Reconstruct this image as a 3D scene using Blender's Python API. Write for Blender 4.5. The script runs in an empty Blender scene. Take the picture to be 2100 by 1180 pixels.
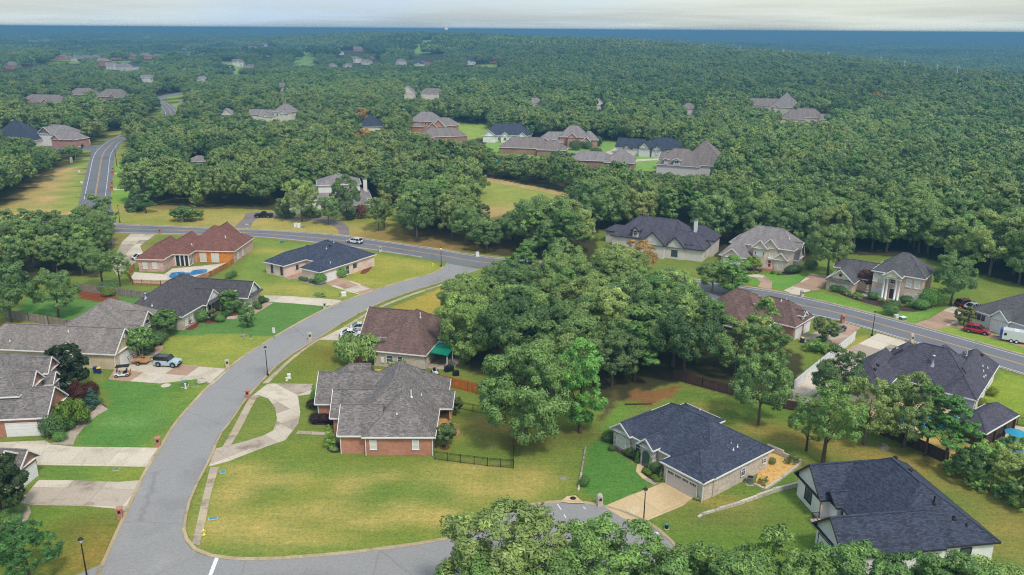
import bpy, math, random
import numpy as np
from mathutils import Vector, Matrix

random.seed(7)
RNG = np.random.default_rng(7)
sc = bpy.context.scene
COL = sc.collection
R = math.radians

# ---------------------------------------------------------------- camera
F_PX, PW, PH = 1680.0, 2100.0, 1180.0
CAM_H = 57.0
PITCH = math.atan((PH / 2 - 60.5) / F_PX)
ROLL = R(0.38)
cp, sp, cr, sr = math.cos(PITCH), math.sin(PITCH), math.cos(ROLL), math.sin(ROLL)
FWD = Vector((0, cp, -sp))
UP0 = Vector((0, sp, cp))
RIGHT = Vector((1, 0, 0)) * cr + UP0 * sr
UPV = Vector((1, 0, 0)) * -sr + UP0 * cr
cam = bpy.data.cameras.new('camera')
cam.sensor_width = 36.0
cam.lens = 36.0 * F_PX / PW
cam.clip_start = 1.0
cam.clip_end = 90000.0
camo = bpy.data.objects.new('camera', cam)
COL.objects.link(camo)
mw = Matrix((RIGHT, UPV, -FWD)).transposed().to_4x4()
mw.translation = (0, 0, CAM_H)
camo.matrix_world = mw
sc.camera = camo

# ---------------------------------------------------------------- sky and sun
SUN_AZ, SUN_EL = R(152), R(55)
world = bpy.data.worlds.new('World')
sc.world = world
world.use_nodes = True
wn, wl = world.node_tree.nodes, world.node_tree.links
wn.clear()
wout = wn.new('ShaderNodeOutputWorld')
wbg = wn.new('ShaderNodeBackground')
wbg.inputs['Strength'].default_value = 0.15
sky = wn.new('ShaderNodeTexSky')
sky.sky_type = 'NISHITA'
sky.sun_disc = False
sky.sun_elevation = SUN_EL
sky.sun_rotation = SUN_AZ
sky.air_density = 1.0
sky.dust_density = 2.5
sky.ozone_density = 1.0
wtc = wn.new('ShaderNodeTexCoord')
wmap = wn.new('ShaderNodeMapping')
wmap.inputs['Scale'].default_value = (1.0, 1.0, 20.0)
wnoise = wn.new('ShaderNodeTexNoise')
wnoise.inputs['Scale'].default_value = 2.6
wnoise.inputs['Detail'].default_value = 7
wnoise.inputs['Roughness'].default_value = 0.58
wr = wn.new('ShaderNodeValToRGB')
wr.color_ramp.elements[0].position = 0.40
wr.color_ramp.elements[0].color = (0.5, 0.5, 0.5, 1)
wr.color_ramp.elements[1].position = 0.60
wr.color_ramp.elements[1].color = (0.95, 0.95, 0.95, 1)
wn2 = wn.new('ShaderNodeTexNoise')
wn2.inputs['Scale'].default_value = 1.1
wn2.inputs['Detail'].default_value = 3
wr2 = wn.new('ShaderNodeValToRGB')
wr2.color_ramp.elements[0].position = 0.42
wr2.color_ramp.elements[0].color = (2.2, 2.75, 3.3, 1)
wr2.color_ramp.elements[1].position = 0.58
wr2.color_ramp.elements[1].color = (3.1, 3.3, 2.95, 1)
wmix = wn.new('ShaderNodeMix')
wmix.data_type = 'RGBA'
wl.new(wtc.outputs['Generated'], wmap.inputs['Vector'])
wl.new(wmap.outputs['Vector'], wnoise.inputs['Vector'])
wl.new(wtc.outputs['Generated'], wn2.inputs['Vector'])
wl.new(wnoise.outputs['Fac'], wr.inputs['Fac'])
wl.new(wn2.outputs['Fac'], wr2.inputs['Fac'])
wl.new(wr.outputs['Color'], wmix.inputs['Factor'])
wl.new(sky.outputs['Color'], wmix.inputs['A'])
wl.new(wr2.outputs['Color'], wmix.inputs['B'])
wl.new(wmix.outputs['Result'], wbg.inputs['Color'])
wl.new(wbg.outputs['Background'], wout.inputs['Surface'])

sl = bpy.data.lights.new('sun', 'SUN')
sl.energy = 1.35
sl.angle = R(10)
sl.color = (1.0, 0.95, 0.86)
so = bpy.data.objects.new('sun', sl)
COL.objects.link(so)
sdir = Vector((math.sin(SUN_AZ) * math.cos(SUN_EL), math.cos(SUN_AZ) * math.cos(SUN_EL), math.sin(SUN_EL)))
so.rotation_euler = (-sdir).to_track_quat('-Z', 'Y').to_euler()
so.location = sdir * 300

vs = sc.view_settings
vs.view_transform = 'Standard'
vs.look = 'None'
vs.gamma = 1.0
vs.use_curve_mapping = False
vs.exposure = 0.86
sc.cycles.use_denoising = True
sc.cycles.max_bounces = 6
sc.cycles.diffuse_bounces = 2
sc.cycles.glossy_bounces = 2
sc.cycles.transmission_bounces = 3
sc.cycles.volume_bounces = 0
sc.cycles.transparent_max_bounces = 6
sc.cycles.use_adaptive_sampling = True
sc.cycles.adaptive_threshold = 0.01
sc.cycles.denoising_prefilter = 'NONE'
sc.cycles.filter_width = 1.1


# ---------------------------------------------------------------- survey: photo measurements -> metres on the ground
def G(px, py, z=0.0):
    x = (px - PW / 2) / F_PX
    y = -(py - PH / 2) / F_PX
    d = RIGHT * x + UPV * y + FWD
    t = (z - CAM_H) / d.z
    return (d.x * t, d.y * t)


def gp(pts, z=0.0):
    return [G(a, b, z) for a, b in pts]


def project(x, y, z):
    v = Vector((x, y, z - CAM_H))
    d = v.dot(FWD)
    return (PW / 2 + F_PX * v.dot(RIGHT) / d, PH / 2 - F_PX * v.dot(UPV) / d, d)


def srgb(r, g, b):
    f = lambda c: (c / 255 / 12.92) if c <= 10 else ((c / 255 + 0.055) / 1.055) ** 2.4
    return (f(r), f(g), f(b))


# ---------------------------------------------------------------- terrain
RIDGE = [(-560, 2700, 26.0), (-235, 2250, 33.0), (95, 1700, 27.0), (260, 1250, 15.0), (350, 860, 3.0)]


def terrain(x, y):
    x = np.asarray(x, float)
    y = np.asarray(y, float)
    d = np.hypot(x, y)
    far = np.clip((d - 520) / 900, 0, 1)
    far = far * far * (3 - 2 * far)
    h = far * (6.0 * np.sin(x * 0.0031 + 1.3) * np.cos(y * 0.0027 + 0.5) + 4.5 * np.sin(x * 0.0065 - y * 0.0052))
    # lowland on the right beyond the ridge
    low = np.clip((x - 0.18 * y) / 500.0, 0, 1) * np.clip((d - 700) / 1200, 0, 1)
    h = h - 20 * low
    ff = np.clip((d - 3000) / 6000, 0, 1)
    h = h + ff * (7 * np.sin(x * 0.0009 + 0.4) * np.cos(y * 0.0006) + 9 * np.sin(y * 0.00055 + x * 0.0003) - 4)
    for (x0, y0, h0), (x1, y1, h1) in zip(RIDGE[:-1], RIDGE[1:]):
        dx, dy = x1 - x0, y1 - y0
        t = np.clip(((x - x0) * dx + (y - y0) * dy) / (dx * dx + dy * dy), 0, 1)
        dd = np.hypot(x - x0 - t * dx, y - y0 - t * dy)
        hr = (h0 + t * (h1 - h0))
        w = np.exp(-(dd / 260.0) ** 2)
        h = np.maximum(h, hr * w + h * (1 - w))
    h = np.maximum(h, -21)
    return h * np.clip((d - 380) / 200, 0, 1)


def tz(x, y):
    return float(terrain(x, y))


# ---------------------------------------------------------------- material toolkit
MATS = {}


def newmat(name):
    m = bpy.data.materials.new(name)
    m.use_nodes = True
    nt = m.node_tree
    b = nt.nodes['Principled BSDF']
    b.inputs['Specular IOR Level'].default_value = 0.3
    return m, nt, b


def rgba(c):
    return (c[0], c[1], c[2], 1.0)


def add_noise(nt, scale, detail=4, rough=0.55, vec=None, dim=None):
    n = nt.nodes.new('ShaderNodeTexNoise')
    n.inputs['Scale'].default_value = scale
    n.inputs['Detail'].default_value = detail
    n.inputs['Roughness'].default_value = rough
    if vec is not None:
        nt.links.new(vec, n.inputs['Vector'])
    return n


def ramp(nt, fac, stops):
    r = nt.nodes.new('ShaderNodeValToRGB')
    e = r.color_ramp.elements
    while len(e) < len(stops):
        e.new(0.5)
    for i, (p, c) in enumerate(stops):
        e[i].position = p
        e[i].color = rgba(c)
    nt.links.new(fac, r.inputs['Fac'])
    return r


def mixc(nt, fac, a, b, blend='MIX'):
    m = nt.nodes.new('ShaderNodeMix')
    m.data_type = 'RGBA'
    m.blend_type = blend
    for s, v in (('Factor', fac), ('A', a), ('B', b)):
        if isinstance(v, (int, float)):
            m.inputs[s].default_value = v
        elif isinstance(v, tuple):
            m.inputs[s].default_value = rgba(v)
        else:
            nt.links.new(v, m.inputs[s])
    return m.outputs['Result']


def worldpos(nt):
    return nt.nodes.new('ShaderNodeNewGeometry').outputs['Position']


def uvco(nt):
    n = nt.nodes.new('ShaderNodeUVMap')
    n.uv_map = 'UVMap'
    return n.outputs['UV']


def bump(nt, b, h, strength=0.3, dist=0.05):
    n = nt.nodes.new('ShaderNodeBump')
    n.inputs['Strength'].default_value = strength
    n.inputs['Distance'].default_value = dist
    nt.links.new(h, n.inputs['Height'])
    nt.links.new(n.outputs['Normal'], b.inputs['Normal'])


def scaled(c, k):
    return (c[0] * k, c[1] * k, c[2] * k)


def plain(name, c, rough=0.7, metal=0.0, var=0.12, scale=1.5, spec=0.3):
    """A paint or plastic: one colour with slight weathering."""
    if name in MATS:
        return MATS[name]
    m, nt, b = newmat(name)
    n = add_noise(nt, scale, 5, 0.6, worldpos(nt))
    r = ramp(nt, n.outputs['Fac'], [(0.3, scaled(c, 1 - var)), (0.7, scaled(c, 1 + var))])
    nt.links.new(r.outputs['Color'], b.inputs['Base Color'])
    b.inputs['Roughness'].default_value = rough
    b.inputs['Metallic'].default_value = metal
    b.inputs['Specular IOR Level'].default_value = spec
    MATS[name] = m
    return m


def brick(name, c1, c2, mortar, mott, bw=0.30, bh=0.10):
    m, nt, b = newmat(name)
    uv = uvco(nt)
    t = nt.nodes.new('ShaderNodeTexBrick')
    nt.links.new(uv, t.inputs['Vector'])
    t.inputs['Color1'].default_value = rgba(c1)
    t.inputs['Color2'].default_value = rgba(c2)
    t.inputs['Mortar'].default_value = rgba(mortar)
    t.inputs['Scale'].default_value = 1.0
    t.inputs['Brick Width'].default_value = bw
    t.inputs['Row Height'].default_value = bh
    t.inputs['Mortar Size'].default_value = 0.012
    t.inputs['Bias'].default_value = 0.0
    n = add_noise(nt, 2.2, 6, 0.75, uv)
    r = ramp(nt, n.outputs['Fac'], [(0.40, (0, 0, 0)), (0.66, (1, 1, 1))])
    col = mixc(nt, r.outputs['Color'], t.outputs['Color'], mott)
    n2 = add_noise(nt, 0.35, 3, 0.5, uv)
    r2 = ramp(nt, n2.outputs['Fac'], [(0.3, (0.8, 0.8, 0.8)), (0.7, (1.1, 1.1, 1.1))])
    col = mixc(nt, 1.0, col, r2.outputs['Color'], 'MULTIPLY')
    nt.links.new(col, b.inputs['Base Color'])
    b.inputs['Roughness'].default_value = 0.9
    bump(nt, b, t.outputs['Fac'], -0.35, 0.02)
    MATS[name] = m
    return m


def shingle(name, c, var=0.35, rough=0.85, streak=0.25, spec=0.25):
    m, nt, b = newmat(name)
    uv = uvco(nt)
    t = nt.nodes.new('ShaderNodeTexBrick')
    nt.links.new(uv, t.inputs['Vector'])
    t.inputs['Color1'].default_value = rgba(scaled(c, 1 - var))
    t.inputs['Color2'].default_value = rgba(scaled(c, 1 + var))
    t.inputs['Mortar'].default_value = rgba(scaled(c, 0.45))
    t.inputs['Brick Width'].default_value = 0.42
    t.inputs['Row Height'].default_value = 0.17
    t.inputs['Mortar Size'].default_value = 0.010
    t.inputs['Scale'].default_value = 1.0
    t.offset = 0.37
    n = add_noise(nt, 5.0, 5, 0.8, uv)
    r = ramp(nt, n.outputs['Fac'], [(0.35, (0.72, 0.72, 0.72)), (0.66, (1.35, 1.33, 1.3))])
    col = mixc(nt, 1.0, t.outputs['Color'], r.outputs['Color'], 'MULTIPLY')
    mp = nt.nodes.new('ShaderNodeMapping')
    mp.inputs['Scale'].default_value = (0.7, 0.08, 1)
    nt.links.new(uv, mp.inputs['Vector'])
    n2 = add_noise(nt, 1.0, 4, 0.6, mp.outputs['Vector'])
    r2 = ramp(nt, n2.outputs['Fac'], [(0.3, (1 - streak,) * 3), (0.72, (1 + streak * 0.6,) * 3)])
    col = mixc(nt, 1.0, col, r2.outputs['Color'], 'MULTIPLY')
    nt.links.new(col, b.inputs['Base Color'])
    b.inputs['Roughness'].default_value = rough
    b.inputs['Specular IOR Level'].default_value = spec
    bump(nt, b, t.outputs['Fac'], -0.4, 0.03)
    MATS[name] = m
    return m


def boards(name, c, w=0.14, var=0.25, rough=0.85, horizontal=False):
    """Sawn boards: grooves every w metres with board-to-board colour change."""
    m, nt, b = newmat(name)
    uv = uvco(nt)
    t = nt.nodes.new('ShaderNodeTexBrick')
    t.inputs['Color1'].default_value = rgba(scaled(c, 1 - var))
    t.inputs['Color2'].default_value = rgba(scaled(c, 1 + var))
    t.inputs['Mortar'].default_value = rgba(scaled(c, 0.35))
    t.inputs['Scale'].default_value = 1.0
    if horizontal:
        nt.links.new(uv, t.inputs['Vector'])
    else:
        s = nt.nodes.new('ShaderNodeSeparateXYZ')
        q = nt.nodes.new('ShaderNodeCombineXYZ')
        nt.links.new(uv, s.inputs[0])
        nt.links.new(s.outputs['X'], q.inputs['Y'])
        nt.links.new(s.outputs['Y'], q.inputs['X'])
        nt.links.new(q.outputs[0], t.inputs['Vector'])
    t.inputs['Brick Width'].default_value = 5.0
    t.inputs['Row Height'].default_value = w
    t.inputs['Mortar Size'].default_value = 0.012
    n = add_noise(nt, 1.6, 6, 0.7, uv)
    r = ramp(nt, n.outputs['Fac'], [(0.3, (0.72, 0.7, 0.68)), (0.7, (1.18, 1.18, 1.18))])
    col = mixc(nt, 1.0, t.outputs['Color'], r.outputs['Color'], 'MULTIPLY')
    nt.links.new(col, b.inputs['Base Color'])
    b.inputs['Roughness'].default_value = rough
    MATS[name] = m
    return m


def mineral(name, c, dark, stain, s1=0.25, s2=6.0, rough=0.92, bstr=0.15, fine=0.12, crack=0.0):
    """Asphalt, concrete, gravel, mulch: blotches, stains and grain in world metres."""
    m, nt, b = newmat(name)
    p = worldpos(nt)
    n = add_noise(nt, s1, 6, 0.62, p)
    r = ramp(nt, n.outputs['Fac'], [(0.30, dark), (0.48, c), (0.62, c), (0.80, stain)])
    n2 = add_noise(nt, s2, 3, 0.7, p)
    r2 = ramp(nt, n2.outputs['Fac'], [(0.25, (1 - fine * 2,) * 3), (0.75, (1 + fine * 1.5,) * 3)])
    col = mixc(nt, 1.0, r.outputs['Color'], r2.outputs['Color'], 'MULTIPLY')
    if crack:
        nw = add_noise(nt, 0.5, 3, 0.6, p)
        wv = mixc(nt, 0.35, p, nw.outputs['Color'], 'ADD')
        vo = nt.nodes.new('ShaderNodeTexVoronoi')
        vo.feature = 'DISTANCE_TO_EDGE'
        vo.inputs['Scale'].default_value = crack
        nt.links.new(wv, vo.inputs['Vector'])
        rc = ramp(nt, vo.outputs['Distance'], [(0.0, (0.80, 0.79, 0.78)), (0.006, (1, 1, 1))])
        col = mixc(nt, 1.0, col, rc.outputs['Color'], 'MULTIPLY')
    oi = nt.nodes.new('ShaderNodeObjectInfo')
    r3 = ramp(nt, oi.outputs['Random'], [(0.0, (0.88, 0.87, 0.86)), (1.0, (1.08, 1.08, 1.08))])
    col = mixc(nt, 1.0, col, r3.outputs['Color'], 'MULTIPLY')
    nt.links.new(col, b.inputs['Base Color'])
    b.inputs['Roughness'].default_value = rough
    bump(nt, b, n2.outputs['Fac'], bstr, 0.03)
    MATS[name] = m
    return m


mineral('asphalt_old', srgb(142, 140, 139), srgb(129, 127, 126), srgb(154, 152, 150), 0.11, 3.0, fine=0.09, crack=0.07)
mineral('asphalt_main', srgb(114, 115, 121), srgb(100, 101, 107), srgb(127, 128, 133), 0.09, 3.0, fine=0.09, crack=0.05)
mineral('asphalt_drive', srgb(128, 118, 116), srgb(105, 96, 92), srgb(150, 138, 130), 0.2, 3.0)
mineral('concrete', srgb(202, 190, 172), srgb(172, 158, 138), srgb(214, 204, 190), 0.22, 5.0, crack=0.12)
mineral('concrete_stained', srgb(176, 162, 146), srgb(128, 112, 98), srgb(200, 188, 172), 0.3, 5.0)
mineral('concrete_tan', srgb(206, 180, 140), srgb(186, 160, 122), srgb(222, 210, 186), 0.16, 5.0)
mineral('concrete_brown', srgb(176, 146, 124), srgb(140, 114, 96), srgb(204, 184, 164), 0.22, 5.0)
mineral('kerb_concrete', srgb(176, 158, 128), srgb(138, 122, 98), srgb(190, 176, 152), 0.35, 5.0)
mineral('sidewalk', srgb(180, 166, 138), srgb(140, 126, 100), srgb(200, 190, 170), 0.5, 5.0)
mineral('gravel_tan', srgb(214, 172, 104), srgb(176, 130, 70), srgb(232, 204, 150), 1.2, 9.0, fine=0.3, bstr=0.8)
mineral('mulch_red', srgb(120, 66, 40), srgb(84, 44, 28), srgb(150, 92, 58), 1.0, 8.0, fine=0.35, bstr=0.8)
mineral('mulch_dark', srgb(74, 58, 50), srgb(54, 42, 36), srgb(98, 80, 66), 1.0, 8.0, fine=0.35, bstr=0.8)
mineral('stone_pale', srgb(196, 188, 174), srgb(158, 148, 134), srgb(216, 210, 200), 1.5, 6.0, fine=0.2)
mineral('rock', srgb(150, 142, 130), srgb(110, 104, 96), srgb(178, 170, 158), 2.0, 9.0)
plain('paint_white_line', (0.72, 0.72, 0.72), 0.8, var=0.2, scale=3)
plain('paint_yellow_line', srgb(206, 160, 84), 0.8, var=0.2, scale=3)

brick('brick_red', srgb(180, 110, 88), srgb(156, 88, 70), srgb(190, 164, 146), srgb(198, 138, 112))
brick('brick_rose', srgb(176, 118, 104), srgb(152, 96, 86), srgb(196, 172, 158), srgb(190, 140, 124))
brick('brick_pink', srgb(196, 150, 140), srgb(168, 122, 114), srgb(204, 184, 174), srgb(222, 192, 182))
brick('brick_peach', srgb(226, 196, 182), srgb(214, 182, 168), srgb(222, 206, 196), srgb(230, 206, 194))
brick('brick_blush', srgb(212, 180, 160), srgb(196, 162, 142), srgb(216, 196, 180), srgb(222, 196, 176))
brick('brick_tan', srgb(206, 184, 152), srgb(190, 166, 136), srgb(214, 200, 178), srgb(216, 198, 168))
brick('brick_wash', srgb(200, 184, 170), srgb(162, 138, 122), srgb(206, 196, 184), srgb(216, 206, 194))
brick('brick_beige', srgb(218, 202, 184), srgb(204, 186, 166), srgb(210, 196, 180), srgb(214, 198, 182))
brick('brick_brown', srgb(150, 112, 92), srgb(128, 92, 76), srgb(176, 152, 134), srgb(168, 130, 108))
brick('brick_cream', srgb(226, 216, 200), srgb(216, 204, 186), srgb(224, 216, 204), srgb(230, 222, 210))
brick('painted_brick_white', (0.80, 0.79, 0.76), (0.74, 0.73, 0.70), (0.70, 0.69, 0.66), (0.82, 0.81, 0.79))
boards('siding_white', (0.76, 0.76, 0.75), 0.16, 0.05, horizontal=True)
boards('siding_cream', srgb(224, 212, 184), 0.16, 0.05, horizontal=True)
boards('siding_grey', srgb(196, 196, 196), 0.16, 0.05, horizontal=True)
boards('siding_orange', srgb(216, 138, 62), 0.16, 0.10)
boards('fence_orange', srgb(200, 122, 52), 0.14, 0.22)
boards('fence_grey', srgb(150, 140, 128), 0.14, 0.28)
boards('fence_brown', srgb(88, 66, 58), 0.14, 0.22)
boards('fence_cedar', srgb(176, 124, 72), 0.14, 0.22)
boards('fence_white', (0.76, 0.77, 0.78), 0.20, 0.05)
boards('deck_wood', srgb(204, 160, 104), 0.14, 0.15)
boards('trailer_wood', srgb(186, 142, 98), 0.2, 0.15)
boards('door_wood', srgb(150, 84, 44), 0.2, 0.12)
boards('stone_veneer', srgb(190, 186, 182), 0.22, 0.30, horizontal=True)

shingle('shingle_grey', srgb(122, 116, 114))
shingle('shingle_taupe', srgb(134, 126, 122), 0.25)
shingle('shingle_slate', srgb(92, 90, 94), 0.25)
shingle('shingle_charcoal', srgb(84, 80, 84), 0.28)
shingle('shingle_navy', srgb(66, 72, 90), 0.34)
shingle('shingle_black', srgb(62, 68, 85), 0.40)
shingle('shingle_violet', srgb(82, 79, 92), 0.28)
shingle('shingle_brown', srgb(112, 90, 84), 0.28)
shingle('shingle_redbrown', srgb(124, 84, 76), 0.25)
shingle('shingle_weathered', srgb(138, 131, 131), 0.2)
shingle('shingle_mauve', srgb(130, 120, 117), 0.2)
plain('metal_teal', srgb(20, 140, 112), 0.45, 0.2)
plain('trim_white', (0.78, 0.77, 0.75), 0.6, var=0.05)
plain('trim_cream', srgb(224, 214, 196), 0.6, var=0.05)
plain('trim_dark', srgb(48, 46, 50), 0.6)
plain('garage_white', (0.76, 0.76, 0.75), 0.55, var=0.04)
plain('garage_taupe', srgb(206, 196, 190), 0.55, var=0.04)
plain('stucco_white', (0.72, 0.71, 0.68), 0.85, var=0.06)
plain('stucco_grey', srgb(206, 200, 194), 0.85, var=0.06)
plain('door_dark', srgb(60, 34, 36), 0.5)
plain('door_red', srgb(140, 44, 44), 0.5)
plain('metal_dark', srgb(44, 44, 46), 0.55, 0.4)
plain('metal_grey', srgb(150, 154, 156), 0.5, 0.6)
plain('metal_galv', srgb(188, 194, 198), 0.45, 0.5)
plain('black_rubber', srgb(26, 26, 28), 0.85)
plain('plastic_black', srgb(28, 28, 32), 0.55)
plain('plastic_blue', srgb(30, 52, 128), 0.5)
plain('plastic_yellow', srgb(226, 196, 60), 0.5)
plain('plastic_white', (0.75, 0.76, 0.75), 0.5, var=0.05)
plain('plastic_green', srgb(92, 128, 96), 0.6)
plain('plastic_teal', srgb(40, 140, 170), 0.5)
plain('hydrant_yellow', srgb(232, 212, 96), 0.5)
plain('lamp_glass', srgb(214, 214, 204), 0.2, var=0.03)
plain('curtain_white', (0.7, 0.68, 0.66), 0.9)
plain('bark_grey', srgb(104, 94, 84), 0.95, var=0.35, scale=4)
plain('bark_brown', srgb(86, 66, 54), 0.95, var=0.35, scale=4)
plain('bark_pale', srgb(168, 158, 146), 0.95, var=0.3, scale=4)
plain('dirt_red', srgb(178, 132, 92), 0.95, var=0.2)


def glassmat(name, c, rough=0.08, spec=0.6):
    m, nt, b = newmat(name)
    b.inputs['Base Color'].default_value = rgba(c)
    b.inputs['Roughness'].default_value = rough
    b.inputs['Specular IOR Level'].default_value = spec
    MATS[name] = m
    return m


glassmat('window_glass', srgb(70, 78, 86))
glassmat('window_blind', srgb(206, 206, 200), 0.3, 0.5)
glassmat('car_glass', srgb(24, 28, 34), 0.05, 0.7)
glassmat('lens_white', srgb(220, 222, 224), 0.1, 0.6)
glassmat('lens_red', srgb(150, 24, 24), 0.15, 0.6)


def carpaint(name, c, metal=0.15, rough=0.28):
    m, nt, b = newmat(name)
    b.inputs['Base Color'].default_value = rgba(c)
    b.inputs['Metallic'].default_value = metal
    b.inputs['Roughness'].default_value = rough
    b.inputs['Coat Weight'].default_value = 0.6
    b.inputs['Coat Roughness'].default_value = 0.05
    MATS[name] = m


carpaint('paint_iceblue', srgb(176, 198, 206))
carpaint('paint_white', srgb(220, 222, 224))
carpaint('paint_silver', srgb(190, 198, 206), 0.3)
carpaint('paint_bluegrey', srgb(120, 134, 144), 0.3)
carpaint('paint_red', srgb(170, 24, 40))
carpaint('paint_black', srgb(26, 28, 34))
carpaint('paint_darkred', srgb(110, 26, 30))
carpaint('paint_blue', srgb(70, 84, 200))


def watermat():
    m, nt, b = newmat('pool_water')
    n = add_noise(nt, 1.4, 3, 0.5, worldpos(nt))
    r = ramp(nt, n.outputs['Fac'], [(0.3, srgb(20, 96, 158)), (0.7, srgb(40, 140, 186))])
    nt.links.new(r.outputs['Color'], b.inputs['Base Color'])
    b.inputs['Roughness'].default_value = 0.06
    b.inputs['Specular IOR Level'].default_value = 0.5
    bump(nt, b, n.outputs['Fac'], 0.15, 0.05)
    MATS['pool_water'] = m


watermat()


def leafmat(name, stops, flower=None):
    m, nt, b = newmat(name)
    oi = nt.nodes.new('ShaderNodeObjectInfo')
    r = ramp(nt, oi.outputs['Random'], stops)
    col = mixc(nt, 1.0, r.outputs['Color'], oi.outputs['Color'], 'MULTIPLY')
    at = nt.nodes.new('ShaderNodeAttribute')
    at.attribute_name = 'leafvar'
    r2 = ramp(nt, at.outputs['Fac'], [(0.0, (0.70, 0.75, 0.72)), (0.55, (1.0, 1.0, 1.0)), (0.9, (1.34, 1.30, 1.24)), (1.0, (1.7, 1.65, 1.58))])
    col = mixc(nt, 1.0, col, r2.outputs['Color'], 'MULTIPLY')
    # stand-by-stand colour of the forest (0 where a tree carries none)
    ti = nt.nodes.new('ShaderNodeAttribute')
    ti.attribute_type = 'INSTANCER'
    ti.attribute_name = 'tone'
    one = nt.nodes.new('ShaderNodeVectorMath')
    one.operation = 'ADD'
    one.inputs[1].default_value = (1, 1, 1)
    nt.links.new(ti.outputs['Vector'], one.inputs[0])
    col = mixc(nt, 1.0, col, one.outputs[0], 'MULTIPLY')
    if flower:
        gt = nt.nodes.new('ShaderNodeMath')
        gt.operation = 'GREATER_THAN'
        gt.inputs[1].default_value = flower[0]
        nt.links.new(at.outputs['Fac'], gt.inputs[0])
        col = mixc(nt, gt.outputs[0], col, flower[1])
    nt.links.new(col, b.inputs['Base Color'])
    b.inputs['Roughness'].default_value = 0.55
    b.inputs['Specular IOR Level'].default_value = 0.35
    tr = nt.nodes.new('ShaderNodeBsdfTranslucent')
    nt.links.new(col, tr.inputs['Color'])
    ms = nt.nodes.new('ShaderNodeMixShader')
    ms.inputs['Fac'].default_value = 0.34
    nt.links.new(b.outputs[0], ms.inputs[1])
    nt.links.new(tr.outputs[0], ms.inputs[2])
    out = nt.nodes['Material Output']
    nt.links.new(ms.outputs[0], out.inputs['Surface'])
    MATS[name] = m


leafmat('leaf_oak', [(0.0, srgb(118, 148, 90)), (0.35, srgb(138, 165, 97)), (0.75, srgb(152, 175, 101)), (0.95, srgb(164, 180, 106)), (1.0, srgb(182, 182, 112))])
leafmat('leaf_forest', [(0.0, srgb(118, 148, 90)), (0.6, srgb(136, 160, 95)), (1.0, srgb(150, 168, 100))])
leafmat('leaf_bright', [(0.0, srgb(124, 162, 92)), (1.0, srgb(150, 178, 98))])
leafmat('leaf_dark', [(0.0, srgb(86, 116, 70)), (1.0, srgb(108, 138, 80))])
leafmat('leaf_pine', [(0.0, srgb(98, 138, 72)), (1.0, srgb(122, 158, 82))])
leafmat('leaf_rust', [(0.0, srgb(176, 152, 92)), (1.0, srgb(188, 156, 92))])
leafmat('leaf_maroon', [(0.0, srgb(104, 58, 44)), (1.0, srgb(120, 66, 48))])
leafmat('leaf_purple', [(0.0, srgb(74, 48, 52)), (1.0, srgb(86, 56, 60))])
leafmat('leaf_lime', [(0.0, srgb(128, 156, 58)), (1.0, srgb(146, 168, 66))])
leafmat('leaf_bluegreen', [(0.0, srgb(84, 124, 104)), (1.0, srgb(96, 134, 112))])
leafmat('leaf_myrtle', [(0.0, srgb(112, 152, 78)), (1.0, srgb(126, 164, 84))], (0.955, srgb(226, 224, 206)))
leafmat('leaf_pinkbloom', [(0.0, srgb(84, 112, 60)), (1.0, srgb(90, 118, 62))], (0.72, srgb(206, 140, 146)))
leafmat('leaf_magnolia', [(0.0, srgb(62, 80, 46)), (1.0, srgb(70, 90, 50))], (0.985, srgb(226, 220, 200)))


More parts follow.
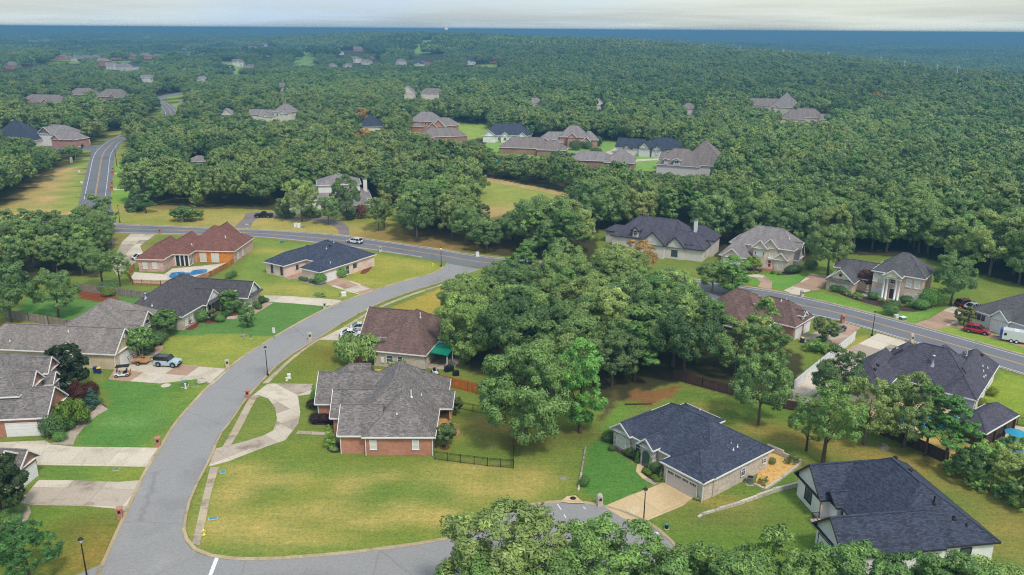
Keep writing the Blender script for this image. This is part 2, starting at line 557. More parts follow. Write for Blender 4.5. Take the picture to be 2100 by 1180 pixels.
# ---------------------------------------------------------------- mesh builder
class MB:
    def __init__(self):
        self.v, self.f, self.m, self.sm = [], [], [], []

    def face(self, pts, m=0, smooth=False):
        i = len(self.v)
        self.v.extend([tuple(p) for p in pts])
        self.f.append(list(range(i, i + len(pts))))
        self.m.append(m)
        self.sm.append(smooth)

    def box(self, x0, x1, y0, y1, z0, z1, m=0, bottom=True):
        a = [(x0, y0), (x1, y0), (x1, y1), (x0, y1)]
        self.prism(a, z0, z1, m, bottom)

    def prism(self, a, z0, z1, m=0, bottom=True, mside=None):
        n = len(a)
        ar = sum(a[i][0] * a[(i + 1) % n][1] - a[(i + 1) % n][0] * a[i][1] for i in range(n))
        if ar < 0:
            a = a[::-1]
        ms = m if mside is None else mside
        for i in range(n):
            p, q = a[i], a[(i + 1) % n]
            self.face([(p[0], p[1], z0), (q[0], q[1], z0), (q[0], q[1], z1), (p[0], p[1], z1)], ms)
        self.face([(p[0], p[1], z1) for p in a], m)
        if bottom:
            self.face([(p[0], p[1], z0) for p in a[::-1]], m)

    def obox(self, p0, p1, w, h, m=0):
        """A bar of section w x h between two points."""
        p0, p1 = Vector(p0), Vector(p1)
        d = (p1 - p0).normalized()
        s = d.cross(Vector((0, 0, 1)))
        if s.length < 1e-4:
            s = Vector((1, 0, 0))
        s.normalize()
        u = s.cross(d)
        s, u = s * w / 2, u * h / 2
        a = [p0 - s - u, p0 + s - u, p0 + s + u, p0 - s + u]
        b = [p1 - s - u, p1 + s - u, p1 + s + u, p1 - s + u]
        for i in range(4):
            j = (i + 1) % 4
            self.face([a[j], a[i], b[i], b[j]][::-1], m)
        self.face(a[::-1][::-1], m)
        self.face(b[::-1], m)

    def tube(self, p0, p1, r0, r1, n=8, m=0, cap=True, smooth=True):
        p0, p1 = Vector(p0), Vector(p1)
        d = (p1 - p0).normalized()
        s = d.cross(Vector((0, 0, 1)))
        if s.length < 1e-3:
            s = Vector((1, 0, 0))
        s.normalize()
        u = d.cross(s)
        c = [(math.cos(2 * math.pi * k / n), math.sin(2 * math.pi * k / n)) for k in range(n)]
        i = len(self.v)
        for a, b in c:
            self.v.append(tuple(p0 + (s * a + u * b) * r0))
        for a, b in c:
            self.v.append(tuple(p1 + (s * a + u * b) * r1))
        for k in range(n):
            k2 = (k + 1) % n
            self.f.append([i + k, i + k2, i + n + k2, i + n + k])
            self.m.append(m)
            self.sm.append(smooth)
        if cap:
            self.face([self.v[i + n + k] for k in range(n)], m)
            self.face([self.v[i + k] for k in range(n)][::-1], m)

    def lathe(self, prof, n=12, m=0, cx=0, cy=0, smooth=True):
        i = len(self.v)
        for r, z in prof:
            for k in range(n):
                a = 2 * math.pi * k / n
                self.v.append((cx + r * math.cos(a), cy + r * math.sin(a), z))
        for j in range(len(prof) - 1):
            for k in range(n):
                k2 = (k + 1) % n
                self.f.append([i + j * n + k, i + j * n + k2, i + (j + 1) * n + k2, i + (j + 1) * n + k])
                self.m.append(m)
                self.sm.append(smooth)
        self.face([self.v[i + (len(prof) - 1) * n + k] for k in range(n)], m)
        self.face([self.v[i + k] for k in range(n)][::-1], m)

    def mesh(self, name, mats):
        me = bpy.data.meshes.new(name)
        me.from_pydata(self.v, [], self.f)
        for mt in mats:
            me.materials.append(MATS[mt] if isinstance(mt, str) else mt)
        me.polygons.foreach_set('material_index', self.m)
        me.polygons.foreach_set('use_smooth', self.sm)
        uv = me.uv_layers.new(name='UVMap')
        flat = []
        for f in self.f:
            p = [self.v[i] for i in f]
            # Newell normal
            nx = ny = nz = 0.0
            for i in range(len(p)):
                a, b = p[i], p[(i + 1) % len(p)]
                nx += (a[1] - b[1]) * (a[2] + b[2])
                ny += (a[2] - b[2]) * (a[0] + b[0])
                nz += (a[0] - b[0]) * (a[1] + b[1])
            l = math.sqrt(nx * nx + ny * ny + nz * nz) or 1
            nx, ny, nz = nx / l, ny / l, nz / l
            hl = math.hypot(nx, ny)
            if hl < 0.05:
                for q in p:
                    flat += [q[0], q[1]]
            else:
                tx, ty = -ny / hl, nx / hl
                bx, by, bz = -nz * ty, nz * tx, nx * ty - ny * tx
                for q in p:
                    flat += [q[0] * tx + q[1] * ty, q[0] * bx + q[1] * by + q[2] * bz]
        uv.data.foreach_set('uv', flat)
        me.update()
        return me

    def build(self, name, mats, parent=None, loc=None, rz=0.0):
        if isinstance(mats, str):
            mats = [mats]
        return link(name, self.mesh(name, mats), parent, loc, rz)


def link(name, me, parent=None, loc=None, rz=0.0):
    o = bpy.data.objects.new(name, me)
    COL.objects.link(o)
    if parent is not None:
        o.parent = parent
    if loc is not None:
        o.location = loc
    if rz:
        o.rotation_euler = (0, 0, rz)
    return o


def tag(o, label=None, cat=None, group=None, kind=None):
    if label:
        o['label'] = label
    if cat:
        o['category'] = cat
    if group:
        o['group'] = group
    if kind:
        o['kind'] = kind
    return o


def thing(name, label, cat, loc=(0, 0, 0), rz=0.0, group=None):
    o = bpy.data.objects.new(name, None)
    o.empty_display_size = 0.5
    COL.objects.link(o)
    o.location = loc if len(loc) == 3 else (loc[0], loc[1], 0.0)
    o.rotation_euler = (0, 0, rz)
    return tag(o, label, cat, group)


def copy_thing(root, loc, rz=None, label=None, group=None, scale=None):
    r = root.copy()
    COL.objects.link(r)
    r.location = loc
    if rz is not None:
        r.rotation_euler = (0, 0, rz)
    if label:
        r['label'] = label
    if group:
        r['group'] = group
    if scale:
        r.scale = scale
    for ch in root.children:
        c = ch.copy()
        COL.objects.link(c)
        c.parent = r
        for g in ch.children:
            d = g.copy()
            COL.objects.link(d)
            d.parent = c
    return r


def catmull(pts, step=2.0):
    """Smooth a polyline and resample it."""
    P = [np.array(p, float) for p in pts]
    P = [2 * P[0] - P[1]] + P + [2 * P[-1] - P[-2]]
    out = []
    for i in range(1, len(P) - 2):
        a, b, c, d = P[i - 1:i + 3]
        n = max(2, int(np.linalg.norm(c - b) / step))
        for k in range(n):
            t = k / n
            out.append(0.5 * ((2 * b) + (-a + c) * t + (2 * a - 5 * b + 4 * c - d) * t * t + (-a + 3 * b - 3 * c + d) * t ** 3))
    out.append(P[-2])
    return out


def offset_line(pts, d):
    out = []
    n = len(pts)
    for i in range(n):
        a = pts[max(0, i - 1)]
        b = pts[min(n - 1, i + 1)]
        t = (b - a) / (np.linalg.norm(b - a) + 1e-9)
        out.append(pts[i] + np.array((-t[1], t[0])) * d)
    return out


def zat(p, off):
    return tz(p[0], p[1]) + off


def strip(mb, left, right, z, m=0):
    for i in range(len(left) - 1):
        a, b, c, d = right[i], right[i + 1], left[i + 1], left[i]
        mb.face([(a[0], a[1], zat(a, z)), (b[0], b[1], zat(b, z)), (c[0], c[1], zat(c, z)), (d[0], d[1], zat(d, z))], m)


def poly_sheet(name, pts, z, mat, kind='structure', parent=None):
    mb = MB()
    n = len(pts)
    ar = sum(pts[i][0] * pts[(i + 1) % n][1] - pts[(i + 1) % n][0] * pts[i][1] for i in range(n))
    p = pts if ar > 0 else pts[::-1]
    mb.face([(a[0], a[1], z) for a in p])
    o = mb.build(name, mat, parent)
    if kind and parent is None:
        o['kind'] = kind
    return o


def inpoly(X, Y, pts):
    inside = np.zeros(X.shape, bool)
    n = len(pts)
    j = n - 1
    for i in range(n):
        xi, yi = pts[i]
        xj, yj = pts[j]
        c = ((yi > Y) != (yj > Y)) & (X < (xj - xi) * (Y - yi) / (yj - yi + 1e-12) + xi)
        inside ^= c
        j = i
    return inside
# ================================================================ GROUND
def graded(lo, hi, f0, f1, step, grow=1.09):
    a = list(np.arange(f0, f1 + 1e-6, step))
    d, x = step, f1
    while x < hi:
        d *= grow
        x += d
        a.append(x)
    d, x = step, f0
    pre = []
    while x > lo:
        d *= grow
        x -= d
        pre.append(x)
    return np.array(pre[::-1] + a)


GX = graded(-30000, 30000, -110, 130, 1.0)
GY = graded(-1500, 45000, 58, 300, 1.0, 1.07)
XX, YY = np.meshgrid(GX, GY)
ZZ = terrain(XX, YY)
GC = np.zeros(XX.shape + (3,))
FOREST_FLOOR = srgb(70, 66, 42)
LAWN = srgb(116, 126, 60)
GC[:] = FOREST_FLOOR
GC[(YY < 330)] = LAWN


COVER = []      # (polygon, wooded) in order of laying


def paint(px, col, amt=1.0, rows=None):
    pw = gp(px)
    COVER.append((pw, col is FOREST_FLOOR))
    m = inpoly(XX, YY, pw)
    GC[m] = GC[m] * (1 - amt) + np.array(col) * amt


def blob(px, py, r, col, amt=0.8, ry=None):
    x, y = G(px, py)
    ry = ry or r
    d = ((XX - x) / r) ** 2 + ((YY - y) / ry) ** 2
    w = (amt * np.exp(-d * 1.2))[..., None]
    GC[:] = GC * (1 - w) + np.array(col) * w


TAN = srgb(182, 156, 96)
OLIVE = srgb(134, 134, 64)
DGREEN = srgb(88, 126, 60)
DIRT = srgb(194, 156, 114)
LITTER = srgb(134, 96, 62)

WOODS = {
    'centre': [(985, 612), (1020, 590), (1250, 606), (1440, 628), (1452, 660), (1480, 690), (1560, 712), (1622, 715), (1648, 735), (1645, 765), (1610, 800), (1500, 812),
               (1400, 782), (1330, 800), (1255, 828), (1190, 800), (1130, 812), (1010, 770), (960, 765), (945, 715), (935, 695), (940, 655), (962, 630)],
    'verge': [(812, 478), (820, 497), (900, 506), (990, 520), (1210, 545), (1225, 505), (1225, 470), (1180, 440), (1040, 445), (985, 440), (900, 425), (830, 435)],
    'west': [(-220, 640), (-200, 470), (0, 450), (60, 462), (150, 478), (215, 492), (235, 530), (200, 570), (150, 566), (60, 575), (-60, 640)],
    'east': [(1640, 540), (1700, 520), (1900, 530), (2000, 560), (2300, 640), (2300, 560), (2100, 500), (1900, 470), (1640, 470), (1440, 480), (1440, 520), (1480, 530)],
}
paint([(0, 470), (2100, 470), (2600, 640), (2600, 300), (-600, 300), (-600, 470)], FOREST_FLOOR)
for w in WOODS.values():
    paint(w, FOREST_FLOOR)
# road corridor and lawns north of the main road
paint([(150, 480), (170, 400), (200, 300), (255, 265), (275, 300), (268, 345), (280, 395), (265, 418), (330, 432), (480, 428), (560, 432), (820, 435), (830, 498), (980, 524), (700, 488)], srgb(142, 140, 66))
paint([(232, 330), (275, 335), (280, 410), (240, 428), (228, 415)], srgb(126, 158, 66))
paint([(-60, 485), (0, 432), (60, 388), (120, 345), (180, 322), (172, 380), (162, 430), (60, 468)], DIRT)
paint([(150, 342), (195, 300), (186, 320), (172, 380), (162, 428), (105, 445), (125, 395)], srgb(140, 150, 74))
paint([(200, 300), (215, 280), (245, 262), (250, 272), (225, 285)], srgb(150, 148, 72))
for a in ((60, 425, 12), (110, 395, 9), (140, 370, 8)):
    blob(a[0], a[1], a[2] * 1.6, srgb(150, 146, 78), 0.7, a[2])
for a in ((300, 430, 9), (450, 445, 10), (520, 458, 8), (640, 470, 9), (760, 478, 9), (880, 500, 8)):
    blob(a[0], a[1], a[2] * 2.2, TAN, 0.65, a[2])
blob(790, 485, 14, LITTER, 0.6, 7)
blob(870, 505, 26, LITTER, 0.6, 6)
paint([(945, 366), (985, 360), (1060, 376), (1180, 398), (1165, 412), (1090, 425), (1005, 447), (985, 418), (950, 395)], srgb(150, 152, 78))
paint([(945, 366), (985, 360), (1060, 376), (1180, 398), (1165, 404), (1060, 383), (985, 372), (950, 380)], DIRT, 0.8)
blob(1010, 435, 14, srgb(190, 150, 112), 0.8, 12)
# middle-distance garden clearings
FIELD = srgb(146, 162, 78)
BRIGHT = srgb(128, 158, 80)
CLEARINGS = [
    [(835, 292), (850, 262), (925, 250), (1000, 258), (1015, 272), (965, 290), (890, 296)],
    [(985, 312), (1000, 290), (1090, 292), (1120, 300), (1222, 288), (1265, 292), (1400, 322), (1395, 348), (1310, 352), (1180, 335), (1100, 328)],
    [(500, 248), (610, 240), (620, 250), (500, 256)],
    [(725, 276), (760, 262), (790, 268), (780, 280)],
    [(60, 305), (170, 290), (185, 300), (160, 312)],
    [(598, 136), (612, 107), (648, 104), (652, 130), (640, 138)],
    [(835, 124), (850, 110), (905, 108), (912, 118), (880, 126)],
    [(495, 112), (520, 104), (516, 116)],
    [(118, 142), (150, 128), (172, 122), (165, 138), (140, 146)],
    [(240, 142), (262, 128), (285, 128), (285, 142), (250, 148)],
    [(440, 140), (470, 128), (520, 140), (500, 152), (470, 150)],
    [(1310, 268), (1420, 262), (1440, 276), (1320, 280)],
    [(730, 243), (780, 243), (780, 250), (730, 250)],
    [(1560, 245), (1600, 232), (1640, 252), (1600, 262)],
    [(690, 142), (790, 134), (790, 145), (690, 150)],
    [(330, 240), (345, 190), (385, 196), (395, 240)],
    [(960, 145), (1020, 140), (1020, 147), (960, 150)],
]
CLEAR_COL = [FIELD, BRIGHT, srgb(120, 150, 70), FIELD, OLIVE, BRIGHT, BRIGHT, BRIGHT, FIELD, BRIGHT, FIELD, srgb(170, 176, 88), FIELD, OLIVE, FIELD, FIELD, FIELD]
for p, c in zip(CLEARINGS, CLEAR_COL):
    paint(p, c)

# lots south of the main road
paint([(215, 480), (320, 482), (300, 520), (260, 545), (225, 500)], srgb(138, 128, 70))
paint([(520, 490), (770, 517), (905, 545), (890, 563), (772, 596), (700, 615), (560, 604), (480, 585), (520, 500)], srgb(122, 136, 64))
paint([(757, 520), (900, 540), (908, 552), (888, 563), (773, 596), (703, 571)], srgb(146, 144, 64))
for a in ((560, 515, 8), (640, 605, 9), (600, 590, 7), (820, 545, 9), (740, 580, 6), (560, 598, 8)):
    blob(a[0], a[1], a[2], srgb(172, 156, 82), 0.6, a[2] * 0.5)
paint([(330, 742), (342, 690), (362, 668), (420, 648), (556, 622), (664, 630), (692, 625), (600, 674), (540, 706), (470, 758), (420, 753)], srgb(140, 144, 66))
paint([(340, 692), (362, 664), (420, 645), (556, 618), (664, 628), (694, 624), (600, 674), (572, 689), (450, 686), (340, 690)], srgb(94, 126, 66))
blob(440, 712, 6, srgb(160, 152, 74), 0.6, 3)
paint([(150, 588), (300, 600), (300, 620), (230, 640), (150, 660), (30, 645), (60, 610)], srgb(94, 130, 66))
paint([(-60, 640), (20, 655), (140, 672), (130, 690), (0, 700), (-60, 720)], srgb(150, 138, 66))
paint([(155, 596), (215, 590), (230, 606), (255, 618), (205, 620), (165, 614)], srgb(128, 66, 42))
paint([(560, 780), (600, 738), (640, 705), (700, 696), (742, 740), (800, 760), (650, 790)], srgb(118, 124, 52))
blob(700, 725, 9, srgb(116, 96, 44), 0.6, 5)
paint([(700, 672), (905, 590), (930, 572), (945, 600), (890, 650), (770, 672)], srgb(164, 142, 66))
blob(720, 690, 8, TAN, 0.5, 4)
# bright lawn of the brick house with quoins
paint([(148, 917), (176, 872), (232, 822), (205, 790), (222, 779), (330, 790), (402, 780), (436, 790), (380, 852), (332, 920)], srgb(88, 126, 60))
blob(405, 800, 5, srgb(132, 140, 60), 0.7, 8)
blob(260, 865, 5, srgb(120, 150, 84), 0.6, 2.5)
blob(345, 905, 3, srgb(150, 140, 64), 0.6, 8)
paint([(76, 956), (304, 961), (290, 988), (80, 986)], srgb(106, 130, 60))
blob(270, 975, 5, srgb(150, 146, 64), 0.6, 3)
paint([(60, 1040), (178, 1040), (255, 1052), (205, 1185), (150, 1300), (-100, 1300), (-100, 1060)], srgb(108, 128, 54))
blob(165, 1085, 5, srgb(112, 92, 46), 0.6, 4)
blob(195, 1140, 4, srgb(150, 112, 60), 0.7, 6)
blob(120, 1150, 5, srgb(128, 110, 54), 0.5, 4)
# corner lot
paint([(408, 1118), (446, 955), (520, 932), (640, 896), (690, 940), (900, 938), (1055, 958), (1190, 1000), (1060, 1045), (925, 1115), (700, 1137), (440, 1143)], srgb(118, 128, 56))
for px, py, r, ry in ((790, 975, 3, 1.6), (830, 1040, 4, 2.5), (835, 1060, 3.5, 1.6), (745, 1072, 4, 1.6), (540, 1085, 6, 2.5), (600, 1112, 8, 2.0), (960, 958, 6, 2), (975, 1005, 4, 3.5),
                      (1085, 985, 4, 3), (480, 1010, 3, 5), (565, 985, 5, 3), (640, 1050, 6, 2.2), (905, 1060, 3, 2.5), (510, 960, 5, 1.5), (720, 1000, 3, 5), (1060, 1010, 3, 2), (900, 985, 4, 2), (450, 1075, 3, 3)):
    blob(px, py, r, TAN, 0.78, ry)
for px, py, r, ry in ((740, 965, 4, 2), (885, 1000, 4, 5), (560, 1005, 2, 1.5), (780, 1015, 5, 3), (600, 960, 6, 2), (640, 1125, 14, 1.6)):
    blob(px, py, r, srgb(98, 124, 56), 0.6, ry)
paint([(895, 850), (1000, 812), (1050, 900), (1055, 955), (900, 935)], srgb(112, 126, 56))
blob(950, 880, 5, srgb(150, 140, 70), 0.5, 5)
blob(1065, 905, 6, srgb(116, 96, 58), 0.75, 3.2)
blob(1010, 870, 4, srgb(150, 110, 72), 0.7, 3)
blob(1180, 890, 5, srgb(96, 84, 48), 0.6, 3)
paint([(1190, 1003), (1202, 920), (1250, 888), (1305, 955), (1335, 1000), (1240, 1038)], srgb(86, 124, 58))
paint([(1235, 880), (1255, 845), (1275, 830), (1300, 835), (1260, 880)], srgb(104, 134, 58))
paint([(1225, 870), (1240, 830), (1262, 800), (1270, 815), (1240, 862)], srgb(92, 82, 56))
paint([(1285, 820), (1300, 798), (1345, 800), (1400, 790), (1380, 815), (1330, 832)], LITTER)
paint([(1345, 835), (1400, 800), (1600, 832), (1760, 872), (1945, 948), (2300, 1090), (2300, 1400), (1300, 1400), (1300, 1075), (1440, 1030), (1640, 940)], srgb(104, 124, 54))
for px, py, r, ry in ((1560, 880, 6, 3), (1640, 900, 5, 3), (1770, 930, 7, 3), (1840, 950, 6, 3), (1930, 960, 6, 3), (1990, 1000, 9, 3), (2050, 1040, 8, 3), (2080, 1080, 7, 3), (1450, 840, 5, 3), (1620, 950, 4, 2), (2070, 1130, 6, 4), (1700, 905, 5, 2)):
    blob(px, py, r, srgb(164, 130, 76), 0.62, ry)
for px, py, r, ry in ((1480, 850, 6, 3), (1610, 935, 4, 3), (1960, 1035, 6, 4), (2070, 1175, 6, 6), (1500, 1040, 6, 3)):
    blob(px, py, r, srgb(86, 114, 56), 0.6, ry)
blob(1490, 1030, 5, srgb(170, 140, 78), 0.6, 2)
blob(1480, 1062, 9, srgb(120, 110, 62), 0.6, 2.5)
paint([(1740, 868), (1960, 905), (2000, 915), (1950, 942)], srgb(190, 156, 96))
paint([(1960, 905), (2030, 935), (2100, 960), (2100, 1000), (1990, 960)], srgb(116, 132, 56))
paint([(2006, 836), (2052, 762), (2300, 830), (2300, 900), (2090, 850)], srgb(134, 146, 58))
paint([(1646, 602), (1690, 600), (1830, 645), (1946, 630), (1875, 664), (1865, 662), (1640, 608)], srgb(114, 146, 64))
paint([(1548, 585), (1525, 575), (1530, 562), (1560, 562), (1610, 560), (1640, 555), (1668, 568), (1606, 596)], srgb(104, 142, 64))
paint([(1640, 560), (1690, 530), (1760, 520), (1700, 575)], srgb(112, 130, 60))
paint([(1918, 676), (1948, 668), (2100, 714), (2300, 770), (2300, 790), (2100, 728)], srgb(130, 150, 62))
paint([(1930, 580), (1990, 590), (1985, 625), (1920, 620)], srgb(104, 124, 56))
paint([(1855, 694), (1800, 690), (1860, 700), (1812, 735)], srgb(140, 140, 64))
paint([(1650, 702), (1690, 715), (1700, 730), (1660, 760), (1648, 735)], srgb(116, 128, 56))
paint([(1710, 735), (1755, 692), (1790, 686), (1730, 735)], srgb(150, 142, 66))

GC *= np.array((0.98, 1.06, 1.0))
nx, ny = len(GX), len(GY)
verts = np.stack([XX, YY, ZZ], -1).reshape(-1, 3)
ii = np.arange(nx * ny).reshape(ny, nx)
quads = np.stack([ii[:-1, :-1], ii[:-1, 1:], ii[1:, 1:], ii[1:, :-1]], -1).reshape(-1, 4)
gme = bpy.data.meshes.new('ground')
gme.vertices.add(len(verts))
gme.vertices.foreach_set('co', verts.ravel())
gme.loops.add(quads.size)
gme.loops.foreach_set('vertex_index', quads.ravel())
gme.polygons.add(len(quads))
gme.polygons.foreach_set('loop_start', np.arange(0, quads.size, 4))
gme.update(calc_edges=True)
ca = gme.color_attributes.new('turf', 'FLOAT_COLOR', 'POINT')
ca.data.foreach_set('color', np.concatenate([GC.reshape(-1, 3), np.ones((nx * ny, 1))], 1).ravel())


def groundmat():
    m, nt, b = newmat('turf')
    at = nt.nodes.new('ShaderNodeAttribute')
    at.attribute_name = 'turf'
    p = worldpos(nt)
    n1 = add_noise(nt, 0.14, 5, 0.62, p)
    r1 = ramp(nt, n1.outputs['Fac'], [(0.30, (0.82, 0.88, 0.84)), (0.5, (1.0, 1.0, 1.0)), (0.72, (1.24, 1.10, 1.14))])
    c = mixc(nt, 1.0, at.outputs['Color'], r1.outputs['Color'], 'MULTIPLY')
    n2 = add_noise(nt, 1.1, 6, 0.75, p)
    r2 = ramp(nt, n2.outputs['Fac'], [(0.28, (0.76, 0.80, 0.76)), (0.5, (1.0, 1.0, 1.0)), (0.75, (1.22, 1.16, 1.12))])
    c = mixc(nt, 1.0, c, r2.outputs['Color'], 'MULTIPLY')
    mp = nt.nodes.new('ShaderNodeMapping')
    mp.inputs['Rotation'].default_value = (0, 0, 0.55)
    mp.inputs['Scale'].default_value = (0.16, 1.5, 1)
    nt.links.new(p, mp.inputs['Vector'])
    n4 = add_noise(nt, 1.0, 4, 0.65, mp.outputs['Vector'])
    r4 = ramp(nt, n4.outputs['Fac'], [(0.3, (0.88, 0.91, 0.88)), (0.7, (1.10, 1.08, 1.06))])
    c = mixc(nt, 1.0, c, r4.outputs['Color'], 'MULTIPLY')
    n5 = add_noise(nt, 2.7, 5, 0.8, p)
    r5 = ramp(nt, n5.outputs['Fac'], [(0.34, (0.60, 0.70, 0.62)), (0.5, (1.0, 1.0, 1.0)), (0.64, (1.3, 1.2, 1.16)), (0.76, (1.9, 1.6, 1.7))])
    c = mixc(nt, 1.0, c, r5.outputs['Color'], 'MULTIPLY')
    n3 = add_noise(nt, 7.0, 3, 0.7, p)
    r3 = ramp(nt, n3.outputs['Fac'], [(0.25, (0.78, 0.80, 0.76)), (0.75, (1.18, 1.16, 1.12))])
    c = mixc(nt, 1.0, c, r3.outputs['Color'], 'MULTIPLY')
    nt.links.new(c, b.inputs['Base Color'])
    b.inputs['Roughness'].default_value = 0.95
    b.inputs['Specular IOR Level'].default_value = 0.1
    bump(nt, b, n3.outputs['Fac'], 0.5, 0.08)
    MATS['turf'] = m


groundmat()
gme.materials.append(MATS['turf'])
gob = link('ground', gme)
gob['kind'] = 'structure'


# ================================================================ ROADS
def resample(pts, n):
    P = np.array(pts)
    s = np.concatenate([[0], np.cumsum(np.linalg.norm(np.diff(P, axis=0), axis=1))])
    t = np.linspace(0, s[-1], n)
    return [np.array((np.interp(q, s, P[:, 0]), np.interp(q, s, P[:, 1]))) for q in t]


def edges(left_px, right_px, n):
    return resample(catmull(gp(left_px), 1.5), n), resample(catmull(gp(right_px), 1.5), n)


def between(l, r, t):
    return [a * (1 - t) + b * t for a, b in zip(l, r)]


def line(mb, l, r, t, w, i0=0, i1=None, z=0.018, dash=None):
    c = between(l, r, t)
    i1 = len(c) if i1 is None else i1
    c = c[i0:i1]
    A, B = offset_line(c, w / 2), offset_line(c, -w / 2)
    if dash:
        for k in range(0, len(A) - dash[0], dash[0] + dash[1]):
            strip(mb, A[k:k + dash[0] + 1], B[k:k + dash[0] + 1], z)
    else:
        strip(mb, A, B, z)


ROADBLOCK = []     # (polygon) areas trees and kerbs keep clear of


def road(name, l, r, mat, z=0.012):
    mb = MB()
    # five lanes of quads across so the sheet follows the land
    for k in range(3):
        strip(mb, between(l, r, k / 3), between(l, r, (k + 1) / 3), z)
    o = mb.build(name, mat)
    o['kind'] = 'structure'
    ROADBLOCK.append([tuple(p) for p in l] + [tuple(p) for p in r[::-1]])
    return o


# main road, west to east
ML, MR = edges([(-60, 452), (120, 455), (215, 459), (398, 466.6), (520, 471.2), (594, 475), (706, 483.6), (780, 494.8), (900, 512), (990, 526), (1250, 551), (1525, 588), (1647, 609.7), (1867, 664.7), (2100, 729.7), (2320, 795)],
               [(-60, 470), (120, 474), (215, 477.5), (383, 481), (498, 484.6), (607, 493.5), (777, 515), (900, 535), (990, 551), (1250, 582), (1480, 619), (1700, 654), (1857, 698), (2100, 769), (2320, 842)], 200)
main_road = road('main_road', ML, MR, 'asphalt_main', 0.010)
mb = MB()
line(mb, ML, MR, 0.07, 0.16)
line(mb, ML, MR, 0.93, 0.16, 0, 96)
line(mb, ML, MR, 0.93, 0.16, 112, None)
mb.build('edge_line', 'paint_white_line', main_road)
mb = MB()
line(mb, ML, MR, 0.485, 0.14)
line(mb, ML, MR, 0.515, 0.14)
mb.build('centre_line', 'paint_yellow_line', main_road)

# county road going north on the left
NL, NR = edges([(160, 470), (160, 425), (165, 404), (176, 357), (186, 320), (203, 300), (244, 277), (300, 257), (334, 236), (326, 217), (309, 205), (336, 196), (380, 188)],
               [(245, 472), (229, 425), (227, 407), (231.6, 360), (235, 321), (243, 305), (258, 288), (325, 262), (367, 238), (353, 217), (333, 206), (354, 197), (396, 190)], 120)
north_road = road('north_road', NL, NR, 'asphalt_main', 0.014)
mb = MB()
line(mb, NL, NR, 0.14, 0.16, 10, None, 0.022)
line(mb, NL, NR, 0.82, 0.16, 10, None, 0.022)
mb.build('edge_line', 'paint_white_line', north_road)
mb = MB()
line(mb, NL, NR, 0.47, 0.14, 10, None, 0.022)
line(mb, NL, NR, 0.50, 0.14, 10, None, 0.022)
mb.build('centre_line', 'paint_yellow_line', north_road)
SL, SR = edges([(80, 296), (170, 300), (205, 300)], [(80, 306), (172, 308), (195, 316)], 8)
road('side_road', SL, SR, 'asphalt_main', 0.008)
# distant stretch of road on the hillside
FL, FR = edges([(432, 136), (452, 131), (470, 136), (482, 147), (488, 156)], [(432, 137.5), (452, 132.6), (466, 137), (476, 148), (481, 157)], 16)
road('far_road', FL, FR, 'asphalt_old', 0.3)
FL, FR = edges([(258, 146), (282, 127)], [(266, 147), (290, 128)], 6)
road('far_lane', FL, FR, 'asphalt_old', 0.3)

# residential street
WL, WR = edges([(130, 1330), (207, 1175), (254, 1070), (304, 963), (334, 916), (367, 863), (434, 789), (469.5, 757), (501, 732), (547, 703), (595, 674), (648, 645), (699, 621.5), (772, 595), (833, 576), (887, 562), (908, 551), (915, 540)],
               [(330, 1330), (362, 1180), (374, 1080), (381, 1040), (394, 1006), (431, 933), (447.6, 893), (474, 859.5), (501, 819.4), (531, 786), (564, 751.6), (604, 722), (650, 694.5), (699, 663), (767, 626.5), (833, 601), (907, 578), (985, 553)], 170)
street = road('residential_street', WL, WR, 'asphalt_old', 0.016)
# cul-de-sac street at the bottom
mb = MB()
cx, cy = G(1160, 1031)
cy -= 12.4
lo = gp([(372, 1085), (380, 1112), (402, 1133), (440, 1145), (500, 1150), (580, 1148), (700, 1138), (800, 1126), (890, 1113), (960, 1096), (1000, 1080)])
n_edge = catmull(lo, 1.2)
circ = [(cx + 12.4 * math.cos(a), cy + 12.4 * math.sin(a)) for a in np.linspace(R(158), R(-140), 44)]
south = [(cx - 7, cy - 14), (-25, n_edge[-1][1] - 12.5), (-46, n_edge[4][1] - 16), (-52, n_edge[0][1] - 14)]
mb.face([(p[0], p[1], 0.020) for p in ([tuple(q) for q in n_edge] + circ + south)][::-1])
culdesac = mb.build('side_street', 'asphalt_old')
culdesac['kind'] = 'structure'
ROADBLOCK.append([tuple(q) for q in n_edge] + circ + south)
# stop bar and dashed joint marks
mb = MB()
a, b = G(441, 1144), G(424, 1188)
mb.face([(a[0], a[1], .026), (a[0] + .45, a[1], .026), (b[0] + .45, b[1], .026), (b[0], b[1], .026)])
mb.build('stop_line', 'paint_white_line', culdesac)
mb = MB()
for p, q in (((1143, 1034), (1151, 1046)), ((1157, 1056), (1161, 1063)), ((1168, 1074), (1173, 1080)), ((1181, 1092), (1184, 1096)), ((1196, 1040), (1201, 1045))):
    mb.obox((*G(*p), .022), (*G(*q), .022), 0.12, 0.008)
mb.build('spray_mark', 'paint_white_line', culdesac)
ROAD_POLYS = list(ROADBLOCK)

# ---------------------------------------------------------------- kerbs: one section every three metres
km = MB()
prof = [(0, -0.05), (0, 0.05), (0.10, 0.14), (0.42, 0.15), (0.42, -0.05)]
for i in range(len(prof)):
    p, q = prof[i], prof[(i + 1) % len(prof)]
    km.face([(0, p[0], p[1]), (1, p[0], p[1]), (1, q[0], q[1]), (0, q[0], q[1])])
km.face([(0, *p) for p in prof])
km.face([(1, *p) for p in prof][::-1])
KERB = km.mesh('kerb_section', ['kerb_concrete'])
DROPS = []


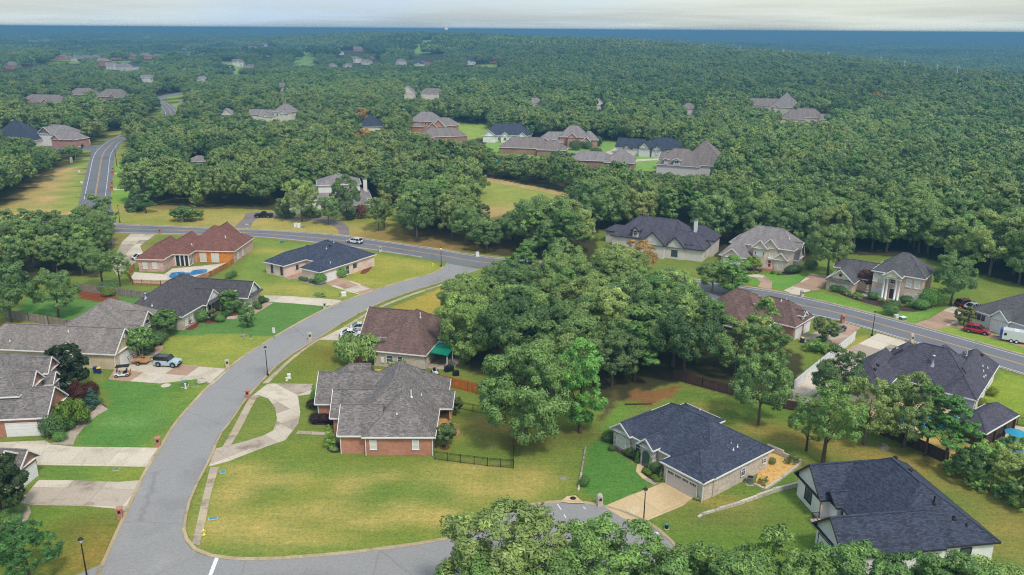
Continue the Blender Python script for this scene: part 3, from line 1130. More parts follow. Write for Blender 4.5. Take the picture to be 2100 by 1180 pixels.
def kerbs(pts, parent, side, seg=3.0, z=0.0):
    """side +1: kerb lies on the left of the walking direction."""
    P = resample(pts, max(2, int(sum(np.linalg.norm(np.array(pts[i + 1]) - np.array(pts[i])) for i in range(len(pts) - 1)) / seg)))
    if side < 0:
        P = P[::-1]
    for i in range(len(P) - 1):
        a, b = P[i], P[i + 1]
        m = (a + b) / 2
        d = b - a
        L = np.linalg.norm(d)
        o = link('kerb_section', KERB, parent, (a[0], a[1], z), math.atan2(d[1], d[0]))
        drop = any(inpoly(np.array([m[0]]), np.array([m[1]]), q)[0] for q in DROPS)
        o.scale = (L - 0.02, 1, 0.42 if drop else 1.0)


def clip_cell(poly, x0, x1, y0, y1):
    def cut(P, ax, v, keep_less):
        out = []
        for i in range(len(P)):
            a, b = P[i], P[(i + 1) % len(P)]
            ia = (a[ax] <= v) if keep_less else (a[ax] >= v)
            ib = (b[ax] <= v) if keep_less else (b[ax] >= v)
            if ia:
                out.append(a)
            if ia != ib:
                t = (v - a[ax]) / (b[ax] - a[ax])
                out.append((a[0] + t * (b[0] - a[0]), a[1] + t * (b[1] - a[1])))
        return out
    P = poly
    for ax, v, k in ((0, x0, False), (0, x1, True), (1, y0, False), (1, y1, True)):
        P = cut(P, ax, v, k)
        if len(P) < 3:
            return []
    return P


def area(P):
    return abs(sum(P[i][0] * P[(i + 1) % len(P)][1] - P[(i + 1) % len(P)][0] * P[i][1] for i in range(len(P)))) / 2


def driveway(px, ang, cell, mat, name='driveway', z=0.03, drop=True, stain=None, origin=None, world=None):
    """Concrete drive cast in slabs: joint bed below, every slab its own piece."""
    W = world or gp(px)
    base = poly_sheet(name, W, z - 0.012, 'mulch_dark')
    if drop:
        DROPS.append(W)
    ROADBLOCK.append(W)
    ca_, sa_ = math.cos(ang), math.sin(ang)
    o = origin or W[0]
    L = [((x - o[0]) * ca_ + (y - o[1]) * sa_, -(x - o[0]) * sa_ + (y - o[1]) * ca_) for x, y in W]
    xs, ys = [p[0] for p in L], [p[1] for p in L]
    cxs, cys = (cell, cell) if not isinstance(cell, tuple) else cell
    i = math.floor(min(xs) / cxs)
    g = 0.014
    rnd = random.Random(int(W[0][0] * 10))
    while i * cxs < max(xs):
        j = math.floor(min(ys) / cys)
        while j * cys < max(ys):
            P = clip_cell(L, i * cxs + g, (i + 1) * cxs - g, j * cys + g, (j + 1) * cys - g)
            if P and area(P) > 0.15:
                mb = MB()
                Q = [(o[0] + x * ca_ - y * sa_, o[1] + x * sa_ + y * ca_) for x, y in P]
                mb.prism(Q, z - 0.03, z + rnd.uniform(0.0, 0.01), bottom=False)
                mm = mat
                if stain and rnd.random() < stain[1]:
                    mm = stain[0]
                mb.build('slab', mm, base)
            j += 1
        i += 1
    return base


def walk(left_px, right_px, seg, mat, name='footpath', z=0.035):
    l, r = resample(gp(left_px), 200), resample(gp(right_px), 200)
    mid = between(l, r, 0.5)
    tot = sum(np.linalg.norm(mid[i + 1] - mid[i]) for i in range(199))
    n = max(1, int(tot / seg))
    l, r = resample(catmull(gp(left_px), .5), n + 1), resample(catmull(gp(right_px), .5), n + 1)
    base = MB()
    strip(base, l, r, z - 0.012)
    base = base.build(name, 'mulch_dark')
    base['kind'] = 'structure'
    ROADBLOCK.append([tuple(p) for p in l] + [tuple(p) for p in r[::-1]])
    for i in range(n):
        a, b, c, d = l[i], l[i + 1], r[i + 1], r[i]
        k = 0.015 / max(seg, 0.1)
        q = [a + (b - a) * k, b - (b - a) * k, c + (d - c) * k, d - (d - c) * k]
        mb = MB()
        mb.prism([tuple(p) for p in q], z - 0.03, z + random.uniform(0, 0.012), bottom=False)
        mb.build('slab', mat if random.random() > 0.3 else 'concrete_stained', base)
    return base


def dirang(p, q):
    a, b = G(*p), G(*q)
    return math.atan2(b[1] - a[1], b[0] - a[0])


# drives
driveway([(222, 779), (241, 748), (280, 733), (340, 741), (376, 748), (470, 757), (437, 788), (402, 778), (328, 787)], dirang((223, 778), (328, 787)), 4.0, 'concrete', stain=('concrete_brown', 0.3))
driveway([(541, 606), (600, 608), (700, 616), (692, 625), (664, 628), (600, 622.5), (548, 619)], dirang((548, 619), (664, 628)), (4.2, 9), 'concrete')
driveway([(666, 578), (692, 569), (704, 571), (773, 595), (744, 606), (712, 598), (670, 584)], dirang((704, 571), (773, 595)), 4.0, 'concrete_brown', stain=('concrete', 0.4))
driveway([(-40, 910), (20, 907), (92, 904), (106, 912), (153, 917), (330, 919), (306, 958), (76, 954), (72, 930), (-40, 934)], dirang((76, 954), (306, 958)), 5.2, 'concrete')
driveway([(26, 1034), (58, 1010), (79, 985), (160, 986), (244, 989), (291, 985), (257, 1048), (239, 1044), (178, 1038), (84, 1036)], dirang((84, 1036), (178, 1038)), (4.6, 3.9), 'concrete', stain=('concrete_stained', 0.35))
driveway([(654, 697), (704, 672), (768, 667), (775, 702), (700, 699)], dirang((655, 697), (700, 699)), 4.0, 'concrete', stain=('concrete_brown', 0.4))
driveway([(1238, 1039), (1290, 1017), (1341, 998), (1367, 984), (1430, 1014), (1400, 1038), (1308, 1076), (1275, 1062)], dirang((1275, 1062), (1400, 1010)), 5.0, 'concrete_tan')
driveway([(1800, 684), (1862, 701), (1808, 735), (1766, 744), (1745, 765), (1700, 803), (1660, 832), (1605, 817), (1640, 783), (1700, 737)], dirang((1700, 740), (1800, 684)), 4.2, 'concrete_stained', stain=('concrete', 0.35))
driveway([(1627, 692), (1668, 683), (1690, 676), (1733, 661), (1764, 671), (1751, 692), (1706, 718), (1655, 703)], dirang((1627, 692), (1690, 676)), 5.0, 'concrete_brown', stain=('concrete_stained', 0.4))
driveway([(1607, 596), (1640, 580), (1662, 562), (1694, 565), (1698, 577), (1680, 594), (1648, 600), (1637, 608)], dirang((1607, 596), (1669, 568)), 4.5, 'concrete_brown', stain=('concrete', 0.3))
driveway([(1554, 589), (1560, 578), (1548, 570), (1530, 566), (1545, 561), (1568, 566), (1584, 578), (1582, 595)], dirang((1554, 588), (1560, 578)), 4.0, 'concrete_brown', stain=('concrete', 0.4))
driveway([(1872, 665), (1905, 655), (1946, 630), (1972, 626), (1990, 632), (1968, 655), (1962, 666), (1944, 671), (1922, 676)], dirang((1872, 665), (1946, 632)), 4.5, 'concrete_brown', stain=('concrete', 0.35))
driveway([(1945, 668), (1962, 663), (2110, 706), (2300, 760), (2300, 766), (2100, 713)], dirang((1950, 668), (2100, 710)), 4.0, 'concrete_brown', drop=False)
driveway([(268, 480), (319, 481), (287, 505), (293, 519), (276, 540), (240, 566), (226, 545), (250, 497)], dirang((250, 497), (268, 480)), 4.2, 'concrete', stain=('concrete_stained', 0.3))
# circular drive of the red brick house
driveway([(440, 921), (474, 913), (505, 905), (540, 894), (561, 883), (568, 859), (564, 836), (550, 818), (531, 811), (518, 812), (548, 788), (560, 787), (642, 788), (638, 809), (611, 812),
          (616, 845), (612, 869), (585, 903), (545, 917), (505, 932), (470, 946), (428, 957)], dirang((505, 918), (560, 897)), 3.6, 'concrete', stain=('concrete_stained', 0.35))
# asphalt loop of the grey mansion
mb = MB()
l, r = edges([(478, 468), (500, 447), (508, 437), (560, 436), (600, 446), (650, 444), (690, 450), (714, 466), (716, 486)],
             [(512, 470), (520, 455), (535, 447), (565, 447), (600, 452), (645, 453), (668, 459), (692, 470), (694, 484)], 40)
strip(mb, l, r, 0.008)
o = mb.build('loop_drive', 'asphalt_drive')
o['kind'] = 'structure'
ROADBLOCK.append([tuple(p) for p in l] + [tuple(p) for p in r[::-1]])
# turning circle in the middle distance
poly_sheet('turning_circle', gp([(1174, 312), (1205, 309), (1240, 311), (1260, 318), (1255, 328), (1215, 331), (1182, 325)]), 0.012, 'asphalt_old')
poly_sheet('forecourt', gp([(1234, 316), (1262, 304), (1285, 306), (1300, 318), (1310, 320), (1250, 322)]), 0.016, 'concrete')
poly_sheet('garden_lane', gp([(1292, 328), (1370, 324), (1372, 327), (1296, 332)]), 0.012, 'concrete')
for q in ([(232, 355), (276, 354), (276, 357), (232, 358)], [(231, 387), (278, 388), (278, 391), (231, 390)]):
    poly_sheet('garden_lane', gp(q), 0.012, 'concrete')
# footpaths
walk([(394, 1115), (406, 1063), (416, 1020), (431, 959.7)], [(409, 1120), (421.5, 1070), (431, 1020), (449, 958)], 1.6, 'sidewalk')
walk([(456, 918), (477.6, 879.5), (504, 829.4), (516, 812)], [(472.6, 914.6), (494, 879.5), (521, 826), (532, 812)], 1.6, 'sidewalk')
walk([(538, 787), (570, 758), (603.6, 728.6), (641, 703), (655, 695)], [(550, 787), (580.5, 755.8), (616, 725), (654, 698), (664, 692)], 1.6, 'sidewalk')
walk([(704, 671), (766, 635), (833, 607), (906, 583)], [(708, 673), (772, 636), (838, 609), (908, 585)], 1.8, 'sidewalk')
walk([(612, 884), (650, 886), (668, 887)], [(606, 890), (650, 892), (668, 893)], 1.5, 'concrete_stained')
walk([(1330, 945), (1308, 952), (1302, 962), (1312, 978), (1342, 996)], [(1338, 953), (1318, 958), (1313, 966), (1322, 978), (1352, 990)], 1.6, 'concrete_tan')
walk([(104, 912), (140, 885), (165, 862), (190, 845), (205, 828)], [(150, 913), (158, 895), (178, 870), (200, 852), (222, 840)], 1.8, 'concrete_stained')
walk([(283, 733), (300, 722), (318, 714), (322, 706)], [(300, 737), (318, 728), (332, 722), (335, 712)], 1.4, 'concrete_brown')
walk([(548, 619), (520, 634), (500, 645), (465, 650)], [(560, 622), (530, 640), (505, 652), (465, 655)], 1.5, 'concrete_brown')
walk([(30, 1035), (45, 1055), (20, 1085), (-20, 1105)], [(60, 1037), (62, 1058), (30, 1095), (-20, 1118)], 1.5, 'concrete_stained')
# kerbs along the streets
kerbs(WL[6:-4], street, 1)
kerbs([p for p in WR[:-10] if p[1] > n_edge[0][1] - .5], street, -1)
kerbs([np.array(q) for q in n_edge] + [np.array(q) for q in circ[:28]], culdesac, 1, 2.5)
kerbs(ML[20:], main_road, 1, 6.0)
kerbs(MR[20:96], main_road, -1, 6.0)
kerbs(MR[112:], main_road, -1, 6.0)
# ================================================================ HOUSES
OPEN_CACHE = {}
FACE = {'S': 0.0, 'E': math.pi / 2, 'N': math.pi, 'W': -math.pi / 2}
HOUSEBLOCK = []


def opening_mesh(kind, w, h, fm, gm):
    key = (kind, round(w, 2), round(h, 2), fm, gm)
    if key in OPEN_CACHE:
        return OPEN_CACHE[key]
    f, g = MB(), MB()
    t = 0.09
    if kind == 'arch':
        n = 9
        top = h - w / 2
        outer = [(w / 2 + t) * np.array((math.cos(a), math.sin(a))) + np.array((0, top)) for a in np.linspace(0, math.pi, n)]
        inner = [(w / 2) * np.array((math.cos(a), math.sin(a))) + np.array((0, top)) for a in np.linspace(0, math.pi, n)]
        outer = [np.array((w / 2 + t, -t))] + outer + [np.array((-w / 2 - t, -t))]
        inner = [np.array((w / 2, 0))] + inner + [np.array((-w / 2, 0))]
        for i in range(len(outer) - 1):
            a, b, c, d = outer[i], outer[i + 1], inner[i + 1], inner[i]
            f.face([(a[0], -.07, a[1]), (b[0], -.07, b[1]), (c[0], -.07, c[1]), (d[0], -.07, d[1])])
            f.face([(a[0], -.07, a[1]), (a[0], 0, a[1]), (b[0], 0, b[1]), (b[0], -.07, b[1])])
            f.face([(d[0], -.07, d[1]), (c[0], -.07, c[1]), (c[0], -.02, c[1]), (d[0], -.02, d[1])])
        f.box(-w / 2 - t, w / 2 + t, -.10, 0, -t - .05, -t)
        f.box(-.03, .03, -.06, -.02, 0, top)
        f.box(-w / 2, w / 2, -.06, -.02, top - .03, top + .03)
        g.face([(p[0], -.03, p[1]) for p in inner[::-1]])
    else:
        f.box(-w / 2 - t, -w / 2, -.07, 0, -t, h + t)
        f.box(w / 2, w / 2 + t, -.07, 0, -t, h + t)
        f.box(-w / 2, w / 2, -.07, 0, h, h + t)
        f.box(-w / 2 - .05 - t, w / 2 + .05 + t, -.11, 0, -t - .05, -t)
        f.box(-w / 2, w / 2, -.07, 0, -t, 0)
        if kind == 'window':
            f.box(-w / 2, w / 2, -.05, -.02, h / 2 - .03, h / 2 + .03)
            if w > 1.3:
                for k in range(1, int(w / 0.85) + 1):
                    x = -w / 2 + k * w / (int(w / 0.85) + 1)
                    f.box(x - .03, x + .03, -.052, -.02, 0, h)
        if kind == 'round':
            pass
        g.face([(-w / 2, -.03, 0), (w / 2, -.03, 0), (w / 2, -.03, h), (-w / 2, -.03, h)])
    r = (f.mesh('window', [fm]), g.mesh('pane', [gm]))
    OPEN_CACHE[key] = r
    return r


class House:
    def __init__(self, name, label, loc, rot, wall, roof, trim='trim_white', oh=0.4, group=None, cat='house'):
        self.root = thing(name, label, cat, (loc[0], loc[1], loc[2] if len(loc) > 2 else 0), R(rot), group)
        self.wall, self.roofm, self.trim, self.oh = wall, roof, trim, oh
        self.W, self.Rf, self.T = MB(), MB(), MB()
        self.wm, self.wings, self.n = [wall], [], 0
        self.rot, self.loc = R(rot), loc

    def mi(self, m):
        if m not in self.wm:
            self.wm.append(m)
        return self.wm.index(m)

    def wing(self, x0, y0, x1, y1, ridge, e0, e1, h=3.0, p=0.75, wall=None, gable=None, z0=-0.4, walls=True, oh=None, depth=0.2):
        """One roofed block. e0/e1: 'g' gable, 'h' hip, a number = hip run, 'n' = runs into another roof."""
        k = self.n
        self.n += 1
        h += 0.006 * k
        oh = (self.oh if oh is None else oh) + 0.014 * k
        sw = ridge == 'y'
        if sw:
            X0, X1, Y0, Y1 = y0, y1, x0, x1
        else:
            X0, X1, Y0, Y1 = x0, x1, y0, y1
        P = (lambda a, b, z: (b, a, z)) if sw else (lambda a, b, z: (a, b, z))
        hw = (Y1 - Y0) / 2
        yc = (Y0 + Y1) / 2
        zr = h + p * hw
        r0 = {'g': 0, 'n': 0, 'h': hw}.get(e0, e0)
        r1 = {'g': 0, 'n': 0, 'h': hw}.get(e1, e1)
        if r0 + r1 > X1 - X0:
            s = (X1 - X0) / (r0 + r1)
            r0, r1 = r0 * s, r1 * s
        a0, a1 = X0 + r0, X1 - r1
        rf = self.Rf
        rf.face([P(X0, Y0, h), P(X1, Y0, h), P(a1, yc, zr), P(a0, yc, zr)])
        rf.face([P(X1, Y1, h), P(X0, Y1, h), P(a0, yc, zr), P(a1, yc, zr)])
        if r0:
            rf.face([P(X0, Y1, h), P(X0, Y0, h), P(a0, yc, zr)])
        if r1:
            rf.face([P(X1, Y0, h), P(X1, Y1, h), P(a1, yc, zr)])
        for Xv, e in ((X0, e0), (X1, e1)):
            if e == 'n':
                rf.face([P(Xv, Y0, h), P(Xv, Y1, h), P(Xv, yc, zr)])
        # ridge and hip caps
        cap = 0.05
        if a1 - a0 > 0.5:
            rf.obox(P(a0, yc, zr - .03), P(a1, yc, zr - .03), 0.3, 0.1)
        if r0:
            rf.obox(P(X0, Y0, h - .02), P(a0, yc, zr - .03), 0.24, 0.09)
            rf.obox(P(X0, Y1, h - .02), P(a0, yc, zr - .03), 0.24, 0.09)
        if r1:
            rf.obox(P(X1, Y0, h - .02), P(a1, yc, zr - .03), 0.24, 0.09)
            rf.obox(P(X1, Y1, h - .02), P(a1, yc, zr - .03), 0.24, 0.09)
        # fascia, gutters and rakes
        t = self.T
        d = 0.20
        for Yv, s in ((Y0, -1), (Y1, 1)):
            t.obox(P(X0, Yv + s * .03, h - .09), P(X1, Yv + s * .03, h - .09), 0.09, d)
        for Xv, r, s in ((X0, r0, -1), (X1, r1, 1)):
            e = e0 if s < 0 else e1
            if e == 'n':
                continue
            if r:
                t.obox(P(Xv + s * .03, Y0, h - .09), P(Xv + s * .03, Y1, h - .09), 0.09, d)
            else:
                t.obox(P(Xv + s * .02, Y0, h - .09), P(Xv + s * .02, yc, zr - .09), 0.08, 0.22)
                t.obox(P(Xv + s * .02, Y1, h - .09), P(Xv + s * .02, yc, zr - .09), 0.08, 0.22)
        # soffit
        t.face([P(X0 + .02, Y0 + .02, h - .15), P(X0 + .02, Y1 - .02, h - .15), P(X1 - .02, Y1 - .02, h - .15), P(X1 - .02, Y0 + .02, h - .15)])
        if walls:
            w = self.W
            m = self.mi(wall or self.wall)
            gm = self.mi(gable or wall or self.wall)
            xa, xb = X0 + (oh if e0 != 'n' else 0.1), X1 - (oh if e1 != 'n' else 0.1)
            ya, yb = Y0 + oh, Y1 - oh
            zt = h - 0.02
            w.face([P(xa, ya, z0), P(xb, ya, z0), P(xb, ya, zt), P(xa, ya, zt)], m)
            w.face([P(xb, yb, z0), P(xa, yb, z0), P(xa, yb, zt), P(xb, yb, zt)], m)
            for xv, e in ((xa, e0), (xb, e1)):
                w.face([P(xv, ya, z0), P(xv, yb, z0), P(xv, yb, zt), P(xv, ya, zt)], m)
                if e == 'g':
                    w.face([P(xv, ya, zt), P(xv, yb, zt), P(xv, yb, h + p * oh - .04), P(xv, yc, zr - .05), P(xv, ya, h + p * oh - .04)], gm)
        self.wings.append((X0, X1, Y0, Y1, sw, r0, r1, h, p, hw, yc))
        c = [P(X0, Y0, 0), P(X1, Y0, 0), P(X1, Y1, 0), P(X0, Y1, 0)]
        ca_, sa_ = math.cos(self.rot), math.sin(self.rot)
        HOUSEBLOCK.append([(self.loc[0] + q[0] * ca_ - q[1] * sa_, self.loc[1] + q[0] * sa_ + q[1] * ca_) for q in c])

    def roofz(self, x, y):
        best = 0
        for X0, X1, Y0, Y1, sw, r0, r1, h, p, hw, yc in self.wings:
            a, b = (y, x) if sw else (x, y)
            if X0 <= a <= X1 and Y0 <= b <= Y1:
                z = h + p * (hw - abs(b - yc))
                if r0:
                    z = min(z, h + p * hw * (a - X0) / r0)
                if r1:
                    z = min(z, h + p * hw * (X1 - a) / r1)
                best = max(best, z)
        return best

    def finish(self):
        self.walls = self.W.build('wall', self.wm, self.root)
        self.roof = self.Rf.build('roof', self.roofm, self.root)
        self.T.build('fascia', self.trim, self.root)
        return self

    def win(self, x, y, face, z=0.9, w=0.9, h=1.4, kind='window', glass='window_glass', frame=None):
        fm, gm = opening_mesh(kind, w, h, frame or self.trim, glass)
        o = link('window', fm, self.root, (x, y, z), FACE[face])
        link('pane', gm, o)
        return o

    def door(self, x, y, face, z=0.05, w=1.0, h=2.1, mat='door_dark'):
        f = MB()
        f.box(-w / 2 - .1, -w / 2, -.08, 0, 0, h + .1)
        f.box(w / 2, w / 2 + .1, -.08, 0, 0, h + .1)
        f.box(-w / 2, w / 2, -.08, 0, h, h + .1)
        o = f.build('door', self.trim, self.root, (x, y, z), FACE[face])
        g = MB()
        g.box(-w / 2, w / 2, -.05, 0, 0, h)
        g.box(-w * .3, w * .3, -.065, -.05, h * .55, h * .9)
        g.box(-w * .3, w * .3, -.065, -.05, h * .1, h * .45)
        g.build('leaf', mat, o)
        k = MB()
        k.box(w * .36, w * .42, -.1, -.05, h * .45, h * .5)
        k.build('handle', 'metal_dark', o)

    def garage(self, x, y, face, w=4.9, h=2.15, z=0.0, mat='garage_white', lites=False):
        f = MB()
        f.box(-w / 2 - .12, -w / 2, -.08, 0, 0, h + .12)
        f.box(w / 2, w / 2 + .12, -.08, 0, 0, h + .12)
        f.box(-w / 2, w / 2, -.08, 0, h, h + .12)
        o = f.build('garage_door', self.trim, self.root, (x, y, z), FACE[face])
        n = max(2, round(w / 1.2))
        for r in range(4):
            g = MB()
            z0, z1 = r * h / 4 + .008, (r + 1) * h / 4 - .008
            g.box(-w / 2, w / 2, -.03, 0, z0, z1)
            for k in range(n):
                a = -w / 2 + k * w / n
                if not (lites and r == 3):
                    g.box(a + .1, a + w / n - .1, -.042, -.03, z0 + .08, z1 - .08)
            p = g.build('panel', mat, o)
            if lites and r == 3:
                for k in range(n):
                    a = -w / 2 + k * w / n
                    q = MB()
                    for c in range(4):
                        q.box(a + .12 + c * (w / n - .24) / 4, a + .08 + (c + 1) * (w / n - .24) / 4, -.036, -.03, z0 + .1, z1 - .1)
                    q.build('lite', 'window_glass', p)

    def pipe(self, x, y, h=0.5, r=0.06, mat='trim_white', boot=True):
        z = self.roofz(x, y)
        m = MB()
        m.tube((x, y, z - .1), (x, y, z + h), r, r, 8)
        if boot:
            m.lathe([(r * 2.4, z - .12), (r * 2.2, z + .08), (r, z + .16)], 8, 0, x, y)
        m.build('vent_pipe', mat, self.roof)

    def flue(self, x, y, h=1.0, mat='metal_galv'):
        z = self.roofz(x, y)
        m = MB()
        m.lathe([(.38, z - .3), (.16, z + .35), (.14, z + h), (.26, z + h + .02), (.26, z + h + .12), (.05, z + h + .22)], 10, 0, x, y)
        m.build('flue', mat, self.roof)

    def boxvent(self, x, y, mat='plastic_black', s=0.3):
        z = self.roofz(x, y)
        m = MB()
        m.lathe([(s * .6, z - .2), (s * .6, z + .12), (s, z + .14), (s * .95, z + .26), (s * .3, z + .34)], 8, 0, x, y)
        m.build('roof_vent', mat, self.roof)

    def chimney(self, x, y, w=1.0, d=0.8, z1=9.0, mat='stucco_white'):
        m = MB()
        m.box(x - w / 2, x + w / 2, y - d / 2, y + d / 2, 2.0, z1)
        m.box(x - w / 2 - .08, x + w / 2 + .08, y - d / 2 - .08, y + d / 2 + .08, z1, z1 + .15, 1)
        m.box(x - w / 4, x + w / 4, y - d / 4, y + d / 4, z1 + .15, z1 + .5, 1)
        m.build('chimney', [mat, 'metal_grey'], self.root)

    def spout(self, x, y, h=2.85, mat=None):
        m = MB()
        m.box(x - .05, x + .05, y - .05, y + .05, .0, h)
        m.build('downspout', mat or self.trim, self.root)

    def column(self, x, y, z0=0.1, z1=2.8, r=0.13, mat=None):
        m = MB()
        m.lathe([(r * 1.5, z0), (r * 1.5, z0 + .12), (r, z0 + .18), (r * .88, z1 - .2), (r * 1.4, z1 - .12), (r * 1.4, z1)], 12, 0, x, y)
        m.build('column', mat or self.trim, self.root)

    def box(self, name, mat, *a):
        m = MB()
        m.box(*a)
        return m.build(name, mat, self.root)

    def quoins(self, x, y, face, h=2.8):
        for k in range(int(h / .4)):
            m = MB()
            w = .42 if k % 2 else .28
            m.box(-w, 0.02, -.035, 0, k * .4 + .02, k * .4 + .36)
            m.build('quoin', 'trim_white', self.root, (x, y, 0), FACE[face])


# ---- red brick house on the corner lot
h = House('brick_house', 'red brick house with grey shingle roof and wooden back deck beside the circular drive', (-20.7, 101.9), 0.8, 'brick_red', 'shingle_grey')
h.wing(-2.5, 2.6, 10.0, 20.5, 'y', 6.0, 5.5, 3.0, 0.82)
h.wing(0.0, 0.0, 10.2, 10.5, 'y', 6.0, 'n', 3.0, 0.80)
h.wing(-3.5, 0.4, 2.6, 8.0, 'x', 'g', 'n', 3.0, 0.80)
h.wing(-5.6, 5.8, 4.0, 13.0, 'x', 'g', 'n', 3.0, 0.84)
h.wing(-8.8, 10.5, 4.0, 18.9, 'x', 'g', 'n', 3.0, 0.84)
h.wing(-8.2, 16.5, -1.5, 23.0, 'x', 'h', 'n', 3.0, 0.84)
h.wing(6.0, 8.9, 12.1, 15.2, 'x', 'n', 'h', 3.0, 0.55, walls=False)
h.wing(6.0, 13.0, 11.2, 20.0, 'x', 'n', 'h', 3.0, 0.75)
h.finish()
for x in (1.5, 7.4):
    h.win(x, 0.37, 'S', 1.0, .8, 1.35, glass='window_blind')
for q in ((-3.1, 0.75), (0.45, 0.3), (9.75, 0.3), (-8.35, 10.85)):
    h.spout(*q)
h.pipe(6.3, 6.4, 1.1, .09)
h.pipe(4.6, 3.0, .3, .05)
h.pipe(7.5, 9.0, .4, .05)
h.door(-5.1, 9.4, 'W', mat='door_wood')
h.win(-8.33, 14.7, 'W', .8, 1.7, 1.6)
h.win(-3.05, 4.6, 'W', .8, 1.7, 1.6)
h.box('deck', 'deck_wood', 8.4, 11.8, 7.9, 14.6, 0.0, 0.85)
for y in (9.2, 14.6):
    h.box('post', 'deck_wood', 11.55, 11.75, y - .1, y + .1, .8, 2.9)
for y0, y1 in ((8.0, 14.5),):
    m = MB()
    m.obox((11.75, y0, 1.75), (11.75, y1, 1.75), .1, .06)
    m.obox((11.75, y0, 1.05), (11.75, y1, 1.05), .06, .06)
    for k in range(28):
        yy = y0 + (y1 - y0) * k / 27
        m.obox((11.75, yy, .85), (11.75, yy, 1.75), .05, .05)
    m.build('railing', 'deck_wood', h.root)
for k in range(5):
    h.box('step', 'deck_wood', 11.9 + k * .28, 12.2 + k * .28, 5.9, 7.2, 0.0, 0.85 - k * .16)
for y in (5.85, 7.25):
    m = MB()
    m.obox((11.6, y, 1.75), (13.3, y, 1.05), .09, .07)
    for x, z in ((11.65, .85), (13.25, 0.0)):
        m.obox((x, y, z), (x, y, z + 1.0), .1, .1)
    m.build('stair_rail', 'deck_wood', h.root)
h.box('landing', 'deck_wood', 10.1, 11.9, 5.7, 7.95, 0.0, 0.852)
for x, y, s in ((9.2, 9.4, .5), (10.6, 12.4, .45), (9.4, 7.6, .4)):
    m = MB()
    m.box(-s, s, -s, s, .35, .45)
    m.box(-s, s, s - .1, s, .45, .95)
    for a in (-s, s - .06):
        for b in (-s, s - .06):
            m.box(a, a + .06, b, b + .06, 0, .35)
    o = m.build('patio_chair', 'metal_dark', None, None)
    ca_, sa_ = math.cos(h.rot), math.sin(h.rot)
    o.location = (h.loc[0] + x * ca_ - y * sa_, h.loc[1] + x * sa_ + y * ca_, .85)
    o.rotation_euler = (0, 0, x)
    tag(o, 'dark metal patio chair on the wooden deck of the red brick house', 'chair', 'patio chairs on the deck')

# ---- brown roofed house with teal awning
h = House('stone_house', 'house with brown shingle roof, washed brick walls and a teal metal awning', (-24.7, 134.0), -13.2, 'brick_wash', 'shingle_brown')
h.wing(0.0, 0.0, 10.1, 17.0, 'y', 8.4, 7.0, 3.0, 0.96)
h.wing(-4.8, 6.0, 5.0, 15.8, 'x', 'g', 'n', 3.0, 0.84)
h.wing(5.0, 7.2, 11.6, 15.6, 'x', 'n', 'h', 3.0, 0.85)
h.wing(-0.6, 2.6, 5.0, 8.0, 'x', 'h', 'n', 3.0, 0.8)
h.finish()
h.win(3.3, .37, 'S', 1.0, 1.1, 1.2)
h.win(5.2, .37, 'S', 1.0, .8, 1.2)
h.box('meter_box', 'plastic_white', 1.7, 2.2, .22, .36, .8, 1.7)
h.pipe(6.2, 8.6, 1.0, .08)
h.spout(.45, .35)
h.spout(9.65, .35)
m = MB()
m.tube((1.6, 1.3, 3.9), (1.6, 1.1, 5.0), .04, .04, 6)
m.lathe([(.05, 4.9), (.45, 5.1)], 10, 0, 1.3, 1.1)
m.lathe([(.05, 4.95), (.4, 5.12)], 10, 0, 2.1, 1.3)
m.build('satellite_dish', 'metal_grey', h.roof)
m = MB()
m.face([(9.9, 2.0, 2.95), (13.4, 2.2, 2.55), (13.4, 9.4, 2.55), (9.9, 9.4, 2.95)])
m.face([(9.9, 2.0, 2.87), (9.9, 9.4, 2.87), (13.4, 9.4, 2.47), (13.4, 2.2, 2.47)])
for a in range(12):
    y = 2.2 + a * .62
    m.obox((9.9, y, 2.98), (13.4, y, 2.58), .05, .05)
m.obox((9.9, 2.0, 2.9), (13.4, 2.2, 2.5), .06, .2)
m.obox((13.4, 2.2, 2.5), (13.4, 9.4, 2.5), .06, .2)
m.build('awning', 'metal_teal', h.root)
for y in (2.4, 5.5, 9.0):
    h.box('post', 'trim_white', 13.1, 13.25, y, y + .15, 0, 2.5)
h.box('patio', 'concrete_stained', 9.8, 14.4, 1.5, 9.6, 0, .12)

# ---- pale brick house with navy roof by the cul-de-sac
h = House('brick_house', 'pale brick house with navy shingle roof and arched entry beside the turning head', (19.6, 95.9), -51.4, 'brick_wash', 'shingle_navy')
h.wing(-10.9, 2.1, 7.3, 14.7, 'x', 'h', 'h', 3.0, 0.63)
h.wing(0.0, 0.0, 7.2, 9.0, 'y', 'h', 'n', 3.0, 0.63)
h.wing(-10.9, 1.6, -7.0, 8.0, 'y', 'g', 'n', 3.0, 0.75, 'stone_veneer')
h.wing(-5.0, 0.9, -2.1, 7.0, 'y', 'g', 'n', 3.2, 0.9, 'stone_veneer')
h.wing(-9.5, 11.0, -2.1, 16.4, 'y', 'n', 'h', 3.0, 0.5)
h.finish()
h.garage(3.5, .36, 'S', 4.9, 2.15, mat='garage_taupe', lites=True)
h.win(6.98, 8.5, 'E', 1.1, .75, 1.0, 'arch')
h.win(6.98, 13.2, 'E', 1.3, .6, .6)
h.win(-8.95, 2.0, 'S', .7, 1.7, 1.7, 'arch', 'window_blind')
h.win(-6.1, 2.45, 'S', .8, .8, 1.5)
h.win(-1.0, 2.45, 'S', 1.2, .6, .8)
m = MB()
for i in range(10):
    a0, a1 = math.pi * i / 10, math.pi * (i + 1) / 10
    m.face([(-3.55 + .62 * math.cos(a0), 1.24, 1.9 + .62 * math.sin(a0)), (-3.55 + .62 * math.cos(a1), 1.24, 1.9 + .62 * math.sin(a1)), (-3.55, 1.24, 1.9)])
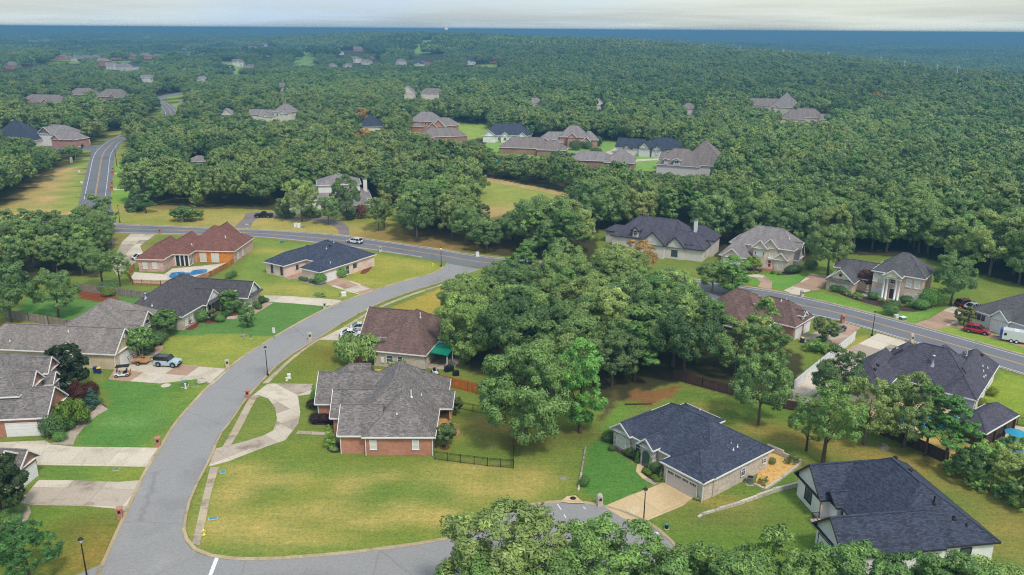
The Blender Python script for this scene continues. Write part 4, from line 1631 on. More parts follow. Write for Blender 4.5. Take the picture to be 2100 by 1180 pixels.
m.box(-4.17, -2.93, 1.235, 1.3, .0, 1.9)
m.build('entry_arch_panel', 'window_glass', h.root)  # flat dark glass arch standing proud of the wall, no hollow behind
h.pipe(4.6, 8.7, .55, .06, 'metal_grey')
h.pipe(5.3, 9.2, .4, .05)
h.pipe(5.4, 8.2, .3, .05)
h.pipe(-4.9, 14.0, .4, .06)
h.spout(6.9, .35)

# ---- white brick house with black roof
h = House('white_house', 'white painted brick house with black shingle roof below the retaining wall', (48.8, 77.6), 8.5, 'painted_brick_white', 'shingle_black', 'trim_dark')
h.wing(-8.2, 0.0, 5.8, 17.4, 'y', 5.2, 6.5, 3.0, 0.72)
h.wing(-13.2, -0.3, -1.0, 6.4, 'x', 'g', 'n', 3.0, 0.86)
h.wing(-10.0, 10.6, -1.0, 17.2, 'x', 'g', 'n', 3.0, 0.92)
h.wing(-8.9, 8.8, -4.0, 12.2, 'x', 'g', 'n', 3.0, 0.7)
h.finish()
h.T = None
h.win(-9.58, 14.0, 'W', .9, 1.5, 1.7, frame='trim_dark')
h.door(-7.84, 9.6, 'W', mat='door_wood')
h.win(-7.75, 7.6, 'W', 1.0, .9, .7, frame='trim_dark')
h.box('downspout', 'fence_cedar', -9.68, -9.56, 10.95, 11.07, 0, 2.8)
h.boxvent(0.2, 12.2)
h.boxvent(0.3, 9.3)
h.pipe(-0.6, 3.4, 1.0, .1, 'plastic_black')
h.pipe(1.2, 2.1, .35, .12, 'plastic_black')
h.pipe(2.4, 1.5, .35, .07, 'plastic_black')
h.win(2.0, 0.38, 'S', 1.0, 1.2, 1.3, frame='trim_dark')
h.garage(-13.2 + .46, 3.1, 'W', 4.6, 2.2)
h.box('condenser_hood', 'metal_galv', 5.4, 6.6, 10.0, 11.0, 0, 1.5)
h.box('porch_slab', 'concrete', -10.8, -8.0, 8.6, 11.0, -.1, .3)
m = MB()
for a, b in (((-10.7, 8.7), (-10.7, 10.9)), ((-10.7, 10.9), (-9.6, 10.9))):
    m.obox((*a, 1.2), (*b, 1.2), .05, .05)
    for t in range(9):
        x, y = a[0] + (b[0] - a[0]) * t / 8, a[1] + (b[1] - a[1]) * t / 8
        m.obox((x, y, .3), (x, y, 1.2), .03, .03)
m.build('railing', 'metal_dark', h.root)

# ---- large navy roofed house south of the main road
h = House('brick_house', 'large cream brick house with dark hipped roof and covered patio below the main road', (72.4, 116.0), 51.1, 'brick_cream', 'shingle_violet')
h.wing(-0.3, 0.0, 10.8, 16.4, 'y', 6.2, 6.4, 3.0, 0.92)
h.wing(3.0, 0.0, 17.1, 6.8, 'x', 'n', 'h', 3.0, 0.92)
h.wing(-1.2, 0.0, 5.0, 5.2, 'x', 2.4, 'n', 3.0, 0.92)
h.wing(5.0, 4.6, 15.4, 11.0, 'x', 'n', 'h', 3.0, 1.0)
h.wing(5.0, 9.6, 12.8, 16.2, 'x', 'n', 'h', 3.0, 1.0)
h.wing(8.0, 3.4, 13.6, 6.8, 'x', 'n', 'g', 3.2, 1.2)
h.wing(-7.4, 12.0, 5.0, 18.8, 'x', 3.4, 'n', 3.0, 0.85)
h.finish()
for x, y in ((6.8, 9.4), (6.2, 7.0), (13.5, 2.4), (-2.5, 14.6), (-4.4, 14.5)):
    h.boxvent(x, y, s=.34)
h.flue(2.6, 7.6, 1.5)
for x, y in ((10.5, 1.6), (11.6, 1.0), (9.2, 1.2), (8.6, .7), (7.6, .8), (9.8, 14.8), (9.2, 14.5)):
    h.pipe(x, y, .3, .05)
h.pipe(11.4, 4.3, .9, .07)
h.win(-.76, 2.6, 'W', .6, 1.9, 1.6)
h.win(.5, .42, 'S', .6, .9, 1.6)
h.win(6.0, .42, 'S', .9, .9, 1.4)
h.win(10.0, .42, 'S', .9, .9, 1.4)
h.box('patio_shade_panel', 'trim_dark', .05, .09, 5.0, 11.4, .1, 2.7)  # flat dark panel on the wall paints the shade under the covered patio
h.spout(-.8, .4)

rp = (-11.7, -3.2)
ca_, sa_ = math.cos(R(51.1)), math.sin(R(51.1))
px_, py_ = 72.4 + rp[0] * ca_ - rp[1] * sa_, 116 + rp[0] * sa_ + rp[1] * ca_
h = House('pool_house', 'open sided pool house with dark hipped roof on brown posts', (px_, py_), 36.5, 'fence_brown', 'shingle_violet')
h.wing(0, 0, 10.4, 4.8, 'x', 'h', 'h', 2.6, 0.75)
h.wing(2.6, 2.4, 6.0, 6.6, 'y', 'n', 'g', 2.6, 0.6, walls=False)
h.finish()
for x in (.6, 3.6, 6.8, 9.8):
    h.box('post', 'fence_brown', x - .12, x + .12, .1, .34, 0, 2.5)

# ---- grey roofed tan brick house
h = House('brick_house', 'tan brick house with wide grey gable roof above the trailer and golf cart', (-89.6, 133.4), -5.8, 'brick_tan', 'shingle_taupe')
h.wing(4.0, 4.2, 19.6, 22.0, 'y', 7.2, 6.5, 3.0, 0.62)
h.wing(-5.0, 0.0, 21.3, 7.7, 'x', 'h', 'g', 3.0, 0.9)
h.wing(11.0, 11.3, 19.6, 17.8, 'x', 'n', 'g', 3.0, 0.9, gable='siding_cream')
h.wing(10.0, 8.4, 20.4, 12.4, 'x', 'n', 'g', 3.0, 0.8)
h.finish()
h.garage(20.93, 4.2, 'E', 4.9, 2.15)
m = MB()
m.lathe([(.22, 4.7), (.22, 5.2), (.05, 5.5)], 6, 0, 20.9, 3.85)
m.build('gable_vent', 'trim_white', h.root)
h.flue(13.0, 6.4, .7, 'metal_galv')
h.pipe(11.2, 3.0, .4, .06)
h.pipe(1.2, 1.2, .3, .05)
h.win(19.16, 14.5, 'E', .7, 1.5, 1.6, 'arch')
h.win(19.16, 14.5, 'E', 3.3, 1.5, .9, 'arch')
h.spout(20.8, .35)
h.win(5.0, .42, 'S', 1.0, 1.2, 1.3)

# ---- charcoal roofed house with white gables
h = House('brick_house', 'pale brick house with charcoal roof, white gables and pillared porch', (-64.4, 150.9), 79.5, 'brick_wash', 'shingle_charcoal')
h.wing(0.0, 0.0, 18.6, 13.2, 'x', 'h', 'h', 3.0, 0.76)
h.wing(13.2, -6.9, 19.4, 6.0, 'y', 'g', 'n', 3.0, 0.9, gable='siding_white')
h.wing(7.3, -0.9, 13.4, 6.0, 'y', 'g', 'n', 3.0, 0.82, gable='siding_white', walls=False)
h.finish()
m = MB()
m.face([(7.5, -.75, 3.0), (13.2, -.75, 3.0), (10.35, -.75, 5.35)])
m.build('gable_panel', 'siding_white', h.root)
for g, y in (((7.3, 13.4), -1.0), ((13.2, 19.4), -7.0)):
    m = MB()
    m.face([(g[0] + .2, y - .45, 3.02), (g[1] - .2, y - .45, 3.02), (g[1] - .3, y + .15, 3.5), (g[0] + .3, y + .15, 3.5)])
    m.face([(g[0] + .2, y - .45, 3.0), (g[0] + .3, y + .15, 3.0), (g[1] - .3, y + .15, 3.0), (g[1] - .2, y - .45, 3.0)])
    m.build('skirt_roof', 'shingle_charcoal', h.roof)
for x in (7.7, 13.0):
    h.column(x, -.6, .1, 2.85, .17)
for x in (1.6, 3.6, 6.2):
    h.win(x, .37, 'S', .7, .8, 1.6, glass='window_blind')
for x in (9.0, 11.6):
    h.win(x, .37, 'S', .6, .8, 1.7)
h.door(10.3, .37, 'S', mat='door_dark')
for x in (14.8, 17.6):
    h.win(x, -6.44, 'S', .8, .9, 1.6, glass='window_blind')
h.win(16.3, -6.44, 'S', 3.9, .5, .8, 'arch', 'window_blind')
h.flue(3.0, 9.6, .9)
h.pipe(1.6, 7.4, .4, .07)

# ---- two storey red brick house with quoins
h = House('brick_house', 'two storey red brick house with white quoins and white garage door', (-73.5, 106.5), 6.7, 'brick_red', 'shingle_grey')
h.wing(-14.0, 2.3, 2.0, 18.0, 'x', 6.0, 6.0, 5.5, 0.5)
h.wing(-12.0, 0.0, 6.4, 7.8, 'x', 'n', 'g', 3.0, 0.82)
h.wing(-5.0, 5.2, 2.6, 9.6, 'x', 'n', 'g', 5.4, 0.9)
h.wing(-5.0, 10.8, 2.6, 15.2, 'x', 'n', 'g', 5.4, 0.9)
h.wing(-3.0, 9.6, 3.6, 13.0, 'x', 'n', 'g', 4.0, 0.9)
h.finish()
h.garage(2.9, .39, 'S', 4.9, 2.1)
h.quoins(6.0, .39, 'S')
h.quoins(3.18, 12.55, 'E', 4)
h.win(2.18, 7.4, 'E', 3.2, 1.2, 2.0, 'arch')
h.win(2.16, 13.6, 'E', 3.6, 1.0, 1.7, 'arch')
h.door(3.12, 9.9 + .9, 'E', mat='door_wood')
h.win(3.12, 11.9, 'E', .4, 1.0, 2.4, 'arch')
h.spout(5.9, .3)

# ---- brick house with two single garages at the left edge
h = House('brick_house', 'rose brick house with two white single garages in gabled fronts', (-62.1, 89.6), 85.1, 'brick_brown', 'shingle_grey')
h.wing(-1.6, 2.0, 6.6, 16.0, 'y', 'g', 'h', 3.0, 0.72)
h.wing(3.0, 0.9, 7.2, 9.0, 'y', 'g', 'n', 2.9, 0.85)
h.finish()
h.garage(5.1, 1.28, 'S', 2.6, 2.1)
h.garage(1.3, 2.38, 'S', 2.6, 2.1)

# ---- red roofed house with the swimming pool
h = House('brick_house', 'pink brick house with red brown hipped roof and orange siding by the swimming pool', (-80.2, 199.9), -2.5, 'brick_pink', 'shingle_redbrown', 'trim_cream')
h.wing(-3.6, 0.0, 10.2, 14.6, 'x', 6.2, 7.2, 3.2, 0.68)
h.wing(-7.6, -3.9, 0.2, 8.0, 'y', 'h', 'n', 3.2, 0.8)
h.wing(-11.0, -8.8, -4.0, 4.0, 'y', 'h', 'n', 3.2, 0.8)
h.wing(-2.2, 9.0, 4.4, 20.0, 'y', 'n', 'g', 3.2, 0.9)
h.finish()
h.box('siding_panel', 'siding_orange', .3, 9.75, .28, .40, 0, 3.05)
h.win(1.9, .28, 'S', .3, 1.5, 2.2, glass='window_blind')
h.win(5.0, .28, 'S', .3, 1.8, 2.2, glass='window_blind')
for x in (-8.9, -6.5):
    h.win(x, -8.38, 'S', .8, 1.0, 1.5, glass='window_blind', frame='trim_cream')
for y in (3.0, 6.2):
    h.win(9.84, y, 'E', .6, 1.0, 1.5, glass='window_blind')
h.box('porch_shade_panel', 'trim_dark', -3.6, .0, -3.50, -3.46, .1, 2.9)  # porch shade put in as a dark sheet behind the curtains
for x in (-3.5, -2.3, -1.2, -.1):
    h.box('curtain', 'curtain_white', x - .14, x + .14, -3.72, -3.56, .2, 2.95)
for y in (-2.9, -2.1, -1.3):
    h.win(-.18, y, 'E', .3, .5, 2.4)
h.pipe(6.6, 4.0, .6, .09)
h.pipe(-1.2, 1.4, .4, .07)

# ---- pink brick house with navy hipped roof
h = House('brick_house', 'peach brick ranch house with low navy hipped roof and white garage door', (-60.3, 190.9), -33.0, 'brick_peach', 'shingle_navy')
h.wing(-0.1, 7.2, 17.9, 20.6, 'x', 7.2, 'h', 3.0, 0.52)
h.wing(0.0, 0.0, 7.1, 12.0, 'y', 'h', 'n', 3.0, 0.58)
h.wing(11.3, 1.0, 18.1, 14.0, 'y', 'h', 'n', 3.0, 0.58)
h.finish()
h.garage(17.66, 4.2, 'E', 4.6, 2.1)
for x in (2.6, 5.9):
    h.win(x, .37, 'S', .7, .55, 1.8, frame='trim_dark')
h.win(17.68, 8.1, 'E', 1.4, .7, .8, frame='trim_dark')
h.win(17.68, 10.4, 'E', .3, 1.2, 2.0)
h.win(17.68, 13.0, 'E', 1.4, 1.0, .8, frame='trim_dark')
h.win(6.68, 4.6, 'E', 1.2, .6, .9, frame='trim_dark')
for x, y in ((7.8, 14.2), (3.2, 11.4)):
    h.boxvent(x, y, 'plastic_blue' if y < 12 else 'plastic_black', .32)
h.pipe(10.4, 13.6, .7, .08, 'metal_galv')
h.pipe(10.0, 11.4, .6, .08, 'metal_galv')
h.pipe(2.2, 5.0, .7, .08, 'metal_galv')
h.pipe(16.6, 6.0, .4, .05)
h.boxvent(10.2, 12.4)

# ---- grey mansion behind the loop drive
h = House('mansion', 'white two storey mansion with pale grey roofs behind oaks on the loop drive', (-72.0, 262.0), 14.0, 'stucco_white', 'shingle_weathered')
h.wing(-2.0, 0.0, 26.0, 15.0, 'x', 7.5, 7.5, 3.3, 0.5)
h.wing(-3.0, -6.0, 6.0, 6.0, 'y', 'h', 'n', 3.1, 0.55)
h.wing(14.0, -9.5, 24.5, 6.0, 'y', 'h', 'n', 3.1, 0.58)
h.wing(8.5, 3.0, 23.0, 14.0, 'x', 6.5, 6.5, 7.6, 0.48)
h.finish()
h.chimney(24.6, 9.0, 1.3, 1.1, 8.0)
h.win(8.86, 7.0, 'W', 5.6, .9, 1.4)
for x in (10.0, 12.0):
    h.win(x, .38, 'S', .6, 1.1, 2.0)
h.garage(1.5, -5.6, 'S', 4.8, 2.2)
for x in (15.6, 18.8):
    h.win(x, -9.08, 'S', .8, 1.0, 1.5)
h.box('roof_cupola', 'metal_grey', 15.4, 16.6, 8.0, 9.0, 9.9, 10.35)

# ---- dark roofed house in the trees
h = House('stone_house', 'big cream house with violet grey roof and dormer behind the rust coloured tree', (44.4, 205.0), -28.0, 'stucco_grey', 'shingle_violet', 'trim_dark')
h.wing(-21.0, 1.5, 2.0, 14.0, 'x', 6.0, 6.5, 4.0, 0.78)
h.wing(-5.4, 0.0, 0.2, 8.0, 'y', 'g', 'n', 3.2, 1.0)
h.wing(-11.8, -1.6, -4.6, 8.0, 'y', 'g', 'n', 3.6, 0.95)
h.wing(-4.0, 0.6, 5.0, 9.6, 'x', 'n', 'h', 3.2, 0.8)
h.wing(-1.0, 7.0, 6.0, 14.5, 'x', 'n', 'h', 4.4, 0.8)
h.wing(-25.5, 8.0, -18.0, 13.0, 'x', 'h', 'n', 3.4, 0.6)
h.wing(-15.2, 1.2, -12.8, 7.0, 'y', 'g', 'n', 6.0, 0.9, 'stucco_white', z0=4.2)
h.finish()
h.win(-14.0, 1.64, 'S', 4.7, .9, 1.2, 'arch', frame='trim_white')
h.win(-2.6, .44, 'S', .8, 1.5, 1.5, frame='trim_dark')
h.win(-8.2, -1.1, 'S', 4.4, .5, 1.0)
h.win(-9.6, -1.1, 'S', 1.2, 1.0, 1.4)
h.win(4.5, 4.0, 'E', .8, .6, 1.2)
h.chimney(0.2, 9.0, .8, .7, 8.9, 'stucco_white')

# ---- two storey beige house
h = House('brick_house', 'two storey beige brick house with many gables above a small yellow green tree', (65.2, 196.9), -32.0, 'brick_beige', 'shingle_weathered')
h.wing(-11.8, 0.6, 4.7, 10.4, 'x', 5.6, 4.6, 5.5, 0.84)
h.wing(-5.5, -1.2, -1.5, 6.0, 'y', 'g', 'n', 5.4, 1.05)
h.wing(-3.4, -0.4, 1.0, 6.0, 'y', 'g', 'n', 5.6, 1.1)
h.wing(-0.2, -0.6, 3.5, 6.0, 'y', 'g', 'n', 3.0, 0.95)
h.wing(-13.0, -3.2, -5.6, 7.0, 'x', 'h', 'h', 2.8, 0.85)
h.wing(-12.2, -3.8, -7.0, 4.0, 'y', 'g', 'n', 2.8, 0.85)
h.wing(1.5, 1.6, 5.6, 8.2, 'x', 'n', 'g', 2.8, 1.2)
h.finish()
h.win(-3.5, -.76, 'S', 3.3, .9, 1.7, 'arch', 'window_blind')
for x in (-4.5, -2.5):
    h.win(x, -.76, 'S', 3.5, .35, .8, glass='window_glass')
h.win(-.5, .06, 'S', 3.4, 1.3, 1.9, 'arch')
h.box('bay_base', 'trim_white', -1.4, .4, -.5, .1, 2.7, 3.1)
h.win(1.65, -.12, 'S', .5, 1.1, 1.8, 'arch', 'window_blind')
h.door(-1.0, .08, 'S', .5, 1.0, 2.0, 'door_red')
h.box('porch_step', 'brick_rose', -2.4, .0, -1.4, .2, -.1, .5)
h.garage(-9.6, -3.3, 'S', 4.0, 2.1)
h.pipe(2.4, 3.6, .8, .08)

# ---- colonial with columns
ox, oy = G(1670 + 820 / 6.983, 500 + 380 / 6.983, 6.1)
h = House('brick_house', 'two storey brick house with white columned portico and slate grey roof', (ox, oy), -38.2, 'brick_blush', 'shingle_slate')
h.wing(0.0, 0.0, 11.2, 9.8, 'x', 'h', 'h', 6.1, 0.82)
h.wing(2.9, -2.0, 6.9, 4.0, 'y', 'g', 'n', 6.0, 0.75, walls=False, gable='siding_cream')
h.wing(-9.4, -1.8, -2.8, 8.0, 'y', 'g', 'n', 2.7, 0.85, gable='siding_cream')
h.wing(-6.4, 2.6, 1.0, 10.6, 'x', 'n', 'n', 3.0, 0.8)
h.wing(-10.2, 6.6, -3.0, 11.6, 'x', 'g', 'n', 3.6, 0.7, wall='siding_cream')
h.finish()
m = MB()
m.face([(3.2, -1.8, 6.0), (6.6, -1.8, 6.0), (4.9, -1.8, 7.2)])
m.box(3.2, 6.6, -1.75, -1.5, 5.3, 5.95)
for x in (3.2, 6.35):
    m.box(x, x + .25, -1.5, .4, 5.3, 5.95)
m.build('pediment', 'siding_cream', h.root)
for x in (3.3, 4.0, 5.8, 6.5):
    h.column(x, -1.55, .3, 5.35, .24)
h.box('porch_floor', 'brick_rose', 2.6, 7.2, -2.2, .4, -.2, .3)
h.door(4.9, .39, 'S', .3, 1.3, 2.3, 'door_dark')
h.win(4.9, .39, 'S', 3.8, 1.4, 1.0)
for x in (1.0, 2.3, 7.9, 9.6):
    h.win(x, .39, 'S', 3.7, .95, 1.6, glass='window_blind')
    h.win(x, .39, 'S', .5, .95, 1.7, 'arch', 'window_blind')
for x in (-7.6, -4.9):
    h.win(x, -1.37, 'S', .6, .9, 1.3, glass='window_blind')
m = MB()
m.lathe([(.36, -.02), (.36, .04)], 14)
o = m.build('round_vent', 'trim_dark', h.root, (-6.1, -1.40, 4.1))
o.rotation_euler = (R(90), 0, 0)
m = MB()
m.face([(-9.3, -2.15, 2.7), (-2.9, -2.15, 2.7), (-3.0, -1.42, 3.2), (-9.2, -1.42, 3.2)])
m.face([(-9.3, -2.15, 2.65), (-9.2, -1.42, 2.65), (-3.0, -1.42, 2.65), (-2.9, -2.15, 2.65)])
m.build('skirt_roof', 'shingle_slate', h.roof)

# ---- white house at the right edge
h = House('white_house', 'white rendered house with slate roof behind the red car and cargo trailer', (93.6, 159.0), -61.4, 'stucco_white', 'shingle_slate')
h.wing(0.0, 0.0, 24.0, 14.5, 'x', 6.8, 7.0, 3.0, 0.6)
h.wing(4.8, -1.0, 8.8, 7.0, 'y', 'g', 'n', 3.0, 0.95)
h.wing(9.8, 0.8, 17.0, 8.0, 'y', 'h', 'n', 3.1, 0.7)
h.finish()
for x in (1.3, 2.2, 3.1):
    h.win(x, .37, 'S', 1.4, .5, .9, frame='trim_dark')
h.win(12.2, 1.18, 'S', .6, 1.5, 1.5, frame='trim_dark')

# ---- brown roofed brick house with garages facing the drive
h = House('brick_house', 'brick house with chestnut brown roof, side dormer and two white garage doors', (54.2, 147.1), 48.3, 'brick_rose', 'shingle_brown')
h.wing(-5.2, 4.2, 9.0, 19.0, 'y', 6.8, 5.5, 3.0, 0.64)
h.wing(0.0, 0.0, 9.0, 8.0, 'y', 3.6, 'n', 3.0, 0.8)
h.wing(-8.0, 6.6, 2.0, 14.0, 'x', 'h', 'n', 3.0, 0.72)
h.wing(3.5, -0.05, 5.5, 5.0, 'y', 'g', 'n', 4.3, 0.9, 'siding_white', z0=3.2)
h.finish()
h.garage(6.6, .39, 'S', 2.9, 2.1)
h.garage(2.6, .39, 'S', 2.9, 2.1)
h.win(4.5, .31, 'S', 4.35, .7, .7)
for x, y in ((3.4, 12.6), (3.2, 10.8), (3.0, 9.2), (-.8, 8.4)):
    h.boxvent(x, y, 'brick_red', .32)
h.pipe(4.0, 5.0, .4, .06)
h.pipe(4.6, 4.2, .4, .06)


# ---------------------------------------------------------------- middle distance houses
def mid_house(name, label, px, py, rot, wall, roof, wings, wins=(), trim='trim_white', z=None, cat='house', group=None):
    x, y = G(px, py)
    h = House(name, label, (x, y, tz(x, y) if z is None else z), rot, wall, roof, trim, group=group, cat=cat)
    for w in wings:
        h.wing(*w[0], **w[1]) if isinstance(w[0], tuple) else h.wing(*w)
    h.finish()
    for w in wins:
        h.win(*w)
    return h


mid_house('brick_house', 'two storey red brick house with grey hipped roof in a clearing beside the green field', 883, 272, -12, 'brick_red', 'shingle_weathered',
          [(-13, 0, 4, 13, 'x', 5.5, 5.0, 6.2, .75), (-11, -2, -4, 6, 'y', 'h', 'n', 3.4, .7), (2, -4, 10, 9, 'y', 'g', 'n', 4.0, 1.0), (0, -5, 5.5, 6, 'y', 'g', 'n', 3.6, .95), (4, 2, 14, 12, 'x', 'n', 'h', 4.0, .8)],
          [(-6, -.02 + .42, 'S', 3.6, 1.2, 1.6), (-1, .42, 'S', .6, 1.4, 2.4, 'arch'), (-3, .42, 'S', 3.8, 1.0, 1.5), (2.8, -4.5, 'S', 1, 1.2, 1.5), (4.0, -4.5, 'S', 1, .8, 1.5), (-1, .42, 'S', 4.0, 1.0, 1.4)])
mid_house('brown_house', 'low brown roofed house half hidden by trees below the red brick house', 915, 292, 18, 'brick_brown', 'shingle_mauve',
          [(-14, 0, 12, 13, 'x', 'h', 'h', 3.0, .6), (-16, -4, -7, 6, 'y', 'h', 'n', 3.0, .6)])
mid_house('white_house', 'white house with navy roof and three curved gables in the middle distance', 1042, 292, -6, 'painted_brick_white', 'shingle_navy',
          [(-13, 0, 12, 13, 'x', 5.5, 6.5, 3.6, .85), (-13.5, -3, -6, 6, 'y', 'g', 'n', 3.6, .75), (-4, -2, 1, 6, 'y', 'g', 'n', 3.4, .8), (5, -3, 10.5, 6, 'y', 'g', 'n', 3.4, .75)],
          [(-9.6, -2.55, 'S', 1, 1.4, 1.5, 'arch'), (-1.5, -1.55, 'S', 1, 1.6, 1.4, 'arch'), (3, .45, 'S', .4, 1.6, 2.3, 'arch'), (7.7, -2.5, 'S', 1, 2.4, 1.4), (-5, .42, 'S', 1, 1, 1.4)], 'trim_white')
mid_house('brown_house', 'brown roofed house in front of the white house with curved gables', 1085, 318, -10, 'brick_brown', 'shingle_mauve',
          [(-15, 0, 10, 12, 'x', 'h', 'h', 3.2, .75), (4, -4, 14, 9, 'y', 'h', 'n', 3.2, .7), (8, -2, 18, 7, 'x', 'n', 'h', 3.0, .7)])
mid_house('brick_house', 'rose brick house with steep grey gables and white porch in the middle distance', 1170, 303, -4, 'brick_rose', 'shingle_weathered',
          [(-6, 1, 9, 12, 'x', 5.5, 5.5, 5.2, .95), (-16, 2, -4, 11, 'x', 'h', 'n', 3.6, .8), (-2, -2, 3, 6, 'y', 'g', 'n', 5.4, .95), (5.5, -3, 10, 6, 'y', 'g', 'n', 3.6, 1.0), (-15, -2, -11, 6, 'y', 'g', 'n', 3.2, .9), (8, 0, 14, 8, 'x', 'n', 'h', 4.0, 1.0), (-8, -3, -4, 4, 'y', 'h', 'n', 3.0, .4)],
          [(.5, -1.5, 'S', 4.0, 1.2, 1.4), (-6, -2.5, 'S', .3, 1.8, 2.2, 'arch'), (.5, -1.5, 'S', .8, 1.6, 1.6), (7.7, -2.5, 'S', .6, 1.4, 1.8, 'arch'), (-13, -1.5, 'S', .8, 1.2, 1.4)])
mid_house('white_house', 'long white house with black roof and grey gables beside the pale forecourt', 1325, 320, -28, 'siding_white', 'shingle_black',
          [(-4, 2, 16, 15, 'x', 6.5, 6.5, 3.6, .7), (-16, 0, -2, 9, 'x', 'g', 'n', 3.4, .85), (-11, -3, -7, 4, 'y', 'g', 'n', 3.2, .9), (-3, -4, 3, 6, 'y', 'g', 'n', 4.0, 1.0), (3, -3, 9, 6, 'y', 'g', 'n', 3.4, .7)],
          [(-9, -2.5, 'S', .8, 1.8, 1.5), (-13.5, .42, 'S', .8, .9, 1.4), (0, -3.5, 'S', 3.8, 1, 1.4), (6, -2.5, 'S', 1, 1.2, 1.4), (15.6, 5, 'E', 1, .9, 1.4), (15.6, 8, 'E', 1, .9, 1.4), (15.6, 11, 'E', 1, .9, 1.4)], 'trim_dark')
hh = mid_house('stucco_house', 'tall taupe roofed house with three white dormers above the oak wood', 1402, 362, -24, 'stucco_grey', 'shingle_mauve',
               [(-12, 0, 6, 13, 'x', 6.0, 6.0, 4.2, .95), (-4, 4, 16, 18, 'y', 6, 7, 4.4, .95), ((-9, -.5, -6.6, 6, 'y', 'g', 'n', 6.4, .5, 'siding_white'), dict(z0=4.4)), ((-5, -.5, -1.6, 6, 'y', 'g', 'n', 6.4, .5, 'siding_white'), dict(z0=4.4)), (-14, 12, -2, 20, 'x', 'g', 'n', 4.0, .8)],
               [(-7.8, -.03, 'S', 5.0, .9, 1.1), (-3.3, -.03, 'S', 5.0, 1.6, 1.1)])
mid_house('grey_house', 'grey roof of a low house showing above trees by the turning circle', 1240, 345, -14, 'brick_brown', 'shingle_weathered',
          [(-16, 0, 4, 11, 'x', 'h', 'h', 3.0, .6), (0, -4, 13, 9, 'y', 'h', 'h', 3.2, .85)])
mid_house('navy_house', 'small dark blue hipped roof among the trees near the yellow tree', 762, 272, 10, 'brick_cream', 'shingle_black', [(-8, 0, 8, 13, 'y', 'h', 'h', 3.2, .8)])
mid_house('brick_house', 'two storey taupe roofed house behind oaks by the entrance wall', 112, 300, -18, 'brick_rose', 'shingle_weathered',
          [(-14, 2, 6, 14, 'x', 6, 6, 6.0, .6), (-9, -1, 0, 8, 'y', 'g', 'n', 6.0, .75, 'stucco_white', 'shingle_mauve'), (2, -3, 16, 7, 'x', 'n', 'h', 4.2, .75), (2, -4, 8, 5, 'y', 'g', 'n', 4.0, .8)],
          [(-6, -.5, 'S', 4.0, 1.6, 1.5), (-3, -.5, 'S', 4.0, 1.6, 1.5)])
mid_house('navy_house', 'dark blue hipped roof at the wood edge beside the taupe roofed house', 22, 303, 0, 'brick_cream', 'shingle_black', [(-12, 0, 12, 16, 'y', 'h', 'h', 3.4, .8)])
mid_house('grey_house', 'pale grey two storey house with chimney like turret above the wood', 572, 250, -16, 'brick_cream', 'shingle_weathered',
          [(-4, 0, 9, 11, 'x', 5, 5, 6.2, .85), (-14, 0, -2, 9, 'x', 'g', 'n', 3.4, .8), (2, -3, 7, 5, 'y', 'g', 'n', 5.4, .9), (-10, -3, -5, 5, 'y', 'g', 'n', 3.2, .9)],
          [(4.5, -2.5, 'S', 1, 1.8, 3.6, 'arch'), (-7.5, -2.5, 'S', 1, 1.4, 1.4), (-1, .42, 'S', 3.6, 1.2, 1.5)])
mid_house('grey_house', 'small grey roof beside the pale two storey house above the wood', 530, 246, -10, 'brick_cream', 'shingle_weathered', [(-7, 0, 5, 8, 'x', 'g', 'h', 3.2, .8)])
mid_house('grey_house', 'little grey gable roof at the end of the row above the wood', 465, 246, -10, 'brick_cream', 'shingle_weathered', [(-5, 0, 5, 8, 'y', 'g', 'h', 3.2, .8)])
mid_house('shed', 'pale shed roof showing among oaks by the bright lawn', 405, 352, -10, 'stucco_white', 'shingle_weathered', [(-5, 0, 4, 7, 'x', 'h', 'h', 4.2, .55)], cat='shed')
mid_house('violet_house', 'long violet grey roofs of a row house beyond the oaks', 88, 222, -8, 'brick_rose', 'shingle_mauve',
          [(-20, 0, 16, 14, 'x', 'h', 'h', 4.0, .7), (-10, -4, -4, 6, 'y', 'g', 'n', 4.0, .9), (2, -4, 8, 6, 'y', 'g', 'n', 4.0, .9), (8, -3, 18, 9, 'y', 'h', 'n', 4.0, .7)])
mid_house('violet_house', 'violet grey hipped roof beside a rounded dark tree beyond the oaks', 165, 208, 4, 'brick_rose', 'shingle_mauve', [(-10, 0, 12, 12, 'x', 'h', 'h', 5.0, .8)])
mid_house('violet_house', 'violet grey roof with a white gable beside the bend in the road', 228, 210, -8, 'brick_rose', 'shingle_mauve',
          [(-14, 0, 12, 14, 'x', 'h', 'h', 4.0, .8), (0, -3, 6, 6, 'y', 'g', 'n', 4.0, .9), (6, -5, 14, 8, 'y', 'h', 'n', 4.0, .8)], [(3, -2.5, 'S', 2, 1.4, 1.6)])
mid_house('brown_house', 'long brown roofed house on the forest edge, behind the pale gabled house', 1558, 232, -12, 'brick_wash', 'shingle_mauve', [(-12, 0, 20, 12, 'x', 'g', 'h', 5.0, .75), (-10, -3, -4, 6, 'y', 'g', 'n', 5.0, .9)])
mid_house('grey_house', 'pale grey high roofed house with white dormer on the forest edge', 1608, 240, -20, 'brick_wash', 'shingle_weathered', [(-10, 0, 10, 16, 'y', 'h', 'h', 6.0, .95), (-8, -2, -4, 6, 'y', 'g', 'n', 6.0, 1)], [(-6, -1.5, 'S', 4.5, 1.2, 1.6)])
mid_house('peach_house', 'large taupe roofed house with peach walls on the forest edge', 1645, 256, -16, 'brick_peach', 'shingle_mauve',
          [(-10, 2, 14, 16, 'x', 7, 7, 4.0, .75), (-14, -6, 2, 6, 'y', 'h', 'n', 3.6, .7), (10, 0, 22, 9, 'x', 'n', 'h', 3.4, .7)], [(6, 2.4, 'S', 1, 2, 1.5)])
